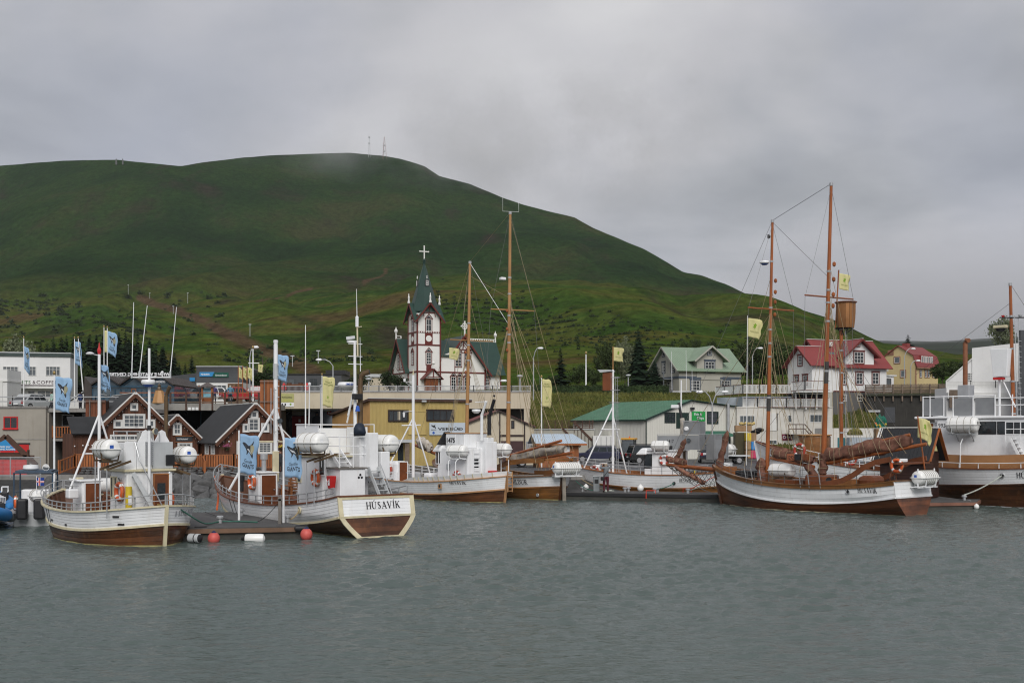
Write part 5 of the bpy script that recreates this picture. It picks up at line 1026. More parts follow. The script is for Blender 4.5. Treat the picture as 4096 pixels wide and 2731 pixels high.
E.part(m, 'mast_ladder', STEEL); E.part(MB().tube([et, et+U_*1.55], .035, 6), 'flag_staff', PINE)
flag(thing('flag','yellow flag on the look-out mast in front of the dark spruce','flag',E.W(et+V((-.05,0,1.5))),0,'yellow sail company flags'),.74,.92,FLY,'sail',.2,droop=.12)
boxpart(E,'companionway',et.x+.15,et.x+1.35,-.1,.9,.8,2.0,WHITE,.2); crew_door(E,(et.x+.35,.905,1.5),(0,1,0),.4,1.2,TEAK,WHITE2); wall_buoy(E,(et.x+1.0,.97,1.65),'red lifebuoy on the white hatch behind the photographer on the pier',(0,1,0),RWB,.25)
bench(E.root,(5.6,.4,.7),(1,0,0),1.6,TEAK,-1); bench(E.root,(5.6,-.5,.7),(1,0,0),1.6,TEAK,-1)
# ================= BOAT F: dark schooner 1292 on the right =================
Fb = Boat('sailing_ship','two-masted wooden schooner with orange masts and tan sails, number 1292, on the right',(20.1,57.2),(11.85,66.7))
Fb.shape(4.5, (1.74, 1.40, 2.25), (.95, .47, 1.36), False, tb=.76, rb=.75, rs=-.3, endp=.75)
BROWNP = M('brown oiled planking',(.125,.042,.016),.3,.85,.8,streak=.45,dirt=(.035,.016,.01),stretch=(.35,1,1.6),spec=.5)
Fb.build_hull(4,6,WHITE,BROWNP,WHITE,OILED2,drop=.55,post=OILED,deck=PLANKG,inner=OILED2,capw=.2,boot=CREAM)
m = MB()
for side in (1, -1): sweep(m, [Fb.pt(t, Fb.zs(t)-.08, side, .03) for t in rng(0, 1, 24)], .06, .2)
Fb.part(m, 'gunwale_plank', OILED2, True)
Fb.side_text('HUSAVIK', .25, .115, 1.13, INK, 1, 1.02); Fb.side_text('HAUKUR', .26, .955, 1.62, INK, 1, .7)
p = Fb.pt(.20,1.16,1,.02); o_ = Fb.part(MB().torus(p,.12,.03,(.1,1,0),14,6),'hawse_ring',STAIN,'all'); MB().lathe([(.1,0),(.001,.012)],12,p,(.1,1,0)).build('hawse_hole',DARK,o_)
Fb.railing(.16, .97, (.5, .27), WIRE, step=.075, r=.012)
fm,mm_ = Fb.at(3090,882,0),Fb.at(3325,735,0); ff_,mf_ = Fb.at(3067,1860,0),Fb.at(3291,1870,0); ff_.z = .8; mf_.z = .8
mast(Fb,ff_,fm,.125,SPAR,.55,(.35,.5,.55,.6,.68,.85),dark=(.30,.36)); mast(Fb,mf_,mm_,.155,SPAR,.5,(.4,.56,.62,.66,.72),dark=(.36,.43))
def on(a, b, v, d=62.):
 zt = PZ(v, d); return a.lerp(b, (zt-a.z)/(b.z-a.z))
fh, mh_ = on(ff_, fm, 1236, 63.8), on(mf_, mm_, 1192, 61); 
Fb.part(MB().tube([Fb.ax(2993,1230,fh.x),Fb.ax(3174,1243,fh.x)],.045,6),'crosstree',SPAR); Fb.part(MB().tube([Fb.ax(3220,1180,mh_.x),Fb.ax(3412,1197,mh_.x)],.045,6),'crosstree',SPAR)
for (a, b, h, x) in ((ff_, fm, fh, ff_.x), (mf_, mm_, mh_, mf_.x)):
 t0 = x/Fb.Lw
 for side in (1, -1):
  for t in (t0-.10,t0-.05,t0-.01): line(Fb,h,Fb.pt(t,Fb.zs(t)+.6,side,.05)); MB().bar(Fb.pt(t,Fb.zs(t)-.25,side,.05),Fb.pt(t,Fb.zs(t)+.65,side,.05),.035).build('chain_plate',STEEL,Fb.root)
  line(Fb,b-U_*.2,Fb.ax(2993 if (a is ff_ and side > 0) else 3174 if a is ff_ else 3220 if side > 0 else 3412,1236 if a is ff_ else 1190,h.x),.010,WIRE,'stay')
  line(Fb,Fb.ax(2993 if (a is ff_ and side > 0) else 3174 if a is ff_ else 3220 if side > 0 else 3412,1236 if a is ff_ else 1190,h.x),Fb.pt(t0-.02,Fb.zs(t0),side,.05),.010,WIRE,'stay')
  line(Fb, a.lerp(b, .75), Fb.pt(max(.02, t0-.16), Fb.zs(t0), side, .0), .012, None, 'backstay')
for k in range(6): line(Fb,ff_.lerp(fm,.62-.05*k)+V((-.12,0,0)),V((ff_.x-.8-.45*k,.1*(k % 2),2.55)),.012,None,'halyard'); line(Fb,mf_.lerp(mm_,.66-.04*k)+V((-.14,0,0)),V((mf_.x-1.2-.75*k,.1,2.5+.12*k)),.012,None,'halyard')
line(Fb, fm, mm_, .014, WIRE, 'stay'); line(Fb, fm-U_*.1, mf_.lerp(mm_, .70), .012, WIRE, 'stay')
tipb = Fb.at(2668, 1858, 0); bow_ = V((Fb.Lw-.3, 0, 1.92))
line(Fb,fm,tipb,.012,WIRE,'forestay'); line(Fb,ff_.lerp(fm,.66),tipb,.016,None,'forestay'); line(Fb,ff_.lerp(fm,.8),bow_,.014,None,'forestay'); line(Fb,ff_.lerp(fm,.63),bow_.lerp(tipb,.5),.014,None,'forestay')
for v in (1125, 1170, 1210, 1260): block(Fb, on(ff_, fm, v, 63.8)+V((-.22, -.1, 0)), .13)
for v in (1060, 1120, 1180, 1225): block(Fb, on(mf_, mm_, v, 61)+V((-.25, -.1, 0)), .14)
p = on(ff_,fm,1056,63.8); radar_dome(Fb.root,p+V((.3,.25,0)),.28,.16); lamp(Fb.root,on(ff_,fm,948,63.8)+V((.2,.1,0)),DARK,(1,.4,0),.13)
Fb.part(MB().tube([bow_-X_*1., tipb], .15, 10, .10), 'bowsprit', SPAR, True)
furled(Fb.root,bow_.lerp(tipb,.60)+V((0,.0,.22)),tipb+V((.0,0,.34)),.17,SAILB,seed=2,wraps=4); furled(Fb.root,tipb+V((-.7,0,.3)),tipb+V((-1.5,0,1.6)),.12,SAILB,seed=6,wraps=2,ends=(.9,.02)); furled(Fb.root,tipb+V((-.7,.1,-.1)),bow_+V((.9,.1,-.75)),.12,SAILB,seed=5,wraps=5)
furled(Fb.root, V((Fb.Lw-.35, 0, 2.1)), V((Fb.Lw-1.0, 0, 4.3)), .16, SAILB, seed=7, wraps=3, ends=(.9, .02))
net = Fb.part(MB().tube([tipb-U_*.05,tipb.lerp(bow_,.5)-U_*.75,bow_-U_*1.05],.02,5),'net_footrope',ROPE)
m = MB(); n2 = 12
def nb(t, s): 
 p = tipb.lerp(bow_,t); q = (1-t)**2*(tipb-U_*.05)+2*t*(1-t)*(tipb.lerp(bow_,.5)-U_*1.3)+t*t*(bow_-U_*1.05); return p.lerp(q,s)+V((0,.35*math.sin(s*3.14)*t,0))
for i in range(n2):
 for j in range(3):
  a, b_ = i/n2, (i+1)/n2; m.bar(nb(a, j/3), nb(b_, (j+1)/3), .018).bar(nb(a, (j+1)/3), nb(b_, j/3), .018)
Fb.part(m, 'bowsprit_net', DARK, kind='stuff')
rope('mooring line from the bowsprit of the dark schooner down to the pier',[Fb.W(tipb),wl(2880,66,.55)],.02,WIRE,.3)
b0,b1 = V((mf_.x-.3,0,2.55)),Fb.at(3706,1775,-.5); Fb.part(MB().tube([b0,b1],.13,10,.09),'boom',SPAR,True); furled(Fb.root,b0+V((.1,.05,.35)),b0.lerp(b1,.86)+V((0,0,.32)),.30,SAILB,seed=11,wraps=8,ends=(.6,.5)); furled(Fb.root,b0+V((.2,.1,.5)),b0+V((.25,.1,-.7)),.22,SAILB,seed=12,wraps=2,ends=(.6,.3))
Fb.part(MB().tube([b0.lerp(b1, .45)+V((0, 0, .6)), Fb.at(3640, 1738, -.4)], .08, 8), 'gaff', SPAR, True)
c0,c1 = V((ff_.x-.3,0,2.75)),V((mf_.x+.4,.2,2.3)); Fb.part(MB().tube([c0,c1],.10,8),'boom',SPAR,True); furled(Fb.root,c0+V((0,0,.3)),c1+V((0,0,.4)),.24,SAILB,seed=15,wraps=6); furled(Fb.root,c1+V((.3,.2,.1)),c1+V((-.5,.2,-1.0)),.17,SAILB,seed=17,wraps=2,ends=(.8,.1))
furled(Fb.root, V((ff_.x+.25, .1, 1.3)), V((ff_.x+.3, .1, 2.75)), .24, SAILB, seed=21, wraps=2, ends=(.7, .2))
bd = Fb.at(3178,1827,.9); MB().box(bd.x-.0,bd.x+.48,bd.y-.02,bd.y+.02,bd.z-.18,bd.z+.16).build('number_board',M('orange board',(.40,.13,.06),.5,.2),Fb.root); text('1292',.27,DARK,Fb.root,(bd.x+.24,bd.y+.022,bd.z-.12),(math.pi/2,0,math.pi),bold=0.,name='registration_number',mw=.36)
boxpart(Fb,'lantern_box',bd.x-.42,bd.x-.05,bd.y-.15,bd.y+.1,bd.z-.17,bd.z+.17,DARK,.02); boxpart(Fb,'lantern_box',bd.x-.85,bd.x-.45,bd.y-.15,bd.y+.05,bd.z-.17,bd.z+.17,VARN,.02)
cF = Fb.at(3128,1880,.3); raft(Fb.put('life_raft','white raft canister lying on the deck of the schooner with orange masts','life raft',cF,math.radians(90),'life raft canisters on the boats'),'',1.5,.37,sticker=WHITE2,bands=1)
cF2 = Fb.ax(3701,1909,-.45); raft(Fb.put('life_raft','white raft canister with many lashings on the stern of the schooner with orange masts','life raft',cF2,0,'life raft canisters on the boats'),'',1.7,.36,sticker=BLUEP,bands=7,cradle=WHITE2)
m = MB()
for y in (cF2.y-.8,cF2.y+.8): m.bar((.3,y*.8,1.4),(-.45,y,cF2.z-.45),.05).bar((-.5,y,cF2.z-.5),(-.5,y,cF2.z+.45),.05)
m.bar((-.6, cF2.y-.9, cF2.z-.48), (-.6, cF2.y+.9, cF2.z-.48), .05); Fb.part(m, 'raft_frame', WHITE2)
boxpart(Fb,'deck_house',mf_.x+1.3,mf_.x+2.6,-.6,.7,.9,1.6,VARN,.04); boxpart(Fb,'deck_house',mf_.x-.55,mf_.x+.65,-.75,.75,.9,1.9,VARN,.1); boxpart(Fb,'deck_box',mf_.x-2.6,mf_.x-1.5,.35,1.3,.9,1.75,M('orange plywood',(.36,.15,.05),.6,.2),.02); boxpart(Fb,'companionway',1.7,2.6,-.5,.9,1.,1.95,VARN,.25)
for x in (mf_.x-.9,mf_.x-1.9): Fb.part(MB().tube([(x,.6,1.0),(x,.6,1.5),(x-.05,.75,1.62)],.1,8).lathe([(.1,0),(.19,.12)],10,(x-.05,.75,1.62),(0,1,.1)),'deck_ventilator',DARK,True)
boxpart(Fb,'anchor_winch',Fb.Lw-2.8,Fb.Lw-1.9,-.5,.5,1.6,2.0,DARK,.06); boxpart(Fb,'bow_locker',Fb.Lw-1.4,Fb.Lw-.8,-.35,.35,1.7,2.2,TEAK,.02)
wall_buoy(Fb,Fb.at(3587,1862,.9),'orange and white lifebuoy in front of the dark pier kiosk',(0,1,0)); wall_buoy(Fb,Fb.at(3198,1800,.8),'red and white lifebuoy above the 1292 number board',(0,1,0),RWB,.32,3)
for side in (1, -1):
 m = MB(); sweep(m,[Fb.pt(t,Fb.zs(t)+h,side,-.02) for t,h in ((.34,.06),(.28,.12),(.22,.25),(.17,.5),(.12,.85),(.07,1.05),(0,1.1))],.08,.26); Fb.part(m,'quarter_board',VARN)
Fb.part(MB().bar((0,-1.6,2.62),(0,1.6,2.62),.2,.09),'stern_rail',VARN); Fb.part(MB().torus((.6,.75,1.85),.3,.03,(1,.0,0),16,6),'steering_wheel',VARN,'all')
Fb.part(MB().bar((-.1,-.45,.42),(-.1,.45,.42),.14,.08).bar((-.1,.42,.1),(-.1,.42,.4),.1,.1).bar((-.1,-.42,.1),(-.1,-.42,.4),.1,.1),'swim_step',VARN); boxpart(Fb,'stern_box',.1,.5,.2,.8,2.68,2.85,WHITE2,.03)
Fb.part(MB().bar((-.2, -.9, 2.3), (.3, -1.1, 5.0), .05), 'ensign_staff', SPAR)
flag(thing('flag','drooping yellow flag on a slanting staff beside the dark pier kiosk','flag',Fb.W((.3,-1.1,4.9)),0,'yellow sail company flags'),.75,1.0,FLY,'sail',2.,droop=.45,curl=.2)
flag(thing('flag','yellow flag left of the orange fore mast, against the mountain','flag',Fb.W(Fb.ax(2990,1272,fh.x+.1)),0,'yellow sail company flags'),.85,1.02,FLY,'sail',.9,droop=.18); line(Fb,Fb.ax(2990,1262,fh.x+.1),Fb.ax(2985,1860,fh.x+.1),.02,WHITE2,'flag_halyard')
# ================= BOAT G: white ship behind the schooner, barrel look-out on its mast =================
G = Boat('fishing_boat','white boat with a barrel look-out on its mast, behind the schooner with orange masts',(29.0,70.2),(16.7,78.0))
G.shape(4.8, (1.9, 1.85, 3.55), (.8, .7, 1.8), True, rb=.7, rs=.4, sm=.3)
G.build_hull(6,4,WHITE,OILED,OILED,VARN,drop=.7,inner=VARN,deck=TEAK,post=WHITE2); G.railing(.1,.78,(.6,.3),WHITE2,step=.06)
def fnG(x, z): return G.pt((G.Lw*.93-x)/G.Lw, 2.45+z, 1, .035)
G.side_text('NÁTTFARI', .34, .90, 2.25, INK, 1, 1.25)
gh = G.at(3241,1780,.9); bevel(G.part(MB().lathe([(1.05,-.9),(1.05,.55),(1.0,.62)],20,(gh.x,0,gh.z)),'wheelhouse',OILED2,True),.02); G.part(MB().lathe([(1.12,.62),(1.12,.70),(.01,.75)],20,(gh.x,0,gh.z)),'wheelhouse_roof',PINE,True); boxpart(G,'deck_house',2.2,6.2,-1.2,1.2,1.2,2.45,VARN,.05); boxpart(G,'deck_house_roof',2.0,6.5,-1.35,1.35,2.453,2.55,TEAK,.02); boxpart(G,'hold_hatch',6.6,8.0,-1,1,1.2,1.95,TEAK,.04)
for x in (2.8, 3.7, 4.6, 5.5): window_slit(G.root, (x, 1.2, 1.95), (0, 1, 0), .5, .4, OILED2)
gt = G.at(3365,1312,0); gf = V((gt.x,0,1.2)); mast(G,gf,gt,.14,SPAR,.85,(.3,.5,.7,.85)); brl = G.put('lookout_barrel','wooden barrel look-out on a mast top','barrel',gt,0) if False else None
n = 14; bo = G.part(MB().lathe([(.42, -.06), (.50, 0), (.001, 0.001)], 16, gt), 'barrel_base', DARK, True)
STV = M('barrel staves', (.26, .115, .038), .6, .4, 1.2, stretch=(1, 1, .3))
for i in range(n):
 a0, a1 = 2*math.pi*(i+.04)/n, 2*math.pi*(i+.96)/n; m = MB()
 def bp(a, k, r, z): return gt+V((-.30+r*math.cos(a), r*math.sin(a), z))
 lv = ((.53, 0), (.60, .55), (.63, 1.1), (.63, 1.62)); vs = []
 for r, z in lv: vs += [bp(a0, 0, r, z), bp(a1, 0, r, z), bp(a1, 0, r-.04, z), bp(a0, 0, r-.04, z)]
 m.add(vs,[(k*4+j,k*4+(j+1) % 4,(k+1)*4+(j+1) % 4,(k+1)*4+j) for k in range(3) for j in range(4)]+[(12,13,14,15)]); m.build('stave',STV,bo)
MB().lathe([(.57,1.62),(.72,1.64),(.72,1.70),(.57,1.72)],18,gt+V((-.3,0,0))).build('barrel_rim',VARN,bo,True)
m = MB()
for a in (0,1.57,3.14,4.71): m.bar(gt+V((-.3+.5*math.cos(a),.5*math.sin(a),-.04)),gt+V((0,0,-.55)),.05)
m.build('barrel_bracket', DARK, bo)
G.part(MB().tube([gt+V((.35,.1,0)),G.at(3355,1080,.1)],.045,6),'topmast',SPAR); flag(thing('flag','yellow flag flying above the wooden barrel look-out','flag',G.W(G.at(3357,1094,.1)),0,'yellow sail company flags'),.78,1.02,FLY,'sail',.4,droop=.16)
m = MB()
for y in (-.18, .18): m.bar((gt.x-.32, y, 1.3), (gt.x-.32, y, gt.z-.2), .025)
for i in range(int((gt.z-1.5)/.3)): m.bar((gt.x-.32, -.18, 1.5+i*.3), (gt.x-.32, .18, 1.5+i*.3), .018)
for i in range(5): z = 3+i*1.2; m.bar((gt.x-.3, -.4, z), (gt.x-.3, .4, z), .03)
G.part(m, 'mast_ladder', STEEL)
for t in (.30, .36, .48, .56):
 for s_ in (1, -1): line(G, gf.lerp(gt, .93), G.pt(t, 2.1, s_, .03), .012, WIRE)
line(G,gt-U_*.2,G.pt(1,3.4),.012,WIRE,'forestay'); wall_buoy(G,G.at(3404,1838,1.4),'red and white lifebuoy under the furled tan sail',(0,1,0),RWB,.32,3)
# ================= BOAT H: large white boat 993 at the right edge =================
H = Boat('fishing_boat','large white boat with number 993 and tan bulwark, cut by the right edge',(33.6,60.3),(24.6,69.3))
H.shape(5.2, (2.65, 2.15, 2.2), (1.75, 1.30, 1.05), True, rb=.8, rs=.4, sm=.3)
TANB = M('tan bulwark paint', (.40, .20, .085), .5, .12, 1.5)
H.build_hull(6, 6, WHITE, OILED, OILED, VARN, drop=.8, inner=TANB, deck=TEAK, post=WHITE2, boot=WHITE2)
m = MB()
for side in (1, -1): sweep(m, [H.pt(t, H.zs(t)+.42, side, -.25) for t in rng(.1, .9, 20)], .05, .75)
H.part(m, 'inner_bulwark', TANB, True); H.railing(.15, .9, (.34,), WHITE2, step=.09)
ph = H.at(4075, 1898, 2.3); H.side_text('HÚSAVÍK', .30, ph.x/H.Lw-.06, PZ(1908, 63)-.02, INK, 1, 1.55)
p = H.pt(H.at(4012,1898,2.4).x/H.Lw,PZ(1899,64),1,.02); o_ = H.part(MB().torus(p,.13,.03,(0,1,0),14,6),'hawse_ring',STAIN,'all'); MB().lathe([(.11,0),(.001,.012)],12,p,(0,1,0)).build('hawse_hole',DARK,o_)
def hx(u, y=1.5): return H.at(u, 1700, y).x
w0, w1 = hx(3750), hx(3690)
boxpart(H,'wheelhouse',hx(4200),hx(3745),-1.6,1.5,1.4,4.95,WHITE,.08); boxpart(H,'wheelhouse',hx(3750),hx(3690),-1.3,1.2,1.4,4.75,WHITE,.05); boxpart(H,'roof_edge',hx(4220),hx(3660),-1.75,1.62,4.953,5.1,WHITE2,.05)
crew_door(H,(hx(3715,1.2),1.205,4.1),(0,1,0),.62,1.2,TEAK,WHITE2); H.part(MB().lathe([(.17,0),(.001,.01)],14,(hx(3715,1.2),1.24,4.3),(0,1,0)),'porthole',GLASSB)
text('993',.36,INK,H.root,(hx(3768)-.0,1.505,4.45),(math.pi/2,0,math.pi),bold=.0,name='registration_number',mw=.42)
for u0,u1 in ((3915,3985),(3990,4052),(4058,4120)): xa,xb = hx(u0),hx(u1); window_slit(H.root,((xa+xb)/2,1.5,4.42),(0,1,0),abs(xa-xb)-.08,.62,DARK)
m = MB(); k = 0
for u0,u1,v0,v1 in ((3692,3770,1582,1658),(3815,3888,1595,1660),(3900,3975,1590,1662)): xa,xb = hx(u0),hx(u1); MB().box(min(xa,xb),max(xa,xb),1.42,1.47,5.15,6.15).build('flybridge_panel',SSP,H.root)
for u in (3692,3720,3775,3812,3892,3980,4050): x = hx(u); m.tube([(x,1.5,5.1),(x,1.5,6.3)],.035,5)
m.tube([(hx(3692),1.5,6.25),(hx(3980),1.5,6.25)],.035,5).tube([(hx(3985),1.5,6.1),(hx(4110),1.5,6.1)],.03,5).tube([(hx(3985),1.5,5.7),(hx(4110),1.5,5.7)],.03,5); H.part(m,'flybridge_rail',WHITE2)
cH = H.at(3850,1698,2.05); raft(H.put('life_raft','white raft canister beside the number 993 on the wheelhouse wall','life raft',cH,math.radians(95),'life raft canisters on the boats'),'',1.75,.44,sticker=DARK,bands=4,cradle=GREYP)
m = MB()
for dx_ in (-.45,.45): m.bar((cH.x+dx_,1.5,cH.z-.5),(cH.x+dx_,2.2,cH.z-.5),.06).bar((cH.x+dx_,1.5,cH.z-.95),(cH.x+dx_,1.95,cH.z-.5),.05)
H.part(m,'raft_arm',GREYP); H.part(MB().tube([H.at(3850,1755,2.0),H.at(3842,1775,2.2),H.at(3840,1870,2.25)],.03,5),'rail_bend',WHITE2)
he = H.at(3861,1585,.0); H.part(MB().tube([he,H.at(3861,1372,0),H.at(3866,1360,0),H.at(3874,1362,.1)],.14,10),'exhaust_pipe',M('rusty exhaust steel',(.22,.085,.04),.6,.3,2.5),True); boxpart(H,'funnel_casing',he.x-.4,he.x+.3,-.35,.4,5.1,6.95,STAIN,.04)
ht,hf = H.at(4041,1135,.2),H.at(4057,1785,.2); mast(H,hf,ht,.13,SPAR,.6,(.2,.4,.6,.8)); m = MB()
for s_ in (-.25, .25): m.bar(hf+V((-.3, s_, .2)), hf.lerp(ht, .8)+V((-.3, s_, 0)), .03)
for i in range(20): z = hf.z+.3+i*.3; m.bar((hf.x-.3, -.05, z), (hf.x-.3, .45, z), .02)
H.part(m,'mast_ladder',GREYP); p = H.at(4002,1308,.3); o_ = boxpart(H,'radar_scanner',p.x-.4,p.x+.4,p.y-.15,p.y+.15,p.z-.08,p.z+.1,CREAM,.06); H.part(MB().lathe([(.2,-.25),(.3,-.09)],10,p),'radar_base',DARK,True)
hb = H.at(4030,1272,.2); H.part(MB().tube([hb+V((.2,.5,0)),hb+V((-.9,-.5,0))],.035,5),'mast_crossbar',DARK); lamp(H.root,hb+V((-.6,-.3,.15)),GREYP,(0,0,1),.12); lamp(H.root,hb+V((.1,.4,.12)),REDP,(0,0,1),.1)
pa_,pb_ = H.at(3972,1398,.4),H.at(4044,1398,.4); qa_,qb_ = H.at(3982,1508,.4),H.at(4036,1508,.4); y0,y1 = .1,.75
bevel(H.part(MB().hexa([(qb_.x,y0,qa_.z),(qa_.x,y0,qa_.z),(qa_.x,y1,qa_.z),(qb_.x,y1,qa_.z)],[(pb_.x,y0-.08,pa_.z),(pa_.x,y0-.08,pa_.z),(pa_.x,y1+.08,pa_.z),(pb_.x,y1+.08,pa_.z)]),'lookout_tub',WHITE2),.03); q = H.at(3998,1508,.4); H.part(MB().tube([q,V((q.x,q.y,5.1))],.07,8).tube([V((q.x-.1,q.y,q.z)),V((q.x-.9,q.y,5.6))],.04,6),'lookout_post',WHITE2); H.part(MB().box(q.x-.35,q.x+.25,.45,.72,q.z-.16,q.z-.02),'red_bracket',REDP)
m = MB()
for z in (4.05, 4.35, 4.75): m.tube([(hx(4030), 1.85, z), (hx(4140), 1.85, z)], .025, 5)
for u in (4032, 4092): m.tube([(hx(u), 1.85, 3.4), (hx(u), 1.85, 4.78)], .03, 5)
H.part(m, 'bridge_rail', WHITE2, kind='stuff')
stairs(H.root,(hx(4110),1.8,2.4),(hx(4055),1.8,3.9),.6,(0,1,0),6,WHITE2); boxpart(H,'bollard_box',hx(4040,2.0),hx(4000,2.0),1.7,2.1,2.5,2.85,OILED2,.02)
H.part(MB().lathe([(.28,0),(.3,.3),(.2,.42),(.001,.45)],12,(hx(3752,.6),.6,5.1)),'satellite_dome',WHITE2,True); lamp(H.root,H.at(3983,1415,.5),DARK,(0,1,-.3),.2)
line(H,ht-U_*1.1,V((hx(3500),-4,7.9)),.012,WIRE,'stay'); line(H,ht,V((hx(4300),0,6)),.012,WIRE,'stay')
rope('pale mooring rope from the hawse hole of the 993 boat to the pier end',[H.W(p*0+H.pt(H.at(4012,1898,2.4).x/H.Lw,PZ(1899,64),1,.05)),wl(3855,62.0,.75)],.035,M('pale mooring rope',(.40,.42,.38),.9,.2,5),.1)
# ================= floating piers on the right, and the person taking a picture =================
pierR = pier('long floating pier with the person standing on it',[(PX(2255,70.2),70.2),(PX(2905,67.0),67.0),(PX(2905,67.0)+.35,69.6),(PX(2255,70.2)+.2,72.6)],.5,M('black rubber edge',(.02,.02,.022),.6))
cR = V(pierR.location)
for u,d in ((2500,70.0),(2514,70.4),(2620,69.4),(2630,69.9),(2752,68.6),(2330,70.8)): bollard(pierR,V((PX(u,d),d,.5))-cR)
m = MB(); q = V((PX(2602,68.6),68.45,.55))-cR; m.tube([q+V((-.28,0,-.35)),q+V((-.28,0,.12)),q+V((.28,0,.12)),q+V((.28,0,-.35))],.03,5); q2 = V((PX(2765,68),69.6,.5))-cR; m.tube([q2+V((-.25,0,0)),q2+V((-.25,0,.22)),q2+V((.25,0,.22)),q2+V((.25,0,0))],.03,5); m.build('safety_ladder',M('bright red tube',(.70,.06,.03),.5),pierR,kind='stuff')
t = thing('power_box','grey power post on the pier left of the photographer','power box',(PX(2385,70.9),70.9,.5)); bevel(MB().box(-.19,.19,-.16,.16,0,.92).build('cabinet',M('grey cabinet',(.23,.25,.26),.5,.1),t),.02); MB().box(-.22,.22,-.19,.19,.92,.97).build('lid',GREYP,t); MB().box(-.12,.12,-.17,-.16,.5,.75).build('meter_panel',DARK,t)
fender('white ball fender hanging by the pier edge below the boat with the steel house',(PX(2565,70),70.4,.72),.2,RAFT,RAFT); fender('white ball fender beside the power box',(PX(2345,71.5),71.8,.7),.18,RAFT,RAFT)
rope('rope coil lying at the feet of the photographer',[wl(2412,70.2,.56),wl(2425,70.0,.55),wl(2445,70.1,.6),wl(2432,70.4,.56),wl(2415,70.2,.62),wl(2440,70.0,.58),wl(2455,70.2,.55)],.05,M('pale mooring rope',(1,1,1)))
rope('green rope from the oak schooner stern to the pier',[D.W((-.2,-.9,1.2)),wl(2380,71,.55)],.025,ROPEG,.15); rope('grey rope from the oak schooner quarter to the pier',[D.W((.3,-1.6,1.3)),wl(2420,71.3,.6)],.025,ROPE,.1)
rope('mooring line from the hawse hole of the steel-housed boat to a pier bollard',[E.W(E.pt(.30,.93,1,.05)),wl(2628,69.6,.72)],.03,ROPEG,.08); rope('red rope crossing the orange brown stern planks near the pier',[wl(2755,68.8,.7),wl(2860,70.5,1.45)],.025,M('red rope',(.5,.06,.03),.8)); rope('white rope beside the red rope near the pier',[wl(2755,68.8,.65),wl(2870,70.3,1.15)],.03,M('pale mooring rope',(1,1,1)))
pier('short reddish timber pier end beside the 993 boat',[(PX(3640,60.6),60.6),(PX(3905,61.3),61.3),(PX(3920,63.5),63.5),(PX(3640,63.5),63.5)],.45,M('red brown pier timber',(.20,.095,.065),.75,.25,1.2)); t = thing('mooring_bollard','steel mooring cleat on the reddish pier end','bollard',(PX(3857,62),62,.45)); bollard(t,(0,0,0)); MB().box(-.3,.3,-.12,.12,0,.03).build('foot_plate',STAIN,t)
fender('small white fender at the corner of the reddish pier', (PX(3909, 61), 61.1, .18), .14, RAFT, RAFT)
pier('grey floating pier at far left behind the blue inflatable boats',[(-30,59.0),(-17.6,57.6),(-17.2,60.0),(-30,61.4)],.45)
pier('floating pier under the dark timber kiosk behind the schooner stern',[(20.5,61.2),(24.8,61.6),(24.6,67.6),(20.3,67.2)],.48)
# ================= BUILDINGS =================
WALLW = M('white rendered wall', (.70, .70, .69), .75, .07, .5, streak=.16, dirt=(.33, .30, .25))
WALLD = M('stained white concrete', (.62, .60, .55), .8, .12, .5, streak=.5, dirt=(.25, .21, .16))
WALLC = M('cream concrete', (.52, .46, .35), .8, .12, .4, streak=.3, dirt=(.23, .15, .09))
WALLG = M('grey rendered wall', (.40, .39, .34), .8, .08, .5, streak=.15, dirt=(.25, .23, .2))
WALLK = M('warm grey concrete', (.34, .315, .27), .85, .12, .5, streak=.35, dirt=(.2, .17, .13))
BOARD = M('brown tarred boards', (.105, .040, .020), .6, .35, 1.5, stretch=(1, 1, .25), bump=.2)
TRIMR = M('oxblood trim',(.13,.022,.016),.5,.15,2); TRIMW = M('white window trim',(.66,.66,.64),.45,.05,2); TRIMB = M('slate blue trim',(.065,.085,.115),.5,.12,2); TRIMD = M('dark green trim',(.015,.035,.028),.5,.15,2)
ROOFK = M('black roof felt',(.024,.025,.027),.7,.25,1.2,bump=.2); ROOFG = M('dark green metal roof',(.020,.050,.040),.45,.15,.6); ROOFL = M('pale green metal roof',(.235,.31,.225),.5,.08,.5,streak=.12,dirt=(.16,.22,.16)); ROOFR = M('red metal roof',(.225,.042,.040),.5,.10,.5); ROOFF = M('worn green roof sheets',(.075,.19,.115),.5,.2,.7,streak=.35,dirt=(.36,.42,.38))
WOODO = M('orange brown stained rail',(.29,.098,.030),.55,.3,2,stretch=(1,1,.4)); WOODB = M('dark brown rail',(.070,.034,.022),.65,.25,2); WOODG = M('silvered deck timber',(.155,.115,.085),.75,.3,1.5)
SLATE = M('charcoal cladding', (.060, .064, .070), .5, .12, 1)
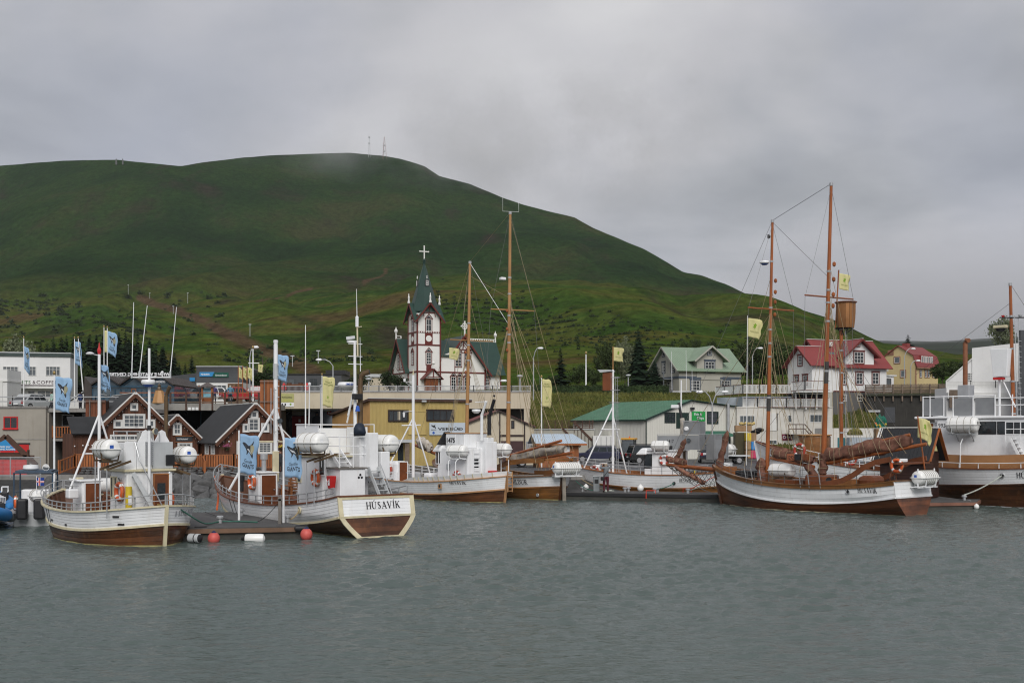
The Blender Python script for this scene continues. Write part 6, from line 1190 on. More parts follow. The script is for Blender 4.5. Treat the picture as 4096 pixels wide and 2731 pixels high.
class Bld:
 def __init__(s, name, label, u, d, z0, rzdeg, cat='building', group=None):
  s.rz = math.radians(rzdeg); s.O = V((PX(u, d), d, z0)); s.root = thing(name, label, cat, s.O, s.rz, group)
  s.ex = V((math.cos(s.rz), math.sin(s.rz), 0)); s.ey = V((-math.sin(s.rz), math.cos(s.rz), 0))
 def loc(s, p): q = V(p)-s.O; return V((q.dot(s.ex), q.dot(s.ey), q.z))
 def ray(s, u, v, n, o):
  C = V((0, 0, CH)); dr = V(((u-2048)/F, 1, (VH-v)/F)); return s.loc(C+dr*((o-C).dot(n)/dr.dot(n)))
 def fx(s, u, v, y=0.): return s.ray(u, v, s.ey, s.O+s.ey*y)
 def sx(s, u, v, x=0.): return s.ray(u, v, s.ex, s.O+s.ex*x)
 def part(s,m,name,mat,smooth=False,parent=None,**k): return m.build(name,mat,parent or s.root,smooth,**k)
 def box(s,name,x0,x1,y0,y1,z0,z1,mat,parent=None,bv=0): o = MB().box(x0,x1,y0,y1,z0,z1).build(name,mat,parent or s.root); return bevel(o,bv) if bv else o
_PANE = {}
def win(b,c,nrm,w_,h,nx=2,nz=3,frame=TRIMW,trim=None,glass=GLASS,fw=.07,tw=.12,hood=0.,parent=None,name='window',deep=.05,rails=()):
 """framed window on a wall: c centre, nrm outward normal; panes are single parts"""
 c, n = V(c), V(nrm).normalized(); a = V((-n.y, n.x, 0)); par = parent or b.root; m = MB()
 mm = lambda x, z, y: c+a*x+U_*z+n*y
 def flatbar(m_,x0,x1,z0,z1,y0,y1): m_.hexa([mm(x0,z0,y0),mm(x1,z0,y0),mm(x1,z0,y1),mm(x0,z0,y1)],[mm(x0,z1,y0),mm(x1,z1,y0),mm(x1,z1,y1),mm(x0,z1,y1)])
 W2, H2 = w_/2, h/2
 for s_ in (-1, 1): flatbar(m, s_*W2-fw/2, s_*W2+fw/2, -H2-fw/2, H2+fw/2, .0, deep)
 for z in (-H2, H2): flatbar(m, -W2+fw/2, W2-fw/2, z-fw/2, z+fw/2, .0, deep-.002)
 xs = [-W2+w_*i/nx for i in range(1,nx)]; zs = [-H2+h*i/nz for i in range(1,nz)] if not rails else [-H2+h*r for r in rails]
 for x in xs: flatbar(m, x-fw*.3, x+fw*.3, -H2+fw/2, H2-fw/2, .0, deep-.008)
 for z in zs: flatbar(m, -W2+fw/2, W2-fw/2, z-fw*.3, z+fw*.3, .0, deep-.012)
 o = m.build(name, frame, par)
 if trim:
  t = MB()
  for s_ in (-1, 1): x = s_*(W2+fw/2+tw/2); flatbar(t, x-tw/2, x+tw/2, -H2-fw/2-tw, H2+fw/2+tw, .0, deep+.02)
  flatbar(t,-W2-fw/2,W2+fw/2,H2+fw/2,H2+fw/2+tw,0,deep+.018); flatbar(t,-W2-fw/2-tw*.5,W2+fw/2+tw*.5,-H2-fw/2-tw,-H2-fw/2,0,deep+.03)
  if hood: flatbar(t, -W2-fw/2-tw*1.6, W2+fw/2+tw*1.6, H2+fw/2+tw, H2+fw/2+tw+hood, 0, deep+.07)
  t.build('casing', trim, o)
 X = [-W2]+xs+[W2]; Z = [-H2]+zs+[H2]
 for i in range(len(X)-1):
  for j in range(len(Z)-1):
   key = (round(X[i+1]-X[i], 2), round(Z[j+1]-Z[j], 2), glass.name, round(math.atan2(n.y, n.x), 3))
   if key not in _PANE:
    p = [a*x*key[0]/2+U_*z*key[1]/2 for x,z in ((-1,-1),(1,-1),(1,1),(-1,1))]; _PANE[key] = MB().quad(*p).mesh('pane',glass)
   link(_PANE[key], 'pane', o, mm((X[i]+X[i+1])/2, (Z[j]+Z[j+1])/2, .012))
 return o
def winpx(b, u0, u1, v0, v1, plane='f', off=0., nx=2, nz=3, **k):
 """window whose opening fills a pixel box on the front (f) or left side (s) plane"""
 if plane == 'f': p,q = b.fx(u0,v1,off),b.fx(u1,v0,off); q.z = p.z+ (b.fx((u0+u1)/2,v0,off)-b.fx((u0+u1)/2,v1,off)).z; c = (p+q)/2; c.z = (b.fx((u0+u1)/2,v0,off).z+b.fx((u0+u1)/2,v1,off).z)/2; return win(b,(c.x,off,c.z),(0,-1,0),abs(q.x-p.x),q.z-p.z,nx,nz,**k)
 p,q = b.sx(u0,v1,off),b.sx(u1,v0,off); zc = (b.sx((u0+u1)/2,v0,off).z+b.sx((u0+u1)/2,v1,off).z)/2; return win(b,(off,(p.y+q.y)/2,zc),(-1,0,0),abs(q.y-p.y),abs(b.sx((u0+u1)/2,v0,off).z-b.sx((u0+u1)/2,v1,off).z),nx,nz,**k)
def slab(par, a, b_, c, d, th, mat, name='roof', ribs=0, rmat=None):
 """roof slope through a (eave start) b (eave end) c (ridge end) d (ridge start)"""
 a, b_, c, d = map(V, (a, b_, c, d)); n = (b_-a).cross(d-a).normalized(); n = n if n.z > 0 else -n
 o = MB().hexa([a, b_, c, d], [p+n*th for p in (a, b_, c, d)]).build(name, mat, par)
 if ribs:
  m = MB()
  for i in range(ribs+1): t = i/ribs; m.bar(a.lerp(b_, t)+n*(th+.012), d.lerp(c, t)+n*(th+.012), .05, .03, n)
  m.build('roof_ribs', rmat or mat, o, kind='stuff')
 return o
def gable_box(b, x0, x1, y0, y1, z0, ze, zr, wall, axis='y', name='wall'):
 """four walls of a gabled house; axis: the direction of the ridge"""
 if axis == 'y':
  xm = (x0+x1)/2; poly = [(x0, z0), (x1, z0), (x1, ze), (xm, zr), (x0, ze)]
  return b.part(MB().prism(poly, y0, y1), name, wall)
 ym = (y0+y1)/2; poly = [(y0, z0), (y1, z0), (y1, ze), (ym, zr), (y0, ze)]
 return b.part(MB().prism(poly, x0, x1, lambda x, y, z: (y, x, z)), name, wall)
def boards(par, x0, x1, y, z0, ztop, bw, mat, axis='f', gap=.02, name='board', batten=True):
 """vertical boards with battens, each its own part; axis f = front (towards -y), s = left side (towards -x)"""
 n = max(1, int(round((x1-x0)/bw))); w_ = (x1-x0)/n; r = random.Random(int(x0*77+y*31))
 for i in range(n):
  a, b_ = x0+i*w_, x0+(i+1)*w_; d = .024+(.018 if i % 2 else 0)
  za, zb = ztop(a), ztop(b_); g = gap/2
  def q(x, dd, z): return (x, y-dd, z) if axis == 'f' else (y-dd, x, z)
  MB().hexa([q(a+g,0,z0),q(b_-g,0,z0),q(b_-g,d,z0),q(a+g,d,z0)],[q(a+g,0,za),q(b_-g,0,zb),q(b_-g,d,zb),q(a+g,d,za)]).build(name,mat,par)
def balustrade(par,p,q,h,n,mat,post=.10,slat=.05,rails=(.08,1.),name='slat',topmat=None,posts=True,kind=None,base=0.,thin=.03):
 """fence run from p to q: end posts, rails and single upright slats"""
 p, q = V(p), V(q); m = MB(); up = U_
 for r in rails: m.bar(p+up*(base+(h-base)*r), q+up*(base+(h-base)*r), .06, .07)
 if posts: m.bar(p, p+up*(h+.08), post); m.bar(q, q+up*(h+.08), post)
 o = m.build('rail_frame', topmat or mat, par); d = (q-p)
 if kind: s_ = MB()
 for i in range(n):
  c = p+d*((i+.5)/n); e = d.normalized()*slat/2; nn = V((-e.y, e.x, 0)).normalized()*thin/2
  hh = [c-e-nn+up*base, c+e-nn+up*base, c+e+nn+up*base, c-e+nn+up*base]
  if kind: s_.hexa(hh, [k+up*(h-base-.03) for k in hh])
  else: MB().hexa(hh, [k+up*(h-base-.03) for k in hh]).build(name, mat, o)
 if kind: s_.build(name+'s', mat, o, kind='stuff')
 return o
# ---- 1 concrete harbour building on the left with terrace
b = Bld('concrete_building','grey beige concrete building with red window and red doors at far left',183,88,1.2,0)
b.box('wall',-9,0,0,7,0,4.85,WALLK); b.box('parapet',-9.1,.08,-.08,.25,4.853,5.0,CONC); b.box('string_course',-9,.01,-.03,-.001,2.42,2.47,CONC); b.box('plinth',-9,.02,-.06,-.002,-.1,.32,CONC)
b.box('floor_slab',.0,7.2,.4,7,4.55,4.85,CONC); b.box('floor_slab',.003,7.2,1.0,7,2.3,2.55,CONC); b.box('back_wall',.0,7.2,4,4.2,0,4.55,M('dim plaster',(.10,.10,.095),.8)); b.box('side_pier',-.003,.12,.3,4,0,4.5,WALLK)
MB().box(1.0, 3.4, 1.9, 2.0, 0, 2.2).build('garage_door', M('grey shutter', (.22, .23, .22), .6, .1), b.root)
for i in range(8): b.box('door_slat',1.0,3.4,1.875,1.899,.05+i*.27,.29+i*.27,M('grey shutter',(1,1,1)))
for x in (1.0, 2.0): win(b, (1.9+x, 2.6, 3.4), (0, -1, 0), .8, 1.6, 1, 1, tw=.1); 
for x in (.7,2.35,3.4,4.4): win(b,(x,2.62,4.1 if x > 2 else 3.5),(0,-1,0),.9,.75 if x > 2 else 1.7,1,2)
balustrade(b.root, (.15, .9, 2.55), (3.6, .9, 2.55), .85, 16, WOODO, slat=.09)
winpx(b,17,70,1668,1713,nx=2,nz=1,frame=REDP,trim=None,fw=.09); b.box('sill',b.fx(12,1716).x,b.fx(74,1716).x,-.12,0,b.fx(40,1718).z,b.fx(40,1713).z,REDP)
for k,(x0,x1) in enumerate(((-3.5,-2.42),(-2.38,-1.3))): b.box('red_door',x0,x1,-.05,-.001,0,2.05,REDP)
b.box('door_lintel', -3.6, -1.2, -.08, -.001, 2.06, 2.16, DARK)
for i in range(5): balustrade(b.root,(-9+i*3.2,.1,5.0),(-9+(i+1)*3.2,.1,5.0),.72,1,STEEL,.05,.03,(.5,1.),topmat=STEEL,kind='x')
# ---- kiosk with the welcome sign
k_ = Bld('welcome_kiosk','brown timber kiosk with blue triangular welcome sign and red doors',24,80,1.2,0,'kiosk')
ap = k_.fx(24, 1744); lf, rt = k_.fx(-95, 1848), k_.fx(146, 1860)
m = MB().bar(ap,rt,.34,.16,Y_).bar(ap,lf,.34,.16,Y_).bar(k_.fx(-80,1820),k_.fx(136,1826),.2,.16,Y_); k_.part(m,'gable_frame',WOODB)
k_.part(MB().prism([(p.x,p.z) for p in (k_.fx(24,1758),k_.fx(-66,1802),k_.fx(67,1801))],-.12,-.06),'sign_board',M('bright blue sign',(.03,.24,.52),.4,.05)); wt_ = M('white lettering',(.75,.76,.78),.5,.03)
p = k_.fx(22,1789); text('Thank you !',.20,wt_,k_.root,(p.x,-.13,p.z),bold=.02,mw=.92); p = k_.fx(14,1798); text('WELCOME AGAIN',.16,wt_,k_.root,(p.x,-.13,p.z-.02),bold=.02,mw=1.75)
k_.box('back_panel', k_.fx(-90, 1830).x, k_.fx(112, 1830).x, .1, .2, 0, 1.55, WOODB)
for i in range(4): x = -1.9+i*.86; k_.box('red_door', x, x+.83, -.03, .09, 0, 1.05, REDP)
m = MB(); m.box(1.5, 1.62, -.1, .1, 0, 1.75); k_.part(m, 'post', WOODB)
t = thing('mesh_gate','galvanised mesh gate panels in front of the red doors','gate',(PX(20,74),74,1.25))
for x in (-1.6, .35, 2.3): MB().tube([(x, 0, 0), (x, 0, 1.35)], .04, 6).build('gate_post', STEEL, t)
m = MB()
for z in (.1, 1.3): m.tube([(-1.6, 0, z), (2.3, 0, z)], .025, 5)
for i in range(60): m.bar((-1.6+i*.065, 0, .1), (-1.6+i*.065, 0, 1.3), .008)
for i in range(14): m.bar((-1.6, 0, .15+i*.085), (2.3, 0, .15+i*.085), .008)
m.build('mesh_panel', STEEL, t, kind='stuff')
# ---- 2 tickets building
b = Bld('ticket_building','white two-storey building with the words TICKETS & COFFEE and a dark green roof edge',281,112,6.0,13)
zt = PZ(1428,112)-6; b.box('wall',-11,0,0,5,0,zt,WALLW); b.box('roof_fascia',-11.1,.1,-.12,5.1,zt+.003,PZ(1415,112)-6,M('dark green fascia',(.035,.055,.05),.5)); b.box('roof_edge',-11.1,.12,-.16,5.1,PZ(1415,112)-6+.003,PZ(1411,112)-6,GREYP)
for u0,u1,nx in ((12,72,4),(114,144,2),(184,240,4)): winpx(b,u0,u1,1466,1502,nx=nx,nz=2,rails=(.68,),frame=TRIMW,glass=GLASSB,fw=.06)
GRN = M('green lettering', (.04, .12, .04), .5); PUR = M('plum lettering', (.045, .02, .03), .5)
p = b.fx(80,1535); text('TICKETS',.48,GRN,b.root,(p.x,-.02,p.z),mw=1.95); p = b.fx(136,1535); text('&',.46,PUR,b.root,(p.x,-.02,p.z)); p = b.fx(187,1535); text('COFFEE',.46,PUR,b.root,(p.x,-.02,p.z),mw=1.9)
b.box('string_course', -6.2, -1, -.08, -.001, b.fx(0, 1541).z, b.fx(0, 1538).z, PUR)
for u0,u1,nx in ((30,72,2),(112,140,1),(150,215,2)): winpx(b,u0,u1,1562,1592,nx=nx,nz=2,rails=(.6,),glass=GLASSB)
b.box('porch_roof', -6.2, -1.2, -.7, -.001, b.fx(0, 1553).z, b.fx(0, 1546).z, TRIMW)
b2 = Bld('annex_building', 'small white lean-to building right of the ticket building', 335, 108, 6.0, 0)
b2.part(MB().prism([(-1.3,0),(0,0),(0,1.9),(-1.3,1.1)],0,5),'wall',WALLW); slab(b2.root,(-1.4,-.2,1.12),(-1.4,5.1,1.12),(.05,5.1,2.02),(.05,-.2,2.02),.08,GREYP)
b3 = Bld('annex_building','white pilastered shop front left of the terrace railing',29,106,6.0,0); b3.box('wall',-3,0,0,3,0,4.0,WALLW); b3.box('cornice',-3.1,.06,-.1,3,2.9,3.05,TRIMW); b3.box('pilaster',-.7,-.4,-.08,-.001,0,2.9,TRIMW)
# ---- 3 glass whale-watching pavilion
b = Bld('glass_pavilion','blue framed glass pavilion with brown zigzag roof and mirrored white roof letters',366,107,6.0,0)
ZR = M('brown ribbed roof',(.055,.044,.040),.5,.15,1); FRB = M('petrol blue frame',(.03,.075,.12),.45,.1)
GLP = M('blue reflecting glass', (.045, .085, .12), .08, .3, .5, spec=.8)
def pz(v, u=500): return b.fx(u, v).z
ze = pz(1541); za = pz(1504); gx = [b.fx(u,1541).x for u in (366,480,584,694)]; gm = [(gx[i]+gx[i+1])/2 for i in range(3)]
b.part(MB().prism([(gx[0],0),(gx[3],0),(gx[3],ze-.02)]+[pt for i in (2,1,0) for pt in ((gm[i],za-.05),(gx[i],ze-.02))],.25,9),'wall',GLP)
for i in range(3):
 for s_,xo in ((0,gx[i]),(1,gx[i+1])): slab(b.root,(xo,-.25,ze),(xo,9.2,ze),(gm[i],9.2,za),(gm[i],-.25,za),.10,ZR,ribs=14) if True else None
 m = MB().bar((gx[i],.15,ze-.1),(gx[i+1],.15,ze-.1),.12,.16).bar((gx[i],.15,ze-.12),(gm[i],.15,za-.12),.1,.14,Y_).bar((gx[i+1],.15,ze-.12),(gm[i],.15,za-.12),.1,.14,Y_); b.part(m,'gable_frame',FRB)
 n = 5
 for k in range(n):
  x0 = gx[i]+(gx[i+1]-gx[i])*k/n; x1 = gx[i]+(gx[i+1]-gx[i])*(k+1)/n; win(b,((x0+x1)/2,.24,(ze-.2)/2),(0,-1,0),x1-x0-.06,ze-.5,1,3,frame=FRB if not (i == 1 and k == 2) else WOODO,glass=GLP,fw=.08)
b.part(MB().prism([(b.fx(336,1500).x,0),(gx[0]-.02,0),(gx[0]-.02,ze),(b.fx(336,1504).x,za)],.1,9),'side_wall',ZR)
WL = M('white lettering', (1, 1, 1)); x0, x1 = b.fx(377, 1495).x, b.fx(630, 1495).x
o_ = text('WHALE WATCHING CENTRE',.44,WL,b.root,((x0+x1)/2,4.0,za+.22),mirror=True,bold=.03,ext=.04,mw=x1-x0,name='roof_lettering'); b.box('letter_rail',x0,x1,4.0,4.06,za+.14,za+.20,STEEL)
p = b.fx(642,1528); text('TICKETS',.24,WL,b.root,(p.x,-.0,p.z-.05),bold=.03); p = b.fx(417,1528); text('INFO',.24,WL,b.root,(p.x,.0,p.z-.05),bold=.03)
# ---- viewing deck with brown rails over a concrete beam
b = Bld('viewing_deck','raised viewing deck with brown timber rails on a concrete beam behind the brown houses',640,99,1.2,0,'deck')
dzf = PZ(1612,99)-1.2; b.box('deck_beam',-3.5,9.3,0,8,dzf-.62,dzf-.03,CONC); b.box('deck_floor',-3.5,9.3,.003,8,dzf-.03,dzf,WOODG)
for u in (640,682,745,800,850,900,950,1000,1035): x = b.fx(u,1600).x; b.box('rail_post',x-.07,x+.07,-.08,.06,dzf-.6 if u > 700 else dzf,dzf+.95,WOODB)
for z in (.92, .5, .12): b.box('rail', -3.5, 9.3, -.04, .03, dzf+z-.05, dzf+z+.03, WOODO if z > .9 else WOODG)
for x in (-1.2, 4.5, 9.0): b.box('column', x-.15, x+.15, .6, .9, 0, dzf-.6, CONC)
b.box('shop_front', -3, 9, 3, 3.2, 0, dzf-.65, GLASS)
for i in range(7): b.box('mullion', -3+i*1.9, -2.92+i*1.9, 2.93, 3, 0, dzf-.65, FRB)
for u in (758,773,788): p = b.fx(u,1634); b.box('pictogram_sign',p.x-.12,p.x+.12,-.02,-.001,p.z-.12,p.z+.12,WL)
for i in range(8): x = b.fx(680, 1600).x+.0; 
m = MB()
t = thing('bell_lantern','tapered light wood lantern stand with bronze bell on a concrete block','monument',(PX(637,97),97,PZ(1612,97)))
MB().lathe([(.62,0),(.34,1.05),(.36,1.1)],8).build('wooden_cone',PINE,t); MB().lathe([(.18,1.1),(.2,1.25),(.12,1.4),(.16,1.5),(.05,1.65),(.001,1.7)],10).build('bell',M('bronze',(.12,.09,.06),.4,.2,3,metal=.6),t,True); MB().box(-.7,.7,-.4,.4,-.75,-.003).build('concrete_block',CONC,t)
# ---- rusty screens
for lab,u0,u1,v0,d in (('tall rust coloured timber screen behind the nearest boat tripod',342,423,1600,86),('rust coloured timber screen with steel frame behind the white mast',1040,1118,1520,90)):
 b = Bld('timber_screen', lab, u0, d, 1.2, 0, 'screen'); w_ = b.fx(u1, 1600).x; h = PZ(v0, d)-1.2; n = 6
 b.box('core', .05, w_-.05, .05, .9, 0, h-.05, WOODB)
 for i in range(n): b.box('board',w_*i/n+.01,w_*(i+1)/n-.01,0,.05,0,h,WOODO if d > 87 else M('rusty boards',(.17,.055,.025),.7,.3,1.5))
 m = MB()
 for x in (.25*w_, w_*.8): m.bar((x, -.15, 0), (x, -.15, h), .07)
 for z in rng(.6, h-.1, 4): m.bar((0, -.15, z), (w_, -.15, z), .06)
 b.part(m, 'steel_frame', PLANKG)
# ---- brown houses
def brown_house(label, ua, va, half, d, depth, rz, ze_, wins, ridge_white=True):
 b = Bld('wooden_house',label,ua,d,1.2,rz,'house','brown wooden houses on the quay'); zr = b.fx(ua,va).z-.12; ze = zr-half*.99
 core = gable_box(b, -half+.25, half-.25, .0, depth, 0, ze+.22, zr-.03, M('dark gaps', (.02, .012, .01), .8))
 boards(core,-half+.22,half-.22,-.0,.1,lambda x: zr-.05-abs(x)*.985,.24,BOARD); boards(core,0,depth,-half+.25,.1,lambda x: ze+.1,.24,BOARD,'s')
 for s_ in (-1,1): slab(b.root,(s_*(half+.08),-.35,ze-.06),(s_*(half+.08),depth+.25,ze-.06),(0,depth+.25,zr+.03),(0,-.35,zr+.03),.10,ROOFK)
 m = MB(); w2 = MB()
 for s_ in (-1,1): m.bar((s_*(half+.10),-.40,ze-.14),(0,-.40,zr-.04),.05,.24,X_); w2.bar((s_*(half+.1),-.36,ze+.06),(0,-.36,zr+.14),.16,.05,Y_)
 w2.bar((0,-.36,zr+.15),(0,depth+.2,zr+.15),.16,.05); b.part(m,'barge_board',BOARD); b.part(w2,'verge_flashing',TRIMW)
 for w_ in wins:
  pl,u0,u1,v0,v1,nx,nz = w_; winpx(b,u0,u1,v0,v1,pl,-.05 if pl == 'f' else -half+.2,nx,nz,trim=TRIMW,tw=.09,fw=.06,glass=GLASSB)
 lm = MB()
 for s_ in (-1, 1):
  for i in range(9): lm.sphere((s_*half*(i+.5)/9, -.42, zr-.35-half*.985*(i+.5)/9), .022, 5, 3)
 b.part(lm, 'fairy_lights', M('warm bulb', (1, .55, .2), .5, 0, emit=1.2), kind='stuff'); return b, ze, zr
WARM = M('warm bulb', (1, 1, 1))
h1,ze1,zr1 = brown_house('large brown wooden gable house with white windows behind the nearest boat',538,1572,2.35,84,8,30,0,[('f',497,574,1661,1706,4,3),('f',527,545,1618,1636,1,1),('f',460,484,1685,1706,1,1),('f',591,614,1683,1705,1,1),('f',446,556,1744,1758,6,1)])
p = h1.fx(513,1732); text('SKIPASMIÐJAN',.2,DARK,h1.root,(p.x,-.06,p.z),bold=.02,mw=1.5); h1.box('door_panel',h1.fx(437,1760).x,h1.fx(560,1760).x,-.05,-.001,.1,h1.fx(500,1760).z,TRIMW)
h1.part(MB().bar(h1.fx(538,1588)+V((0,-.4,0)),h1.fx(538,1588)+V((0,-.05,0)),.12).tube([h1.fx(541,1590)+V((0,-.35,0)),h1.fx(538,1695)+V((0,-.35,0))],.012,4).sphere(h1.fx(538,1697)+V((0,-.35,0)),.07,8,5),'hoist_tackle',DARK)
p0, p1, p2, p3 = h1.fx(288, 1737), h1.fx(424, 1737), h1.fx(424, 1684), h1.fx(340, 1684)
h1.box('lean_to_wall', h1.fx(294, 1760).x, -2.12, .3, 5, 0, h1.fx(330, 1740).z+.1, BOARD)
boards(h1.root,h1.fx(294,1760).x,-2.12,.3,0,lambda x: h1.fx(330,1740).z,.16,BOARD); slab(h1.root,(h1.fx(286,1738).x,-.1,h1.fx(286,1738).z),(-2.1,-.1,h1.fx(286,1738).z+.02),(-2.1,2.2,h1.fx(286,1738).z+1.25),(h1.fx(286,1738).x,2.2,h1.fx(286,1738).z+1.25),.09,ROOFK)
for u,v in ((300,1784),(333,1781),(355,1780),(370,1780)): q = h1.fx(u,v); h1.part(MB().sphere((q.x,-.1+.25,q.z),.05,6,4),'bulb',WARM)
h2,ze2,zr2 = brown_house('small brown gable house between the two larger ones',706,1659,1.85,86,5,30,0,[('f',697,720,1697,1734,2,2),('f',716,762,1774,1800,3,1)])
p = h2.fx(735,1755); h2.box('restaurant_sign',p.x-.62,p.x+.62,-.12,-.05,p.z-.2,p.z+.2,M('dark sign',(.03,.032,.035),.5)); h2.part(MB().bar((p.x-.66,-.12,p.z+.23),(p.x+.66,-.12,p.z+.23),.06).bar((p.x-.66,-.12,p.z-.23),(p.x+.66,-.12,p.z-.23),.06),'sign_frame',WOODO); text('RESTAURANT',.15,WL,h2.root,(p.x-.1,-.125,p.z-.06),bold=.02,mw=.8)
h3,ze3,zr3 = brown_house('brown gable house with long black roof behind the blue banners',1017,1613,2.85,84,8.5,30,0,[('f',997,1032,1677,1720,2,3),('f',1008,1026,1648,1668,1,1),('f',976,990,1700,1722,1,1),('f',1050,1070,1698,1722,1,1),('f',1037,1082,1772,1808,3,4),('f',952,985,1770,1825,1,1),('s',824,834,1776,1812,2,4),('s',848,858,1776,1812,2,4)])
for u,v in ((836,1779),(866,1778),(914,1765)): q = h3.fx(u,v); h3.part(MB().sphere((q.x if u > 880 else -2.75,-.12 if u > 880 else 2,q.z),.06,6,4),'bulb',WARM)
def flower_basket(label, p, fm): 
 t = thing('flower_basket',label,'flower basket',p,0,'hanging flower baskets'); MB().lathe([(.05,-.16),(.18,-.05),(.2,0)],10).build('basket',WOODB,t); m = MB(); r = random.Random(5)
 for i in range(70): c = V((r.gauss(0,.12),r.gauss(0,.1),.03+abs(r.gauss(0,.1)))); m.add([c,c+V((r.uniform(-.07,.07),r.uniform(-.05,.05),.07)),c+V((.05,0,-.05))],[(0,1,2)])
 m.build('flowers', fm, t, kind='stuff'); m = MB()
 for i in range(60): c = V((r.gauss(0,.13),r.gauss(0,.1),-.03+r.gauss(0,.1))); m.add([c,c+V((r.uniform(-.08,.08),r.uniform(-.05,.05),.06)),c+V((.06,0,-.05))],[(0,1,2)])
 m.build('leaves', M('basket leaves', (.03, .06, .015), .7), t, kind='stuff')
flower_basket('hanging basket with yellow flowers right of the white mast of the square-sterned boat',h3.O+h3.ex*h3.fx(1123,1790).x+h3.ey*-.3+U_*h3.fx(1123,1790).z,YELP); flower_basket('hanging basket with pink flowers left of the first blue banner',h3.O+h3.ex*h3.fx(902,1788).x+h3.ey*-.3+U_*h3.fx(902,1788).z,M('pink petals',(.4,.08,.2),.7))
t = thing('stone_wall','low dry stone wall under the orange timber rails','wall',(PX(330,80.6),80.6,QZ)); rr = random.Random(9)
x = 0
while x < 12.6:
 for k in range(3):
  if rr.random() < .95: o = link(rr.choice(RK),'stone',t,(x+rr.uniform(-.05,.05),.1+.08*k,.10+k*.17),(0,0,rr.uniform(0,6))); o.scale = (.24,.2,.13)
 x += .36
t1 = thing('timber_fence','orange brown timber fence in front of the large brown house','fence',(PX(300,81.2),81.2,QZ+.45),0,'orange timber fences by the brown houses')
balustrade(t1,(0,0,0),(3.1,0,0),.95,16,WOODO,slat=.13); balustrade(t1,(3.1,0,0),(6.3,.0,0),.95,16,WOODO,slat=.13); balustrade(t1,(0,0,0),(-.6,-1.4,-.4),.9,5,WOODO,slat=.1)
t1 = thing('timber_fence','orange brown timber fence below the small house, left of the square-sterned boat','fence',(PX(700,81.2),81.2,QZ+.42),0,'orange timber fences by the brown houses'); balustrade(t1,(0,0,0),(1.9,0,0),.95,9,WOODO,slat=.13); balustrade(t1,(1.9,0,0),(2.5,-1.3,-.4),.9,5,WOODO,slat=.1)
t1 = thing('timber_fence','long orange brown timber fence behind the square-sterned boat','fence',(PX(812,81),81,QZ+.42),0,'orange timber fences by the brown houses')
for i in range(3): balustrade(t1, (i*2.2, 0, 0), ((i+1)*2.2, 0, 0), .95, 12, WOODO, slat=.12)
balustrade(t1,(0,0,0),(.5,-1.3,-.5),.9,5,WOODO,slat=.1); balustrade(t1,(-.6,0,0),(0,0,0),.95,4,WOODO,slat=.12)
# ---- bookshop building
b = Bld('shop_building', 'grey corrugated shop building with blue and green sign boards', 786, 128, 6.9, 0)
w_ = b.fx(970,1500).x; zt = b.fx(880,1467).z; zm = b.fx(880,1530).z; b.box('wall',0,w_,0,8,0,zm,WALLW); o_ = b.box('upper_wall',0,w_,.02,8,zm+.003,zt,SLATE)
for i in range(15): z = zm+(zt-zm)*i/15; MB().hexa([(0,.018,z),(w_,.018,z),(w_,-.05,z+.01),(0,-.05,z+.01)],[(0,.018,z+.11),(w_,.018,z+.11),(w_,-.0,z+.11),(0,-.0,z+.11)]).build('cladding_board',SLATE,o_)
b.box('roof_edge',-.05,w_+.05,-.1,8,zt+.003,zt+.1,GREYP); b.box('wall',w_*.68,w_+.01,-.04,0,0,zm-.1,M('brown stone facing',(.17,.10,.055),.85,.6,3.5,bump=.6))
x0,x1,x2 = b.fx(799,1497).x,b.fx(853,1497).x,b.fx(915,1497).x; z0,z1 = b.fx(850,1506).z,b.fx(850,1488).z
b.part(MB().prism([(x0,z0),(x1-.1,z0),(x1+.15,z1),(x0,z1)],-.12,-.05),'blue_sign',M('bright blue sign',(1,1,1))); b.part(MB().prism([(x1-.06,z0-.05),(x2,z0-.05),(x2,z1-.05),(x1+.19,z1-.05)],-.12,-.05),'green_sign',M('green sign',(.01,.09,.06),.4))
text('PENNINN',.24,WL,b.root,((x0+x1)/2-.12,-.13,z0+.16),bold=.03,mw=.95); text('Eymundsson',.28,WL,b.root,((x1+x2)/2+.05,-.13,z0+.06),bold=.01,mw=1.25)
winpx(b, 850, 905, 1540, 1575, nx=3, nz=2, glass=GLASSB)
m = MB().prism([(-4,0),(-.01,0),(-.01,b.fx(770,1490).z),(-4,b.fx(690,1507).z)],.5,6); b.part(m,'side_wing',SLATE); b.part(MB().prism([(-4,0),(-.02,0),(-.02,zm-.4),(-4,zm-.9)],.44,.49),'wing_wall',WALLW); q = b.fx(772,1517,.5); b.box('small_sign',q.x-.35,q.x+.25,.38,.43,q.z-.2,q.z+.2,M('bright blue sign',(1,1,1)))
t = thing('map_kiosk','small wooden map kiosk with pointed roof on the viewing deck','kiosk',(PX(830,100),100,PZ(1614,100))); hk = PZ(1548,100)-PZ(1614,100)
for x in (-.42, .42): MB().box(x-.07, x+.07, -.2, .2, 0, hk).build('post', WOODO, t)
MB().lathe([(.85,hk),(.06,hk+.42),(.001,hk+.43)],4).build('roof',M('grey shingle',(.1,.085,.08),.8,.2),t); MB().box(-.34,.34,-.1,.02,.55,hk-.05).build('map_board',M('map print',(.16,.34,.42),.6,.5,3),t); MB().box(-.34,.34,-.08,.02,.05,.5).build('lower_panel',WOODO,t)
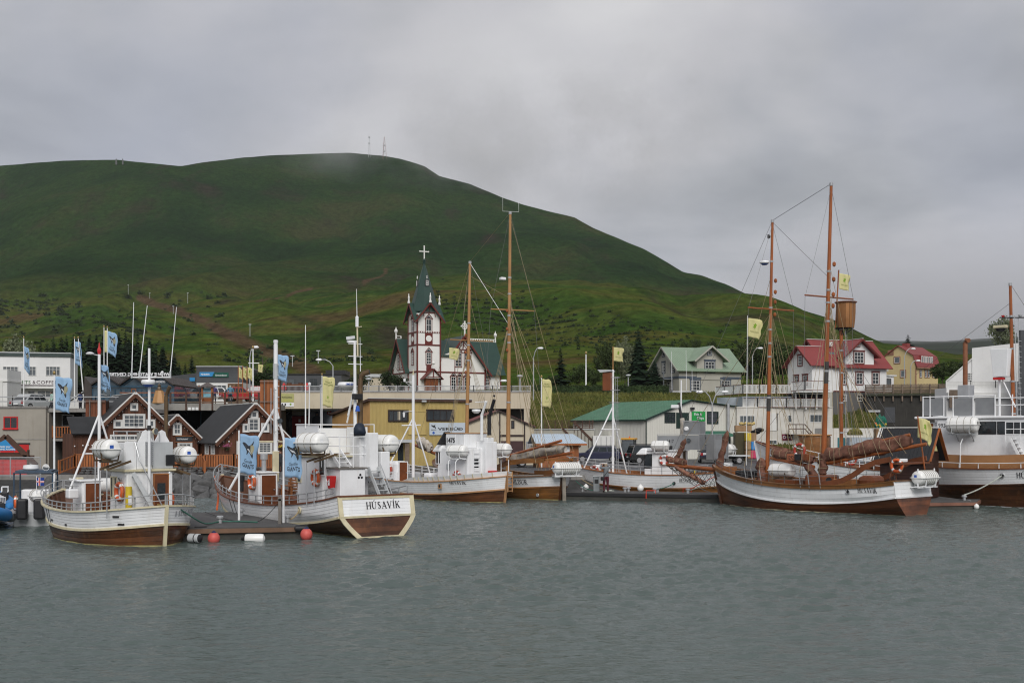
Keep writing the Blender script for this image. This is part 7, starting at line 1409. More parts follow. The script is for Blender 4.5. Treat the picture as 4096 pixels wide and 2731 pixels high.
# ---- dark long building and white annex
b = Bld('long_building','long low dark grey building with large windows behind the parking terrace',1030,158,8.0,0); w_ = b.fx(1365,1500).x; zt = b.fx(1200,1498).z
b.box('wall',0,w_,0,10,0,zt,SLATE); b.box('roof_edge',-.1,w_+.1,-.15,10,zt+.002,zt+.12,DARK); b.box('roof_plant_room',w_*.80,w_+.4,1,6,zt+.1,b.fx(1380,1480,1).z,DARK)
for u0,u1 in ((1050,1085),(1128,1178),(1238,1270),(1290,1330)): winpx(b,u0,u1,1514,1548,nx=2,nz=1,glass=GLASSB if u0 > 1100 and u0 < 1200 else GLASS,frame=SLATE)
b = Bld('long_building','white flat building with red roofed block behind dark bushes, left of the church',1455,170,8.5,0); w_ = b.fx(1565,1500).x; b.box('wall',0,w_,0,6,0,b.fx(1500,1508).z,WALLC); b.box('roof',-.1,w_+.1,-.2,6,b.fx(1500,1508).z+.002,b.fx(1500,1496).z,GREYP); winpx(b,1535,1550,1515,1530,nx=1,nz=1)
# ---- cream parking deck
b = Bld('parking_deck','long cream concrete parking deck with steel railing in front of the church',1060,113,1.2,0,'parking deck')
w_ = b.fx(2122,1580).x; zt = b.fx(1500,1569).z; zb = b.fx(1500,1634).z; o_ = b.box('parapet_wall',0,w_,0,.35,zb,zt,WALLC); b.box('deck_slab',0,w_,.353,9,zb,zb+.35,CONC); b.box('parapet_coping',-.05,w_+.05,-.06,.4,zt+.002,zt+.09,CONC); b.box('side_wall',w_-.35,w_,.353,14,zb,zt,WALLC)
for u in (1130,1420,1840,2108): x = b.fx(u,1640).x; b.box('column',x-.3,x+.25,.02,.6,0,zb-.002,WALLC)
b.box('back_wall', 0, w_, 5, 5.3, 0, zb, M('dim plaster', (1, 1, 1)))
for i in range(14): balustrade(b.root,(i*w_/14,.15,zt+.09),((i+1)*w_/14,.15,zt+.09),.62 if False else .55,16,STEEL,.07,.025,(.1,1.),kind='x',name='baluster')
x0,x1 = b.fx(1098,1600).x,b.fx(1176,1600).x; b.box('sign_board',x0,x1,-.06,-.001,b.fx(0,1609).z,b.fx(0,1574).z,M('olive sign',(.40,.39,.16),.5,.05)); b.box('sign_foot',x0,x1,-.06,-.001,b.fx(0,1626).z,b.fx(0,1609.5).z,WL)
KHK = M('dark olive lettering',(.06,.06,.03),.5); p = b.fx(1134,1592); text('WHALE WATCHING',.24,KHK,b.root,(p.x,-.07,p.z),bold=.01,mw=1.75); p = b.fx(1153,1605); text('CENTRE',.24,M('lime lettering',(.50,.55,.08),.5),b.root,(p.x,-.07,p.z),mw=.9);
for u in (1130,1142): p = b.fx(u,1618); b.box('pictogram',p.x-.08,p.x+.06,-.07,-.061,p.z-.1,p.z+.12,INK)
p = b.fx(1163,1617); b.part(MB().prism([(p.x-.12,p.z),(p.x,p.z-.12),(p.x+.12,p.z),(p.x,p.z+.14)],-.07,-.061),'leaf_logo',FLG)
x0,x1 = b.fx(1168,1690,.8).x,b.fx(1232,1690,.8).x; b.box('red_door',x0,x1,.78,.9,0,b.fx(0,1664,.8).z,M('red door paint',(.26,.015,.02),.5,.1)); b.box('shop_front',b.fx(1060,1690,.9).x,b.fx(1420,1690,.9).x,.92,1.0,0,zb,GLASS); b.box('shop_sign',x0,x1+.2,.8,.9,b.fx(0,1660,.8).z,b.fx(0,1640,.8).z,WALLK); p = b.fx(1198,1682,.77); b.box('notice',p.x-.1,p.x+.12,.76,.775,p.z-.15,p.z+.15,WL)
p0,p1 = b.fx(1240,1700,.8),b.fx(1345,1640,.8); o_ = b.box('poster',p0.x,p1.x,.82,.9,p0.z,p1.z,M('grey poster print',(.20,.22,.25),.6,.3,1));
q = b.fx(1268,1656,.8); o_ = b.part(MB().prism([(q.x+x*.62,q.z+z*.62) for x,z in ((-.9,-1.9),(.85,-1.9),(.7,-.55),(.28,-.3),(.3,.15),(.2,.45),(-.2,.45),(-.3,.15),(-.26,-.3),(-.75,-.55))],.79,.815),'poster_figure',M('poster dark print',(.035,.045,.06),.6,.3,3)); b.part(MB().prism([(q.x+x*.62,q.z+z*.62) for x,z in ((-.17,-.2),(.17,-.2),(.2,.1),(-.2,.1))],.78,.789),'poster_face',M('poster face print',(.16,.11,.09),.6)); p = b.fx(1317,1650,.78); b.box('red_sign',p.x-.2,p.x+.2,.77,.80,p.z-.18,p.z+.18,M('red door paint',(1,1,1))); text('66',.26,WL,b.root,(p.x,.765,p.z-.1),bold=.03)
t = thing('fire_hydrant','red cone shaped post on the parking deck, left of a dark bench','hydrant',(PX(1136,114.5),114.5,zt+1.25),0,'red posts on the parking deck'); MB().lathe([(.22,0),(.2,.25),(.28,.3),(.26,.55),(.18,.6),(.14,.85),(.001,1.0)],10).build('post_body',REDP,t,True); MB().lathe([(.3,-.2),(.3,0)],10).build('foot',CONC,t)
copy_tree(t,label='red cone shaped post on the parking deck, right of a dark bench').location.x = PX(1228,114.5)
t = thing('wooden_bench','dark wooden seat block with orange top between two red posts on the deck','bench',(PX(1182,114.8),114.8,zt+1.25)); MB().box(-.95,.95,0,.8,0,.75).build('seat_block',M('dark brown boarding',(1,1,1)),t); MB().box(-1.05,1.05,-.05,.85,.753,.83).build('top',WOODO,t)
for x in (-.7, .45): MB().lathe([(.25, .83), (.25, 1.0)], 10, (x, .4, 0)).build('back_rest', WOODB, t)
# ---- yellow corrugated building
b = Bld('yellow_building','yellow corrugated metal building with VERBÚÐ sign and dark windows',1480,100,1.2,24)
YW = M('yellow corrugated wall',(.46,.35,.13),.6,.12,.5,streak=.3,dirt=(.26,.15,.04)); YP = M('peach repainted wall',(.50,.29,.11),.6,.12,.6,streak=.3,dirt=(.28,.10,.02))
w_ = b.fx(1876, 1620).x; zt = b.fx(1480, 1603).z; L_ = 12.6; zb_ = b.sx(1304, 1664).z
b.part(MB().prism([(0,0),(L_,0),(L_,zb_-.06),(0,zt-.06)],.05,w_-.05,lambda x,y,z: (y,x,z)),'core_wall',YP)
def corr(m, x0, x1, n, zf0, zf1, fn):
 vs = []
 for i in range(n+1): x = x0+(x1-x0)*i/n; d = .035*(i % 2); vs += [fn(x, d, zf0(x)), fn(x, d, zf1(x))]
 m.add(vs, [(2*i, 2*i+2, 2*i+3, 2*i+1) for i in range(n)])
m = MB(); corr(m,0,w_,150,lambda x: 0,lambda x: zt-.02,lambda x,d,z: (x,-d,z)); b.part(m,'corrugated_front',YW)
m = MB(); corr(m,0,L_,150,lambda x: 0,lambda x: zt-.02+(zb_-zt)*x/L_,lambda x,d,z: (-d,x,z)); b.part(m,'corrugated_side',YP)
slab(b.root,(-.25,-.25,zt),(w_+.2,-.25,zt),(w_+.2,L_+.3,zb_),(-.25,L_+.3,zb_),.2,WOODB); b.box('roof_flashing',-.27,w_+.22,-.30,-.24,zt+.2,zt+.26,GREYP)
DBR = M('dark brown frame',(.03,.018,.014),.5); winpx(b,1556,1630,1643,1682,nx=4,nz=1,frame=DBR,trim=DBR,tw=.06,off=-.04); winpx(b,1708,1812,1641,1680,nx=4,nz=1,frame=DBR,trim=DBR,tw=.06,off=-.04); p = b.fx(1597,1662,-.04); b.box('curtain',p.x-.15,p.x+.08,-.08,-.06,p.z-.38,p.z+.38,WALLC)
winpx(b, 1634, 1704, 1645, 1737, nx=2, nz=1, off=-.04, frame=YW, glass=YW)
p,q = b.fx(1716,1739),b.fx(1860,1689); q = b.fx(1860,1692); sb = b.box('sign_board',p.x,q.x,-.14,-.06,b.fx(1790,1739).z,b.fx(1790,1690).z,M('pale blue sign',(.50,.56,.62),.5,.04)); sw,sz0,sz1 = q.x-p.x,b.fx(1790,1739).z,b.fx(1790,1690).z
text('VERBÚÐ',.36,INK,sb,(p.x+sw*.58,-.145,sz0+.42),bold=.02,mw=sw*.70); text('HÚS',.12,GREYP,sb,(p.x+sw*.34,-.145,sz0+.24),mw=.5)
sb_w = [(p.x+sw*.11+x*.85,sz0+.75+z*.62) for x,z in WHALE]; b.part(MB().prism(sb_w,-.15,-.141),'whale_logo',INK,parent=sb); text('GIANTS',.12,INK,sb,(p.x+sw*.11,-.145,sz0+.42),bold=.02,mw=.5); b.part(MB().prism([(p.x+sw*.11-.14,sz0+.2),(p.x+sw*.11,sz0+.06),(p.x+sw*.11+.14,sz0+.2),(p.x+sw*.11,sz0+.34)],-.15,-.141),'diamond_logo',BLUEP,parent=sb)
b.box('awning',b.fx(1575,1770).x,b.fx(1632,1770).x,-1.2,-.06,b.fx(1600,1769).z,b.fx(1600,1757).z,GREYP); b.box('door',b.fx(1590,1800).x,b.fx(1612,1800).x,-.1,-.06,0,b.fx(1600,1775).z,GLASS); b.box('lattice_panel',b.fx(1604,1800).x,b.fx(1622,1800).x,-1.1,-1.05,0,b.fx(1600,1770).z,WOODG)
for u in (1456+0, ): pass
b.part(MB().box(b.fx(1690, 1600).x-.2, b.fx(1690, 1600).x+.2, -.5, -.3, zt-.05, zt+.1), 'wall_lamp', GREYP)
# ---- white gabled shed with dark trims
b = Bld('gabled_shed','white shed with dark brown trim and faded red roof behind the pine masts',1995,104,1.2,8,'shed')
xl,xr = b.fx(1873,1700).x,b.fx(2137,1700).x; za,zl,zr = b.fx(1995,1645).z,b.fx(1873,1692).z,b.fx(2137,1709).z
b.part(MB().prism([(xl,0),(xr,0),(xr,zr),(0,za),(xl,zl)],0,7),'wall',WALLC); slab(b.root,(xl-.1,-.15,zl),(xl-.1,7.1,zl),(0,7.1,za+.05),(0,-.15,za+.05),.08,M('faded red roof',(.19,.05,.055),.6,.15)); slab(b.root,(xr+.15,-.15,zr),(xr+.15,7.1,zr),(0,7.1,za+.05),(0,-.15,za+.05),.08,M('faded red roof',(1,1,1)))
m = MB().bar((xl,-.2,zl+.02),(0,-.2,za+.06),.05,.13,X_).bar((xr+.1,-.2,zr),(0,-.2,za+.06),.05,.13,X_)
for u in (1999,2098): x = b.fx(u,1700).x; m.box(x-.06,x+.06,-.05,-.001,0,za-(abs(x)*.42 if x > 0 else 0)-.05)
m.box(b.fx(2000,1700).x,b.fx(2100,1700).x,-.045,-.001,b.fx(2050,1746).z,b.fx(2050,1738).z); b.part(m,'dark_trim',DBR); winpx(b,2046,2056,1683,1712,nx=1,nz=1,frame=DBR); b.box('garage_door',b.fx(2000,1800).x+.1,b.fx(2098,1800).x-.1,-.04,-.001,0,b.fx(2050,1763).z,M('maroon shutter',(.055,.025,.025),.6)); b.box('poster',b.fx(2104,1800).x,b.fx(2133,1800).x,-.04,-.001,.3,b.fx(2110,1765).z,M('streaky photo print',(.22,.22,.22),.6,.9,5,stretch=(4,1,.4)))
# ---- orange kiosk with pale blue roof
b = Bld('ticket_kiosk','orange timber kiosk with pale blue metal roof behind the furled white sail',2145,96,1.2,10,'kiosk'); xr = b.fx(2345,1770).x; ze = b.fx(2240,1775).z; zr = b.fx(2240,1738).z
b.box('wall', .3, xr-.6, .3, 2.9, 0, ze, WOODO)
for i in range(12): z = .02+i*(ze/12); b.box('board', .29, xr-.59, .26, .3, z, z+ze/12-.02, WOODO)
slab(b.root,(-.1,-.2,ze),(xr,-.2,ze),(xr-.85,1.7,zr),(-.1,1.7,zr),.06,M('pale blue roof',(.46,.54,.62),.45,.05),ribs=22); slab(b.root,(-.1,3.4,ze),(xr,3.4,ze),(xr-.85,1.7,zr),(-.1,1.7,zr),.06,M('pale blue roof',(1,1,1))); b.box('eave_board',-.1,xr,-.24,-.19,ze-.12,ze+.03,WOODO); q = b.fx(2272,1800); b.box('notice',q.x-.25,q.x+.2,.24,.258,q.z-.2,q.z+.3,WL)
# ---- grey wall with brown deck rail
b = Bld('retaining_wall','grey rendered wall with dark brown deck railing left of the green roofed building',2130,128,1.2,0,'wall'); xr = b.fx(2376,1740).x; zt = b.fx(2300,1718).z
b.box('wall',0,xr,0,1.0,0,zt,WALLG); b.box('coping',-.1,xr+.1,-.1,1.1,zt+.002,zt+.08,GREYP); balustrade(b.root,(1.4,.3,zt+.08),(xr-.1,.3,zt+.08),.95,7,WOODB,slat=.1,rails=(.1,.32,.54,.76,1.)); m = MB().bar((4.6,-.05,zt+.9),(7.2,-.05,1.6),.1,.22).bar((3.3,-.05,zt+.2),(5.4,-.05,1.4),.1,.22)
for i in range(6): m.bar((4.7+i*.4, -.05, zt+.7-i*.42), (4.7+i*.4, -.05, zt-.35-i*.42), .07)
b.part(m, 'stair_stringer', WOODB)
# ---- fish and chips building
b = Bld('green_roofed_building','white corrugated building with worn green roof and Fish & Chips sign',2584,124,1.2,33)
zl = b.fx(2584,1677).z; pa = b.fx(2762,1602); prr = b.fx(2944,1627); L_ = 13.5; WC = M('cream corrugated wall',(.64,.63,.57),.6,.06,.5,streak=.12,dirt=(.36,.32,.24))
b.part(MB().prism([(0,0),(prr.x,0),(prr.x,prr.z-.1),(pa.x,pa.z-.1),(0,zl-.1)],.05,L_),'core_wall',WC)
def ztf(x): return (zl+(pa.z-zl)*x/pa.x if x < pa.x else pa.z+(prr.z-pa.z)*(x-pa.x)/(prr.x-pa.x))-.06
m = MB(); corr(m,0,prr.x,110,lambda x: 0,ztf,lambda x,d,z: (x,-d*.7,z)); b.part(m,'corrugated_gable',WC); m = MB(); corr(m,0,L_,110,lambda x: 0,lambda x: zl-.1,lambda x,d,z: (-d*.7,x,z)); b.part(m,'corrugated_side',WC)
slab(b.root,(-.25,-.25,zl-.08),(-.25,L_+.2,zl-.08),(pa.x,L_+.2,pa.z),(pa.x,-.25,pa.z),.1,ROOFF,ribs=30); slab(b.root,(prr.x+.1,-.25,prr.z),(prr.x+.1,L_+.2,prr.z),(pa.x,L_+.2,pa.z),(pa.x,-.25,pa.z),.1,ROOFF)
m = MB().bar((-.25,-.28,zl-.04),(pa.x,-.28,pa.z+.05),.05,.2,X_).bar((prr.x+.1,-.28,prr.z+.05),(pa.x,-.28,pa.z+.05),.05,.2,X_).box(-.06,.06,-.06,.0,0,zl-.1).box(prr.x-.05,prr.x+.05,-.06,0,0,prr.z-.1); b.part(m,'green_trim',TRIMD); b.part(MB().bar((-.32,0,zl-.1),(-.32,L_,zl-.1),.14,.14),'gutter',TRIMD)
winpx(b,2659,2700,1650,1690,nx=3,nz=2,frame=TRIMD,off=-.03); winpx(b,2830,2870,1649,1691,nx=2,nz=2,frame=TRIMD,trim=TRIMD,tw=.06,off=-.03); q0,q1 = b.fx(2704,1712),b.fx(2754,1650); b.box('door',q0.x,q1.x,-.08,-.03,q0.z,b.fx(2730,1650).z,TRIMD)
p,q = b.fx(2766,1684),b.fx(2818,1645); zz0,zz1 = b.fx(2792,1684).z,b.fx(2792,1645).z; sg = b.box('fish_sign',p.x,q.x,-.14,-.05,zz0,zz1,M('bright green sign',(.02,.34,.07),.4,.04)); b.part(MB().lathe([(.001,0),(.46,0),(.46,.004)],20,((p.x+q.x)/2,-.145,(zz0+zz1)/2),(0,-1,0)),'sign_oval',M('deep green print',(.01,.17,.05),.4),parent=sg)
cx_ = (p.x+q.x)/2; text('Fish &',.42,WL,sg,(cx_-.15,-.152,(zz0+zz1)/2+.08),bold=.01,mw=1.15); text('Chips',.42,WL,sg,(cx_+.2,-.152,(zz0+zz1)/2-.32),bold=.01,mw=1.05)
p,q = b.fx(2798,1738),b.fx(2905,1723); za_,zb2 = b.fx(2840,1724).z,b.fx(2840,1746).z; slab(b.root,(p.x-.1,-1.5,zb2),(q.x+.6,-1.5,zb2),(q.x-.2,-.06,za_),(p.x-.1,-.06,za_),.03,M('green awning cloth',(.03,.12,.08),.7,.1),'awning'); winpx(b,2822,2858,1757,1775,nx=2,nz=1,frame=TRIMW,glass=GLASSB,off=-.05); b.box('hatch_frame',b.fx(2812,1770).x,b.fx(2870,1770).x,-.04,-.001,.8,b.fx(2840,1748).z,TRIMD); b.box('lime_panel',b.fx(2871,1770).x,b.fx(2878,1770).x,-.05,-.001,.9,b.fx(2875,1750).z,M('lime panel',(.30,.42,.05),.5)); b.box('door',b.fx(2898,1770).x,b.fx(2921,1770).x,-.07,-.001,0,b.fx(2910,1746).z,TRIMD)
b.part(MB().tube([b.fx(2903,1615)+V((0,-.4,0)),b.fx(2903,1725)+V((0,-.4,0)),b.fx(2900,1736)+V((0,-.4,0))],.17,10),'vent_duct',STAIN,True); b.part(MB().box(b.fx(2765,1634).x-.2,b.fx(2765,1634).x+.25,-.3,-.05,b.fx(2765,1638).z,b.fx(2765,1629).z),'wall_lamp',DARK)
t = thing('white_container','white refrigerated container door beside the green roofed building','container',(PX(2415,127),127,1.2)); MB().box(-1.2,1.2,0,2.4,0,2.6).build('box',TRIMW,t)
for x in (-.8, -.3, .3, .8): MB().tube([(x, -.05, .1), (x, -.05, 2.5)], .03, 5).build('lock_bar', STEEL, t)
# ---- white quay house with terraces
b = Bld('quay_house','stained white flat-roofed quay house with small windows and maroon sign',2947,131,1.2,6); xr = b.fx(3330,1700).x; zt = b.fx(3100,1630).z
b.box('wall', 0, xr, 0, 6, 0, zt, WALLD); b.box('parapet', -.05, xr+.05, -.06, .3, zt+.002, zt+.1, WALLD)
for u0,u1,v0,v1,n in ((2959,3018,1662,1692,4),(3152,3166,1660,1688,1),(3240,3288,1658,1688,3),(2990+87,3012+95,1760,1775,2)): winpx(b,u0,u1,v0,v1,nx=n,nz=1,glass=GLASSB)
q0,q1 = b.fx(3078,1722),b.fx(3106,1652); b.box('door',q0.x,q1.x,-.06,-.001,q0.z,q1.z,TRIMW); b.box('door_reveal',q1.x,q1.x+.12,-.05,-.001,q0.z,q1.z,DARK); q = b.fx(3148,1748); b.box('maroon_sign',q.x-.62,q.x+.62,-.1,-.001,q.z-.36,q.z+.36,M('maroon sign',(.13,.012,.035),.5)); b.part(MB().torus((q.x-.36,-.11,q.z),.15,.03,(0,1,0),14,5),'sign_ring',WL); text('ÍSFELL',.2,WL,b.root,(q.x+.22,-.11,q.z-.08),bold=.02,mw=.62)
p0 = b.fx(3140,1732); m = MB().box(p0.x,p0.x+1.9,-1.3,0,p0.z-.12,p0.z).bar((p0.x+1.9,-1.2,p0.z),(p0.x+4.2,-1.2,.2),.1,.3); b.part(m,'outside_stair',WALLD); m = MB()
for z in (.5,1.0): m.bar((p0.x,-1.28,p0.z+z),(p0.x+1.9,-1.28,p0.z+z),.07,.1).bar((p0.x+1.9,-1.28,p0.z+z),(p0.x+4.2,-1.28,.3+z),.07,.1)
for i in range(6): x = p0.x+i*.85; zz = p0.z if x < p0.x+1.9 else p0.z-(x-p0.x-1.9)*1.35; m.bar((x,-1.28,zz-.1),(x,-1.28,zz+1.0),.08)
b.part(m, 'stair_railing', WOODB)
BALW = TRIMW
def terrace(label, pts, h, d, nper, lower=0.):
 t = thing('balustrade',label,'balustrade',P(pts[0][0],pts[0][1],pts[0][2]),0,'white terrace balustrades'); o = V(t.location)
 q = [P(*p)-o for p in pts]
 for a, c in zip(q, q[1:]):
  n = max(1, int((c-a).length/1.6)); m = MB()
  for i in range(n): balustrade(t,a.lerp(c,i/n),a.lerp(c,(i+1)/n),h,nper,BALW,.11,.085,(.08,.96),name='baluster',thin=.05)
  m.bar(a+U_*(h+.03), c+U_*(h+.03), .1, .05).bar(a+U_*.0, c, .1, .05); m.build('red_handrail', TRIMR, t)
 return t
terrace('white balustrade with red handrail at the upper left of the terraces',[(2863,1583,136),(2972,1574,130),(3170,1574,131)],1.02,131,13)
terrace('white balustrade in front of the red roofed house, above dark openings',[(3165,1564,130),(3220,1559,128),(3318,1559,129)],.98,129,13)
terrace('white balustrade on the flat roof of the white quay house',[(2972,1628,131.2),(3318,1628,131.5)],.98,131,13)
b = Bld('terrace_base','pale blue boarded base wall below the upper white balustrade',2868,136,1.2,-30,'wall')
b = b if True else 0; PB = M('pale blue grey boarding', (.36, .40, .44), .6, .06, 1); zz = PZ(1584, 131)-1.2
b.box('wall',0,5.6,0,1,0,zz,PB); tb_ = Bld('terrace_base','grey louvred wall between the two long white balustrades',2972,131.6,1.2,3,'wall'); tb_.box('wall',0,5.9,.4,3,3,zz,PB)
for i in range(9): z = zz-1.45+i*.16; tb_.box('louvre', 0, 5.9, .34, .4, z, z+.13, PB)
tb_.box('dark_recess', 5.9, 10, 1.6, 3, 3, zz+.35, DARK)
for x in (5.95, 7.15, 8.4, 9.6): tb_.box('porch_post', x, x+.16, -.6, -.4, zz-1.5, zz+.45, TRIMW)
tb_.box('porch_deck', 5.8, 10.1, -1.4, 3, zz+.43, zz+.56, TRIMW)
# ---- red roofed white house
b = Bld('red_roofed_house','white house with red metal roof and oxblood window frames on the right',3308,140,PZ(1562,140),20,'house')
GX = b.fx(3478,1450).x; ze = b.fx(3400,1458).z; gxa,gxb = b.fx(3382,1450).x,b.fx(3478,1450).x; W_ = b.fx(3546,1460).x; D_ = 7.0; zr = b.fx(3250,1362,D_/2).z
gable_box(b,0,W_,0,D_,0,ze,zr,WALLW,'x'); b.box('red_band',-.02,W_+.02,-.03,-.001,-.12,.02,TRIMR); b.box('basement',0,W_-1.2,.02,D_,-4.5,-.123,M('dark grey render',(.115,.112,.108),.8,.08,.6)); b.box('foundation',-.2,W_-.2,-.05,D_,-8,-4.503,WALLK)
for u0, u1 in ((3370, 3384), (3430, 3450)): winpx(b, u0, u1, 1578, 1604, nx=2, nz=2, off=0., frame=TRIMW)
ov = .55; sl = (zr-ze)/(D_/2)
slab(b.root,(-ov,-ov,ze-sl*ov),(W_+ov,-ov,ze-sl*ov),(W_+ov,D_/2,zr+.05),(-ov,D_/2,zr+.05),.09,ROOFR); slab(b.root,(-ov,D_+ov,ze-sl*ov),(W_+ov,D_+ov,ze-sl*ov),(W_+ov,D_/2,zr+.05),(-ov,D_/2,zr+.05),.09,ROOFR); b.part(MB().bar((-ov,D_/2,zr+.16),(W_+ov,D_/2,zr+.16),.3,.06),'ridge_cap',TRIMW)
xm = b.fx(3438, 1360, -.1).x; zg = b.fx(3438, 1356, -.6).z; hw = 2.15
b.part(MB().prism([(xm-hw,ze-.8),(xm+hw,ze-.8),(xm+hw,zg-1.9),(xm,zg-.15),(xm-hw,zg-1.9)],-.08,3.5),'front_gable',WALLW)
for s_ in (-1,1): slab(b.root,(xm+s_*(hw+.55),-.75,zg-.1-(hw+.55)*.81),(xm+s_*(hw+.55),3.4,zg-.1-(hw+.55)*.81),(xm,3.4,zg-.02),(xm,-.75,zg-.02),.09,ROOFR)
m = MB()
for s_ in (-1,1): b.part(MB().bar((xm+s_*(hw+.55),-.78,zg-.12-(hw+.55)*.81),(xm,-.78,zg-.04),.05,.2,X_),'barge_board',TRIMR); b.part(MB().bar((-ov-.03,-ov if s_ < 0 else D_+ov,ze-sl*ov+.03),(-ov-.03,D_/2,zr+.06),.2,.05,X_),'barge_board',TRIMR)
b.part(MB().bar((xm, -.75, zg+.09), (xm, 3.2, zg+.09), .25, .06), 'ridge_cap', TRIMW)
winpx(b,3417,3453,1409,1451,off=-.08,nx=3,nz=3,trim=TRIMR,hood=.1); winpx(b,3428,3437,1371,1385,off=-.08,nx=2,nz=2,trim=TRIMR,tw=.08)
for u0,u1 in ((3425,3449),(3490,3513),(3366,3382)): winpx(b,u0,u1,1492,1535,nx=2,nz=3,trim=TRIMR,hood=.1)
c_ = b.fx(3335,1425,1.2); b.part(MB().hexa([(c_.x-.4,1.,c_.z-.3),(c_.x+.4,1.,c_.z-.3),(c_.x+.4,1.7,c_.z+.45),(c_.x-.4,1.7,c_.z+.45)],[(c_.x-.4,.88,c_.z-.2),(c_.x+.4,.88,c_.z-.2),(c_.x+.4,1.58,c_.z+.55),(c_.x-.4,1.58,c_.z+.55)]),'skylight',GLASSB)
b.box('chimney_vent', c_.x-.0, c_.x+.4, 2.0, 2.4, zr-.75, zr-.2, TRIMW)
wing = Bld('red_roofed_house','lower white gabled wing with red roof, left of the red roofed house',3248,139,PZ(1564,139),20,'house'); X1 = b.fx(3308,1500).x; x1w = wing.fx(3306,1500).x+1.0; ze = wing.fx(3248,1451).z; Dw = 5.2; zr = wing.sx(3188,1388,-.3).z
gable_box(wing,0,x1w,0,Dw,0,ze,zr,WALLW,'x'); sl = (zr-ze)/(Dw/2); wing.box('basement',.02,x1w-.1,.02,Dw,-4.5,-.002,WALLG)
slab(wing.root,(-.5,-.5,ze-sl*.5),(x1w,-.5,ze-sl*.5),(x1w,Dw/2,zr+.05),(-.5,Dw/2,zr+.05),.09,ROOFR); slab(wing.root,(-.5,Dw+.5,ze-sl*.5),(x1w,Dw+.5,ze-sl*.5),(x1w,Dw/2,zr+.05),(-.5,Dw/2,zr+.05),.09,ROOFR); m = MB()
for y in (-.5,Dw+.5): wing.part(MB().bar((-.53,y,ze-sl*.5+.03),(-.53,Dw/2,zr+.06),.2,.05,X_),'barge_board',TRIMR)
wing.part(MB().bar((-.5,Dw/2,zr+.16),(x1w,Dw/2,zr+.16),.28,.06),'ridge_cap',TRIMW); winpx(wing,3194,3208,1423,1460,'s',0,nx=2,nz=3,trim=TRIMR,hood=.08); winpx(wing,3178,3193,1505,1540,'s',0,nx=2,nz=3,trim=TRIMR,hood=.08); winpx(wing,3213,3229,1502,1536,'s',0,nx=2,nz=3,trim=TRIMR,hood=.08)
b.box('porch',W_,W_+1.9,1.0,4.0,-.1,2.0,WALLW); b.box('porch_roof',W_-.05,W_+2.2,.8,4.2,2.0,2.15,TRIMW); win(b,(W_+1.0,1.0,1.15),(0,-1,0),.9,1.0,3,1,frame=DBR,glass=GLASSB); balustrade(b.root,(W_+.05,.9,2.6),(W_+.9,.9,2.6),.8,5,TRIMW,slat=.07)
# ---- grey house with pale green roof
b = Bld('green_roofed_house','pale grey house with light green roof and slate blue window frames',2716,168,PZ(1583,168),20,'house')
W_ = b.fx(2964,1500).x; D_ = 9.0; ze = b.fx(2830,1476).z; zr = b.sx(2642,1392,-.4).z; gable_box(b,0,W_,0,D_,0,ze,zr,WALLG,'x'); ov = .6; sl = (zr-ze)/(D_/2)
slab(b.root,(-ov,-ov,ze-sl*ov),(W_+ov,-ov,ze-sl*ov),(W_+ov,D_/2,zr+.05),(-ov,D_/2,zr+.05),.1,ROOFL,ribs=40); slab(b.root,(-ov,D_+ov,ze-sl*ov),(W_+ov,D_+ov,ze-sl*ov),(W_+ov,D_/2,zr+.05),(-ov,D_/2,zr+.05),.1,ROOFL)
xm = b.fx(2839, 1390, -.1).x; zg = b.fx(2841, 1384, -.9).z; hw = (b.fx(2890, 1450).x-b.fx(2787, 1450).x)/2
b.part(MB().prism([(xm-hw,ze-1.6),(xm+hw,ze-1.6),(xm+hw,zg-hw*.78-.1),(xm,zg-.15),(xm-hw,zg-hw*.78-.1)],-.1,4),'front_gable',WALLG)
for s_ in (-1,1): slab(b.root,(xm+s_*(hw+.75),-.9,zg-(hw+.75)*.78),(xm+s_*(hw+.75),4.2,zg-(hw+.75)*.78),(xm,4.2,zg),(xm,-.9,zg),.1,ROOFL,ribs=14)
m = MB()
for s_ in (-1,1): b.part(MB().bar((xm+s_*(hw+.75),-.93,zg-(hw+.75)*.78),(xm,-.93,zg),.05,.22,X_),'barge_board',WALLG)
for y in (-ov,D_+ov): b.part(MB().bar((-ov-.03,y,ze-sl*ov+.03),(-ov-.03,D_/2,zr+.06),.22,.05,X_),'barge_board',WALLG)
zb_ = b.fx(2830,1511).z; b.box('blue_band',-.05,W_+.05,-.07,-.001,zb_-.12,zb_+.2,TRIMB); b.box('blue_band',-.07,-.001,-.02,D_,zb_-.12,zb_+.2,TRIMB)
winpx(b,2822,2856,1447,1487,off=-.1,nx=3,nz=3,trim=TRIMB,hood=.15,tw=.16); winpx(b,2832,2844,1403,1418,off=-.1,nx=1,nz=1,trim=TRIMB); winpx(b,2764,2797,1522,1561,nx=3,nz=3,trim=TRIMB,hood=.3,tw=.16); winpx(b,2886,2919,1522,1558,nx=3,nz=3,trim=TRIMB,hood=.3,tw=.16)
for u0,u1,v0,v1 in ((2650,2660,1452,1488),(2686,2697,1456,1487),(2615,2626,1464,1490),(2671,2689,1528,1566)): winpx(b,u0,u1,v0,v1,'s',0,nx=2,nz=3,trim=TRIMB,hood=.15)
winpx(b,2651,2657,1409,1424,'s',0,nx=1,nz=1,trim=TRIMB); q = b.sx(2690,1512,0); m = MB().box(-1.6,0,q.y-.2,q.y+4.0,zb_-.25,zb_-.1)
for y in (q.y, q.y+1.9, q.y+3.9): m.bar((-1.5, y, 0), (-1.5, y, zb_+.95), .14)
for z in (.5, .95): m.bar((-1.5, q.y, zb_+z), (-1.5, q.y+3.9, zb_+z), .06)
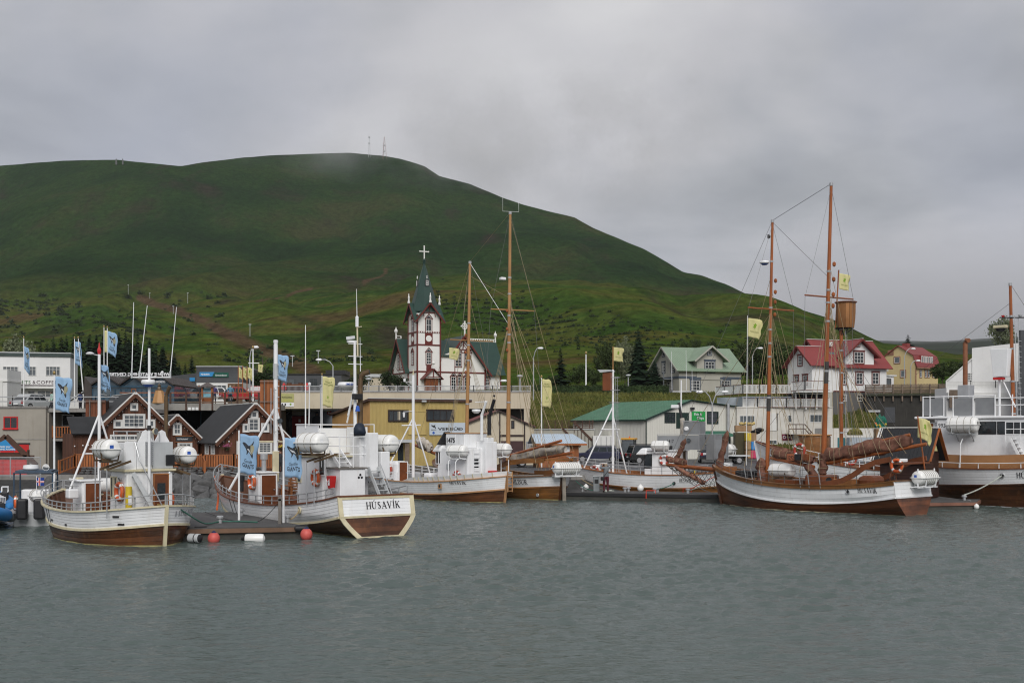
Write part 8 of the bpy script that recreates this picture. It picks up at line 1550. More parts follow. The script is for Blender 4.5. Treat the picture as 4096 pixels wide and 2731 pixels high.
b.part(m,'balcony',M('grey steel stair',(.16,.175,.19),.5)); stairs(b.root,(-1.3,q.y+6.4,.1),(-1.3,q.y+4.1,zb_-.1),.8,X_,9,M('grey steel stair',(1,1,1)),'outside_stair')
# ---- yellow house with red mansard
b = Bld('yellow_house','pale yellow house with red mansard roof at the upper right',3662,205,PZ(1540,205),40,'house'); YH = M('pale yellow render',(.58,.46,.24),.75,.06,.5,streak=.08); TRT = M('terracotta trim',(.30,.15,.10),.6)
Wf = b.fx(3752,1500).x; zc = b.fx(3662,1466).z; Ls = abs(b.sx(3530,1500).y); zrg = b.sx(3563,1386,0).z; zk = b.fx(3640,1418).z
b.part(MB().prism([(0,-3),(Ls,-3),(Ls,zc),(Ls*.93,zk),(Ls*.5,zrg),(Ls*.07,zk),(0,zc)],0,Wf,lambda x,y,z: (y,x,z)),'wall',YH)
for sgn in (0, 1):
 ya,yb = (0-.35,Ls*.07) if not sgn else (Ls+.35,Ls*.93); slab(b.root,(-.2,ya,zc-.1),(Wf+.25,ya,zc-.1),(Wf+.25,yb,zk),(-.2,yb,zk),.12,ROOFR); slab(b.root,(-.3,yb,zk),(Wf+.25,yb,zk),(Wf+.25,Ls/2,zrg),(-.3,Ls/2,zrg),.12,ROOFR)
b.part(MB().bar((-.1,-.4,zc-.2),(Wf+.2,-.4,zc-.2),.2,.2),'cornice',TRT); b.box('corner_trim',-.06,.25,-.06,-.001,-3,zc-.3,TRT)
xd0,xd1 = b.fx(3682,1440).x,b.fx(3730,1440).x; b.box('dormer',xd0,xd1,-.1,Ls*.25,zc+.35,zk+.1,ROOFR); n = 5
for i in range(n): x = xd0+(xd1-xd0)*(i+.5)/n; win(b,(x,-.1,(zc+.4+zk)/2+.05),(0,-1,0),(xd1-xd0)/n-.35,(zk-zc)*.62,1,1,glass=GLASSB,fw=.14)
for u in (3649, 3660): pass
for u0,u1 in ((3678,3686),(3699,3706),(3710,3717),(3730,3739)): winpx(b,u0,u1,1481,1508,nx=1,nz=2,rails=(.75,),trim=TRT,tw=.1,glass=GLASSB)
for u0,u1,v0,v1 in ((3579,3598,1429,1451),(3604,3621,1482,1507)): winpx(b,u0,u1,v0,v1,'s',0,nx=1,nz=1,trim=TRT,glass=GLASSB,tw=.15)
q = b.sx(3563,1411,0); b.part(MB().box(-.05,0,q.y-.6,q.y+.6,q.z-.5,q.z+.5),'vent_panel',TRT); b.box('chimney',2,3,Ls/2-.5,Ls/2+.5,zrg-.2,zrg+.6,ROOFR)
# ---- dark retaining wall with board fence
b = Bld('retaining_wall','dark stained concrete retaining wall below the weathered board fence',3462,141,1.2,-14,'wall'); xr = b.fx(3795,1560).x; zt = b.fx(3600,1575).z; b.box('wall',0,xr,0,2,0,zt,M('dark stained concrete',(.032,.030,.026),.85,.35,.6,streak=.6,dirt=(.09,.08,.07))); b.box('ledge',0,xr,-.35,-.001,zt-.25,zt,M('dark mossy ledge',(.05,.052,.035),.9,.4)); b.box('metal_door',b.fx(3538,1660).x,b.fx(3580,1660).x,-.06,-.001,b.fx(3560,1690).z,b.fx(3560,1628).z,SLATE)
b.box('light_rail',b.fx(3472,1640).x,b.fx(3520,1640).x,-.5,-.4,b.fx(3500,1648).z,b.fx(3500,1640).z,GREYP)
f = thing('board_fence','weathered grey board fence on top of the dark retaining wall','fence',b.O+U_*zt,b.rz); n = 9; fh = b.fx(3600,1537).z-zt
for i in range(n): MB().box(xr*i/n-.08, xr*i/n+.08, -.30, -.14, -.9, fh).build('post', WOODG, f)
for z in (.25, .6, .95, 1.3):
 if z < fh: MB().box(0, xr, -.14, -.08, z*fh/1.4-.06, z*fh/1.4+.06).build('rail', WOODG, f)
for i in range(88): MB().box(xr*i/88+.01,xr*(i+1)/88-.02,-.08,-.05,.05,fh+.02*(i % 3)).build('board',WOODG,f)
# ---- white building on the right
b = Bld('white_building','tall plain white building with sloping roof edge behind the 993 boat',3888,112,1.2,-24); x1 = b.fx(4180,1400).x; zl,zrr = b.fx(3888,1392).z,b.fx(4085,1371).z
b.part(MB().prism([(0,0),(x1,0),(x1,zrr+.2),(0,zl)],0,8),'wall',WALLW); b.part(MB().prism([(b.fx(3790,1600).x,0),(-.01,0),(-.01,b.fx(3888,1434).z),(b.fx(3790,1520).x,b.fx(3790,1520).z)],.1,6),'lean_to',WALLW); m = MB().bar(b.fx(3786,1523),b.fx(3888,1434),.1,.2,Y_); b.part(m,'verge_board',TRIMW); winpx(b,3870,3888,1492,1520,nx=3,nz=4,off=.05)
m = Bld('white_building','white parapet wall with patterned railing left of the plain white building',3786,108,1.2,0,'wall'); x1 = m.fx(4180,1560).x; zt = m.fx(3900,1551).z; m.box('wall',0,x1,0,3,0,zt,WALLW)
for i in range(4): m_ = MB(); balustrade(m.root,(x1*i/4,.1,zt),(x1*(i+1)/4,.1,zt),m.fx(3900,1525).z-zt,14,TRIMW,.07,.18,(.08,.5,.95),name='fence_panel')
m.box('low_wall',0,x1,-.4,-.001,zt-1.0,zt-.45,TRIMW); m.box('timber_gate',.1,1.1,-.5,-.41,zt-1.9,zt-.2,WOODG)
b = Bld('grey_building','dark grey wall cut by the right edge of the picture',4082,104,1.2,0); b.box('wall',0,4,0,.4,0,b.fx(4085,1320).z,SLATE)
b = Bld('quay_house','long low white shed behind the furled tan sail, with nets in front',3300,118,1.2,0); b.box('wall',0,7.2,0,4,0,b.fx(3400,1712).z,WALLD); b.box('door',1.3,2.1,-.05,-.001,0,b.fx(3400,1750).z,M('teal door',(.02,.14,.16),.5)); b.box('tarpaulin',2.2,6.0,-1.2,-.1,0,b.fx(3400,1748).z,M('grey tarpaulin',(.36,.40,.44),.6,.1,1,bump=.4))
# ---- the church
b = Bld('church','white timber church with oxblood trim, dark green roofs and a tall spire',1669,200,PZ(1575,200),26,'church')
CW = M('white church cladding', (.78, .77, .74), .65, .04, .8); Tw = 4.35
def cz(v, u=1700): return b.fx(u, v).z
zA, zB, zC, zD, zE = cz(1489), cz(1382), cz(1331), cz(1267), cz(1214)
def cladding(x0, x1, y0, y1, z0, z1, nm='wall'): return b.box(nm, x0, x1, y0, y1, z0, z1, CW)
tw = cladding(0, Tw, 0, Tw, 0, zD+.6, 'tower_wall')
def post(x, y, z0, z1, s=.2): b.box('corner_post', x-s/2, x+s/2, y-s/2, y+s/2, z0, z1, TRIMR)
for x, y in ((0, 0), (Tw, 0), (0, Tw)): post(x, y, 0, zD+.4, .24)
for z,h in ((zA,.26),(zB,.26),(zC,.26)): b.part(MB().box(-.08,Tw+.08,-.08,Tw+.08,z,z+h),'belt_course',TRIMR)
for z in (zC+.05,):
 for i in range(9): b.box('frieze_block', .2+i*.46, .42+i*.46, -.12, -.081, z-.0, z+.17, CW)
b.box('clock_panel',1.45,2.9,-.05,-.001,zB+.27,zC-.02,TRIMR); b.part(MB().lathe([(.56,0),(.54,.03),(.001,.032)],20,(2.17,-.05,(zB+zC)/2+.13),(0,-1,0)),'clock_face',CW); b.part(MB().lathe([(.5,0),(.48,.03),(.001,.032)],16,(-.05,2.17,(zB+zC)/2+.13),(-1,0,0)),'clock_face',CW); b.box('clock_panel',-.05,-.001,1.5,2.85,zB+.27,zC-.02,TRIMR)
def gothic(c, n, w_, h, nz=3, hood=True, nx=2):
 c,n = V(c),V(n); a = V((-n.y,n.x,0)); o = win(b,c,n,w_,h,nx,nz,frame=CW,trim=TRIMR,tw=.14,fw=.09,glass=GLASS)
 if hood:
  t = MB(); top = c+U_*(h/2+.05); 
  for s_ in (-1, 1): t.bar(top+a*s_*(w_/2+.28)+n*.08, top+U_*(w_*.75+.2)+n*.08, .1, .14, n)
  t.build('pointed_hood',TRIMR,o); MB().add([top+a*(w_/2+.1)+n*.03,top-a*(w_/2+.1)+n*.03,top+U_*(w_*.65)+n*.03],[(0,1,2)]).build('tympanum',GLASS,o)
gothic((2.17,0,cz(1432)+.0),(0,-1,0),.85,2.0,4); gothic((0,2.17,cz(1432)),(-1,0,0),.85,2.0,4); gothic((2.17,0,cz(1300)),(0,-1,0),.95,2.1,2,True); gothic((0,2.17,cz(1300)),(-1,0,0),.95,2.1,2)
b.box('window_skirt', 1.7, 2.65, -.05, -.001, zA+.26, cz(1460), TRIMR)
tip = V((Tw/2, Tw/2, cz(1037))); hb = 2.55; zs0 = zD+1.0; m = MB(); n = 8; base = []
for i in range(n): a = math.pi/8+i*math.pi/4; base.append(V((Tw/2+hb/math.cos(math.pi/8)*math.cos(a),Tw/2+hb/math.cos(math.pi/8)*math.sin(a),zs0)))
m.add(base+[tip], [(i, (i+1) % n, n) for i in range(n)]); b.part(m, 'spire', ROOFG)
ov = .75; zr_ = zE+.1; ze_ = zD-1.0
E_ = Tw/2+ov; cc_ = V((Tw/2, Tw/2, zr_))
for k in range(4):
 a = k*math.pi/2; d_ = V((math.cos(a), math.sin(a), 0)); e_ = V((-d_.y, d_.x, 0)); rg = cc_+d_*E_
 for s_ in (-1, 1):
  co = cc_+d_*E_+e_*s_*E_; co.z = ze_; nn_ = U_*.14; b.part(MB().add([cc_,rg,co,cc_+nn_,rg+nn_,co+nn_],[(0,1,2),(3,5,4),(0,3,4,1),(1,4,5,2),(2,5,3,0)]),'gablet_roof',ROOFG)
for f_, nn in ((0, 'f'), (1, 's')):
 def g(x, y, z): return (x, y, z) if f_ == 0 else (y, x, z)
 b.part(MB().add([g(.0,-.01,zD+.2),g(Tw,-.01,zD+.2),g(Tw/2,-.01,zr_-.2)],[(0,1,2)]),'gablet',CW); m = MB()
 for s_ in (-1,1): m.bar(g(Tw/2+s_*(Tw/2+ov*.8),-ov-.03,ze_),g(Tw/2,-ov-.03,zr_),.1,.26,X_ if f_ == 0 else Y_)
 m.bar(g(Tw*.25,-.1,zD+.75),g(Tw*.75,-.1,zD+.75),.12).bar(g(Tw/2,-.1,zD+.75),g(Tw/2,-ov,zr_-.1),.12)
 for s_ in (-1,1): m.bar(g(Tw/2+s_*Tw/2,-.1,ze_-.2),g(Tw/2+s_*(Tw/2+.1),-ov,ze_+.1),.12); m.bar(g(Tw/2+s_*Tw*.25,-.08,zD+.75),g(Tw/2+s_*Tw*.25,-.5,zD-.0),.1)
 b.part(m, 'gablet_trim', TRIMR)
def pinnacle(p,h=1.75): b.part(MB().lathe([(.24,0),(.24,.35),(.15,.4),(.16,h*.55),(.2,h*.6),(.1,h*.7),(.06,h*.95),(.001,h)],8,p),'pinnacle',CW,True)
for x, y in ((Tw/2, -ov), (-ov, Tw/2), (Tw+ov, Tw/2)): pinnacle((x, y, zr_+.05))
for ax_, off in (((0, -1, 0), (0, -1)), ((-1, 0, 0), (-1, 0))):
 zd = cz(1128); k = 2.55*(1-(zd-zs0)/(tip.z-zs0))+.1; c = V((Tw/2+off[0]*k,Tw/2+off[1]*k,zd)); o_ = win(b,c+V(ax_)*.15,ax_,.4,.85,2,2,frame=CW,trim=DARK,tw=.1,fw=.08); b.part(MB().lathe([(.05,0),(.13,.12),(.05,.25),(.1,.4),(.001,.6)],6,c+V((ax_[0]*.1,ax_[1]*.1,.75))),'dormer_finial',CW)
b.part(MB().lathe([(.22,-.5),(.3,-.1),(.2,.0),(.32,.12),(.12,.4),(.05,.5)],10,tip),'spire_knob',ROOFG,True); m = MB().bar(tip+U_*.3,tip+U_*(cz(977)-tip.z),.17); zx = cz(998); m.bar((tip.x-.82,tip.y,zx),(tip.x+.82,tip.y,zx),.17)
for p in ((tip.x-.82, tip.y, zx), (tip.x+.82, tip.y, zx), (tip.x, tip.y, cz(977))): m.sphere(p, .15, 6, 4)
b.part(m, 'cross', CW)
ny0, ny1, nx1 = Tw+.2, 11.8, 18.4; znr = cz(1354)+.35; zne = zA+1.1
gable_box(b, -.15, nx1, ny0, ny1, 0, zne, znr, CW, 'x', 'nave_wall'); sl = (znr-zne)/((ny1-ny0)/2)
for ya,nm in ((ny0-.8,'f'),(ny1+.8,'b')): slab(b.root,(-.95,ya,zne-sl*.8),(nx1+.7,ya,zne-sl*.8),(nx1+.7,(ny0+ny1)/2,znr+.06),(-.95,(ny0+ny1)/2,znr+.06),.12,ROOFG)
ym = (ny0+ny1)/2; m = MB()
for ya in (ny0-.8, ny1+.8): m.bar((-.98, ya, zne-sl*.8), (-.98, ym, znr+.05), .28, .1, X_)
m.bar((-.2,ym-1.5,znr-2.1),(-.2,ym+1.5,znr-2.1),.12).bar((-.9,ym,znr-.2),(-.25,ym,znr-2.1),.12).bar((-.2,ym-.9,znr-2.1),(-.2,ym,znr-.8),.1).bar((-.2,ym+.9,znr-2.1),(-.2,ym,znr-.8),.1); m.bar((-.2,ny0,zA+.13),(-.2,ny1,zA+.13),.1,.26); m.bar((-.2,ny1,0),(-.2,ny1,zne),.22); b.part(m,'timber_trim',TRIMR)
for y in (ym-.9, ym+.9): gothic((-.15, y, cz(1432)-.2), (-1, 0, 0), .95, 2.8, 5)
for y in (ym-2.0, ym-.7, ym+.7): gothic((-.15, y, 1.5), (-1, 0, 0), .7, 1.7, 3)
tx0, tx1, ty = Tw+.05, 13.2, .25; xm = 8.8; ztr = cz(1339)-.0; ztl = cz(1410); zrr = cz(1470)
b.part(MB().prism([(tx0,0),(tx1,0),(tx1,zrr),(xm,ztr),(tx0+2.1,ztl+.2),(tx0,ztl-.5)],ty,ym),'transept_wall',CW); slr = (ztr-zrr)/(tx1-xm)
slab(b.root,(tx1+1.0,ty-.9,zrr-slr*1.0),(tx1+1.0,ym,zrr-slr*1.0),(xm,ym,ztr+.06),(xm,ty-.9,ztr+.06),.12,ROOFG); xl_ = tx0+1.9; slab(b.root,(xl_,ty-.9,ztr-(xm-xl_)*slr),(xl_,ym,ztr-(xm-xl_)*slr),(xm,ym,ztr+.06),(xm,ty-.9,ztr+.06),.12,ROOFG); slab(b.root,(tx0,ty-.35,ztl-.6),(xl_+.6,ty-.35,ztl-.6),(xl_+1.2,4.4,znr-.2),(tx0,4.4,znr-.2),.1,ROOFG)
m = MB().bar((tx1+1.0,ty-.95,zrr-slr),(xm,ty-.95,ztr+.02),.1,.28,X_).bar((xl_,ty-.95,ztr-(xm-xl_)*slr),(xm,ty-.95,ztr+.02),.1,.28,X_).bar((xm-1.9,ty-.1,ztr-2.35),(xm+1.9,ty-.1,ztr-2.35),.14).bar((xm,ty-.9,ztr-.2),(xm,ty-.1,ztr-2.3),.13)
for s_ in (-1,1): m.bar((xm+s_*1.3,ty-.12,ztr-2.3),(xm+s_*.1,ty-.12,ztr-.9),.1).bar((xm+s_*.8,ty-.12,ztr-2.3),(xm+s_*.1,ty-.12,ztr-1.4),.08)
m.box(tx0,tx1+.05,ty-.07,ty-.001,zA,zA+.26).box(tx1-.12,tx1+.12,ty-.1,ty+.15,0,zrr); m.bar((tx1,ty-.1,zrr-.9),(tx1+.8,ty-.9,zrr-slr*.9),.13); m.box(tx1+.05,nx1+.05,ny0-.07,ny0-.001,zA,zA+.26).box(nx1-.15,nx1+.1,ny0-.1,ny0+.15,0,zne); b.part(m,'timber_trim',TRIMR)
b.part(MB().add([(xm-1.9,ty-.05,ztr-2.35),(xm+1.9,ty-.05,ztr-2.35),(xm,ty-.05,ztr-.3)],[(0,1,2)]),'gable_panel',CW)
for x in (7.95, 9.75): gothic((x, ty, cz(1434)), (0, -1, 0), 1.1, 2.4, 4)
b.part(MB().box(7.2,7.35,ty-.06,ty-.001,zA,cz(1460)).box(10.35,10.5,ty-.06,ty-.001,zA,cz(1460)),'panel_trim',TRIMR)
for x in (7.0, 8.3, 9.6): gothic((x, ty, 2.0), (0, -1, 0), .85, 2.2, 4)
gothic((15.6, ny0, 2.0), (0, -1, 0), .85, 2.2, 4)
m = MB()
for (p,q) in (((Tw,ym,znr),(xm-1.2,ym,znr)),((tx1-1.6,ym,znr),(nx1+.6,ym,znr)),((-.9,ym,znr),(0,ym,znr))):
 p,q = V(p),V(q); m.bar(p+U_*.22,q+U_*.22,.1,.08).bar(p+U_*.68,q+U_*.68,.1,.1); k = int((q-p).length/.45)
 for i in range(k+1): c = p.lerp(q, i/max(1, k)); m.bar(c+U_*.2, c+U_*.66, .2, .1)
b.part(m, 'ridge_cresting', CW); 
def fin(p,h=2.3): b.part(MB().bar(V(p),V(p)+U_*h*.6,.2).lathe([(.1,h*.45),(.32,h*.62),(.3,h*.75),(.1,h*.85),(.05,h)],6,p),'ridge_finial',CW)
fin((-.95,ym,znr)); fin((nx1+.6,ym,znr)); p = V((xm,ty-.9,ztr)); b.part(MB().bar(p,p+U_*2.7,.22).bar(p+V((-.75,0,1.75)),p+V((.75,0,1.75)),.22).torus(p+U_*1.75,.5,.09,(0,1,0),14,5),'celtic_cross',CW)
dx0 = b.fx(1697, 1530).x; dx1 = b.fx(1744, 1530).x; b.box('porch', dx0, dx1, -1.0, 0, 0, 2.9, WOODO)
for i in range(4): x = dx0+(dx1-dx0)*i/4; b.box('door_panel',x+.05,x+(dx1-dx0)/4-.05,-1.06,-1.0,.1,2.6,VARN)
xm2 = (dx0+dx1)/2; hw = (dx1-dx0)/2+.75
for s_ in (-1,1): slab(b.root,(xm2+s_*hw,-1.7,2.5),(xm2+s_*hw,0,2.5),(xm2,0,4.4),(xm2,-1.7,4.4),.12,TRIMR,'porch_roof')
b.part(MB().add([(xm2-hw+.3,-1.2,2.75),(xm2+hw-.3,-1.2,2.75),(xm2,-1.2,4.2)],[(0,1,2)]),'porch_gable',CW); b.part(MB().bar((xm2-hw*.6,-1.6,2.95),(xm2+hw*.6,-1.6,2.95),.14).bar((xm2,-1.6,2.95),(xm2,-1.6,4.3),.14),'porch_trim',TRIMR); fin((xm2,-1.6,4.4),1.5)
b = Bld('pier_kiosk','dark brown boarded kiosk with black roof and yellow gable sign behind the schooner stern',3700,62.6,.5,-38,'kiosk')
Wk = 2.5; Dk = 2.3; ze = PZ(1812,62.6)-.5; zr = PZ(1716,63.5)-.5; core = gable_box(b,-Wk,0,0,Dk,0,ze,zr-.1,DBD,'x')
for i in range(14): z = .04+i*(ze/14); MB().hexa([(-Wk,0,z),(0,0,z),(0,-.035,z),(-Wk,-.035,z)],[(-Wk,0,z+ze/14-.015),(0,0,z+ze/14-.015),(0,-.008,z+ze/14-.015),(-Wk,-.008,z+ze/14-.015)]).build('board',DBD,core); MB().hexa([(0,0,z),(.035,0,z),(.035,Dk,z),(0,Dk,z)],[(0,0,z+ze/14-.015),(.008,0,z+ze/14-.015),(.008,Dk,z+ze/14-.015),(0,Dk,z+ze/14-.015)]).build('board',DBD,core)
sl = (zr-ze)/(Dk/2); ROOFB = M('black corrugated roofing', (.022, .023, .026), .45, .2, 2)
for y0,sg in ((-.4,1),(Dk+.4,-1)): slab(b.root,(-Wk-.3,y0,ze-.4*sl),(.35,y0,ze-.4*sl),(.35,Dk/2,zr),(-Wk-.3,Dk/2,zr),.06,ROOFB,ribs=16)
m = MB(); w2 = MB()
for y0 in (-.42,Dk+.42): m.bar((.38,y0,ze-.4*sl),(.38,Dk/2,zr+.04),.06,.18,X_); w2.bar((-Wk-.33,y0,ze-.4*sl+.03),(-Wk-.33,Dk/2,zr+.07),.06,.2,X_)
w2.bar((-Wk-.3,Dk/2,zr+.1),(.35,Dk/2,zr+.1),.16,.05); b.part(m,'gable_trim',SPAR,kind='stuff'); b.part(w2,'roof_trim',TRIMW,kind='stuff'); b.part(MB().prism([(.35,ze+.1),(Dk-.35,ze+.1),(Dk/2,zr-.3)],.02,.07,lambda x,y,z: (y,x,z)),'gable_sign',FLY); b.part(MB().prism([(Dk/2-.14,ze+.4),(Dk/2,ze+.25),(Dk/2+.14,ze+.4),(Dk/2,ze+.65)],.07,.08,lambda x,y,z: (y,x,z)),'leaf_logo',FLG)
# ================= TREES AND SHRUBS =================
LEAFD = M('spruce needles',(.014,.030,.014),.8,.5,.8,spec=.2); LEAFG = M('birch leaves',(.040,.062,.016),.75,.45,.8,spec=.25); LEAFP = M('pale willow leaves',(.13,.15,.085),.75,.4,.8,spec=.25); LEAFM = M('dark shrub leaves',(.024,.042,.013),.8,.45,.6,spec=.2); BARK = M('bark',(.075,.055,.04),.9,.3,4)
def conifer_mesh(seed, h=10., w=.30, dens=1.):
 r = random.Random(seed); m = MB(); z = .06*h
 while z < h*.985:
  t = z/h; R = h*w*(1-t)**.85*r.uniform(.75, 1.15)+.06; n = int((7+6*(1-t))*dens)
  for k in range(n):
   a = r.uniform(0,6.283); L_ = R*r.uniform(.6,1.1); d = V((math.cos(a),math.sin(a),0)); s = V((-d.y,d.x,0)); c = V((0,0,z+r.uniform(-.1,.1)*h*.05)); p = c
   for q in range(3):
    f0, f1 = q/3, (q+1)/3; w_ = L_*.20*(1-f0*.6)+.05; e = c+d*L_*f1-U_*(L_*.30*f1**1.3)+U_*(.05*L_*(f1 > .8))
    m.add([p-s*w_, p+s*w_, e+s*w_*.75-U_*w_*.5, e-s*w_*.75-U_*w_*.5], [(0, 1, 2, 3)]); p = e
  z += h*.032*(1.25-t*.5)
 return m.mesh('crown', LEAFD)
def broad_mesh(seed, h=7., rx=2.6, mat=LEAFG, n=46, leaf=.20, per=75, low=.28):
 r = random.Random(seed); m = MB()
 for k in range(n):
  while True:
   p = V((r.uniform(-1, 1), r.uniform(-1, 1), r.uniform(-1, 1)))
   if .25 < p.length < 1: break
  c = V((p.x*rx, p.y*rx, h*(low+(1-low)/2)+p.z*h*(1-low)/2)); R = r.uniform(.5, 1.)*rx*.36
  for i in range(per):
   q = c+V((r.gauss(0,1),r.gauss(0,1),r.gauss(0,.8)))*R*.55; a = V((r.uniform(-1,1),r.uniform(-1,1),r.uniform(-1,1))).normalized(); b_ = a.cross(V((r.uniform(-1,1),r.uniform(-1,1),r.uniform(-1,1)))).normalized(); s = leaf*r.uniform(.6,1.3)
   m.add([q-a*s, q+b_*s*.6, q+a*s, q-b_*s*.6], [(0, 1, 2, 3)])
 return m.mesh('crown', mat)
def trunk_mesh(h, r, seed=0, limbs=6):
 rr = random.Random(seed); m = MB().tube([(0, 0, -.4), (.05, .03, h*.4), (0, .05, h*.85)], r, 7, r*.25)
 for i in range(limbs): z = h*rr.uniform(.25,.65); a = rr.uniform(0,6.28); m.tube([(0,0,z),(math.cos(a)*h*.12,math.sin(a)*h*.12,z+h*.14),(math.cos(a)*h*.22,math.sin(a)*h*.22,z+h*.3)],r*.35,5,r*.1)
 return m.mesh('trunk', BARK, True)
CON = [conifer_mesh(i, 10, .26+.05*(i % 3)) for i in range(4)]; CT = trunk_mesh(9.5, .2, 1, 0)
BIG = conifer_mesh(11, 10, .36, 2.2)
BRD = [broad_mesh(20+i,7,2.5+.4*i,LEAFG) for i in range(3)]; PAL = broad_mesh(31,7,3.,LEAFP); BUS = [broad_mesh(40+i,3.2,2.2,LEAFM,26,.17,60,.05) for i in range(2)]; BT = trunk_mesh(6,.16,3)
def tree(name, label, crown, trunk, p, s, group, cat='tree', sx=1.):
 t = thing(name,label,cat,p,random.random()*6,group); a = link(crown,'crown',t); b_ = link(trunk,'trunk',t) if trunk else None
 t.scale = (s*sx, s*sx, s); return t
def gz(x, y):
 tab = TL if x < -18 else TC_ if x < 4 else TR; return interp(tab, y)
def up(u, vb, vt, d, kind, label, group, hh, sx=1.):
 z0 = PZ(vb,d); s = (PZ(vt,d)-z0)/hh; return tree('spruce_tree' if kind in CON+[BIG] else 'tree',label,kind,CT if kind in CON+[BIG] else BT,(PX(u,d),d,z0),s,group,sx=sx)
r_ = random.Random(12)
for i in range(46):
 u = 110+650*(i+.5)/46+r_.uniform(-16,16); d = r_.uniform(190,222); top = interp([(90,1420),(200,1385),(420,1345),(520,1340),(620,1400),(730,1440)],u)+r_.uniform(-45,12); vb = 1545
 up(u,vb,top,d,CON[i % 4],'dark spruce in the dense plantation between the ticket building and the pavilion antennas','spruces of the plantation',10.,1.15)
up(70,1540,1345,180,PAL,'pale green broad tree behind the ticket building','broad trees',7.,.8); up(335,1560,1455,150,BRD[0],'bushy tree left of the pavilion roof','broad trees',7.,.8)
up(2243,1566,1390,165,CON[0],'spruce tree left of the white flagpole above the hedge','garden trees',10.,1.35); up(2205,1566,1500,172,BRD[1],'low green tree between the church and the spruce','garden trees',7.); up(2315,1566,1460,172,BRD[2],'round green tree right of the spruce and white pole','garden trees',7.,1.1); up(2375,1566,1480,170,BRD[0],'small green tree behind the hedge beside the look-out mast','garden trees',7.); up(2425,1560,1362,176,BRD[1],'tall leafy tree behind the look-out mast with the yellow flag','garden trees',7.,.6); up(2500,1560,1358,178,PAL,'pale leafed tree between the look-out mast and the tall spruce','garden trees',7.,.5)
up(2555,1572,1318,164,BIG,'tallest dark spruce beside the pale grey house','garden trees',10.,1.0); up(2618,1575,1440,160,BIG,'wide low spruce touching the pale grey house','garden trees',10.,1.5)
for u,vt in ((2735,1368),(2780,1360),(2840,1366)): up(u,1480,vt,235,BRD[u % 3],'tree top above the light green roof, %s of three' % ('left','middle','right')[(2735,2780,2840).index(u)],'trees behind the green roofed house',7.,.6)
for i,(u,vt,d) in enumerate(((2960,1385,195),(3000,1372,185),(3050,1362,190),(3095,1366,186),(3130,1380,182))): up(u,1565,vt,d,BRD[i % 3],'leafy tree between the two big houses, %s from the left' % ('first','second','third','fourth','fifth')[i],'row of trees between the houses',7.,.9)
up(3632,1450,1335,240,CON[1],'lone spruce behind the pale yellow house','garden trees',10.,1.5); up(3770,1545,1450,190,BRD[0],'dark green tree right of the pale yellow house','garden trees',7.,1.3); up(3835,1545,1440,195,BRD[1],'dark green tree left of the plain white building','garden trees',7.,1.1); up(4010,1420,1270,125,PAL,'leafy tree top behind the orange mast of the 993 boat','garden trees',7.,.8)
for i,(u,vb,vt,d) in enumerate(((1440,1565,1500,150),(1560,1560,1490,152),(1600,1562,1505,150),(1400,1565,1520,148),(1050,1570,1480,135),(1030,1570,1500,134))): t = up(u,vb,vt,d,BUS[i % 2],'dark shrub %s' % ('left of the church, by the white annex','nearest the left wall of the church','touching the church wall behind the railing','right of the whip radar drum by the dark plant room','right of the ship mast with crossarm','left of the ship mast with crossarm')[i],'shrubs by the terrace',3.2); t.name = 'shrub'
t = thing('hedge','trimmed green hedge on top of the grass bank','hedge',(PX(2130,150),149.6,9.2)); m = MB(); rh_ = random.Random(2); W_ = PX(2672,150)-PX(2130,150)
for i in range(9000): p = V((rh_.uniform(0,W_),rh_.uniform(-.5,.5),rh_.uniform(0,1.15)+.1*math.sin(i))); a = V((rh_.uniform(-1,1),rh_.uniform(-1,1),rh_.uniform(-1,1))).normalized()*.10; c = a.cross(V((rh_.uniform(-1,1),.3,1))).normalized()*.07; m.add([p-a,p+c,p+a,p-c],[(0,1,2,3)])
m.build('leaves',M('hedge leaves',(.035,.058,.018),.8,.4,1),t,kind='stuff'); MB().box(0,W_,-.4,.4,0,1.05).build('twigs',LEAFM,t)
def hill_point(u, v):
 lo = 0.
 for i in range(140):
  t = i/140*.8; x, y, z = hillz(u, t)
  if VH-(z-CH)/y*F <= v: return x, y, z
 return x, y, z
m = MB(); rb = random.Random(5)
def clump(x, y, z, s):
 for k in range(26): c = V((x,y,z))+V((rb.gauss(0,.5),rb.gauss(0,.5),abs(rb.gauss(0,.45))))*s; a = V((rb.uniform(-1,1),rb.uniform(-1,1),rb.uniform(-.6,1))).normalized()*s*.42; b_ = a.cross(V((rb.uniform(-1,1),rb.uniform(-1,1),.5))).normalized()*s*.32; m.add([c-a,c+b_,c+a,c-b_],[(0,1,2,3)])
for i in range(230):
 u = rb.uniform(-60,900) if i < 130 else rb.uniform(900,1500); v = rb.gauss(1290,70) if i < 130 else rb.uniform(1410,1480); x,y,z = hill_point(u,max(1190,min(1450,v))); clump(x,y,z,rb.uniform(.35,1.1)*y/330)
for i in range(80): u = rb.uniform(-40,285); x,y,z = hill_point(u,1238+rb.uniform(-22,26)+(u-120)*.06); clump(x,y,z,rb.uniform(1.0,2.0))
for i in range(90): u = rb.uniform(400,580); x,y,z = hill_point(u,1290+(u-400)*.32+rb.uniform(-9,9)); clump(x,y,z,rb.uniform(.7,1.2))
for i in range(800):
 u = rb.uniform(1700,3050); k = rb.random(); v = interp([(1700,1190),(2100,1260),(2500,1330),(3050,1440)],u)+rb.gauss(35,45); x,y,z = hill_point(u,min(1520,v)); clump(x,y,z,rb.uniform(.35,.95)*y/430)
m.build('hillside_scrub', LEAFM, kind='stuff')
m = MB(); tuf = random.Random(8)
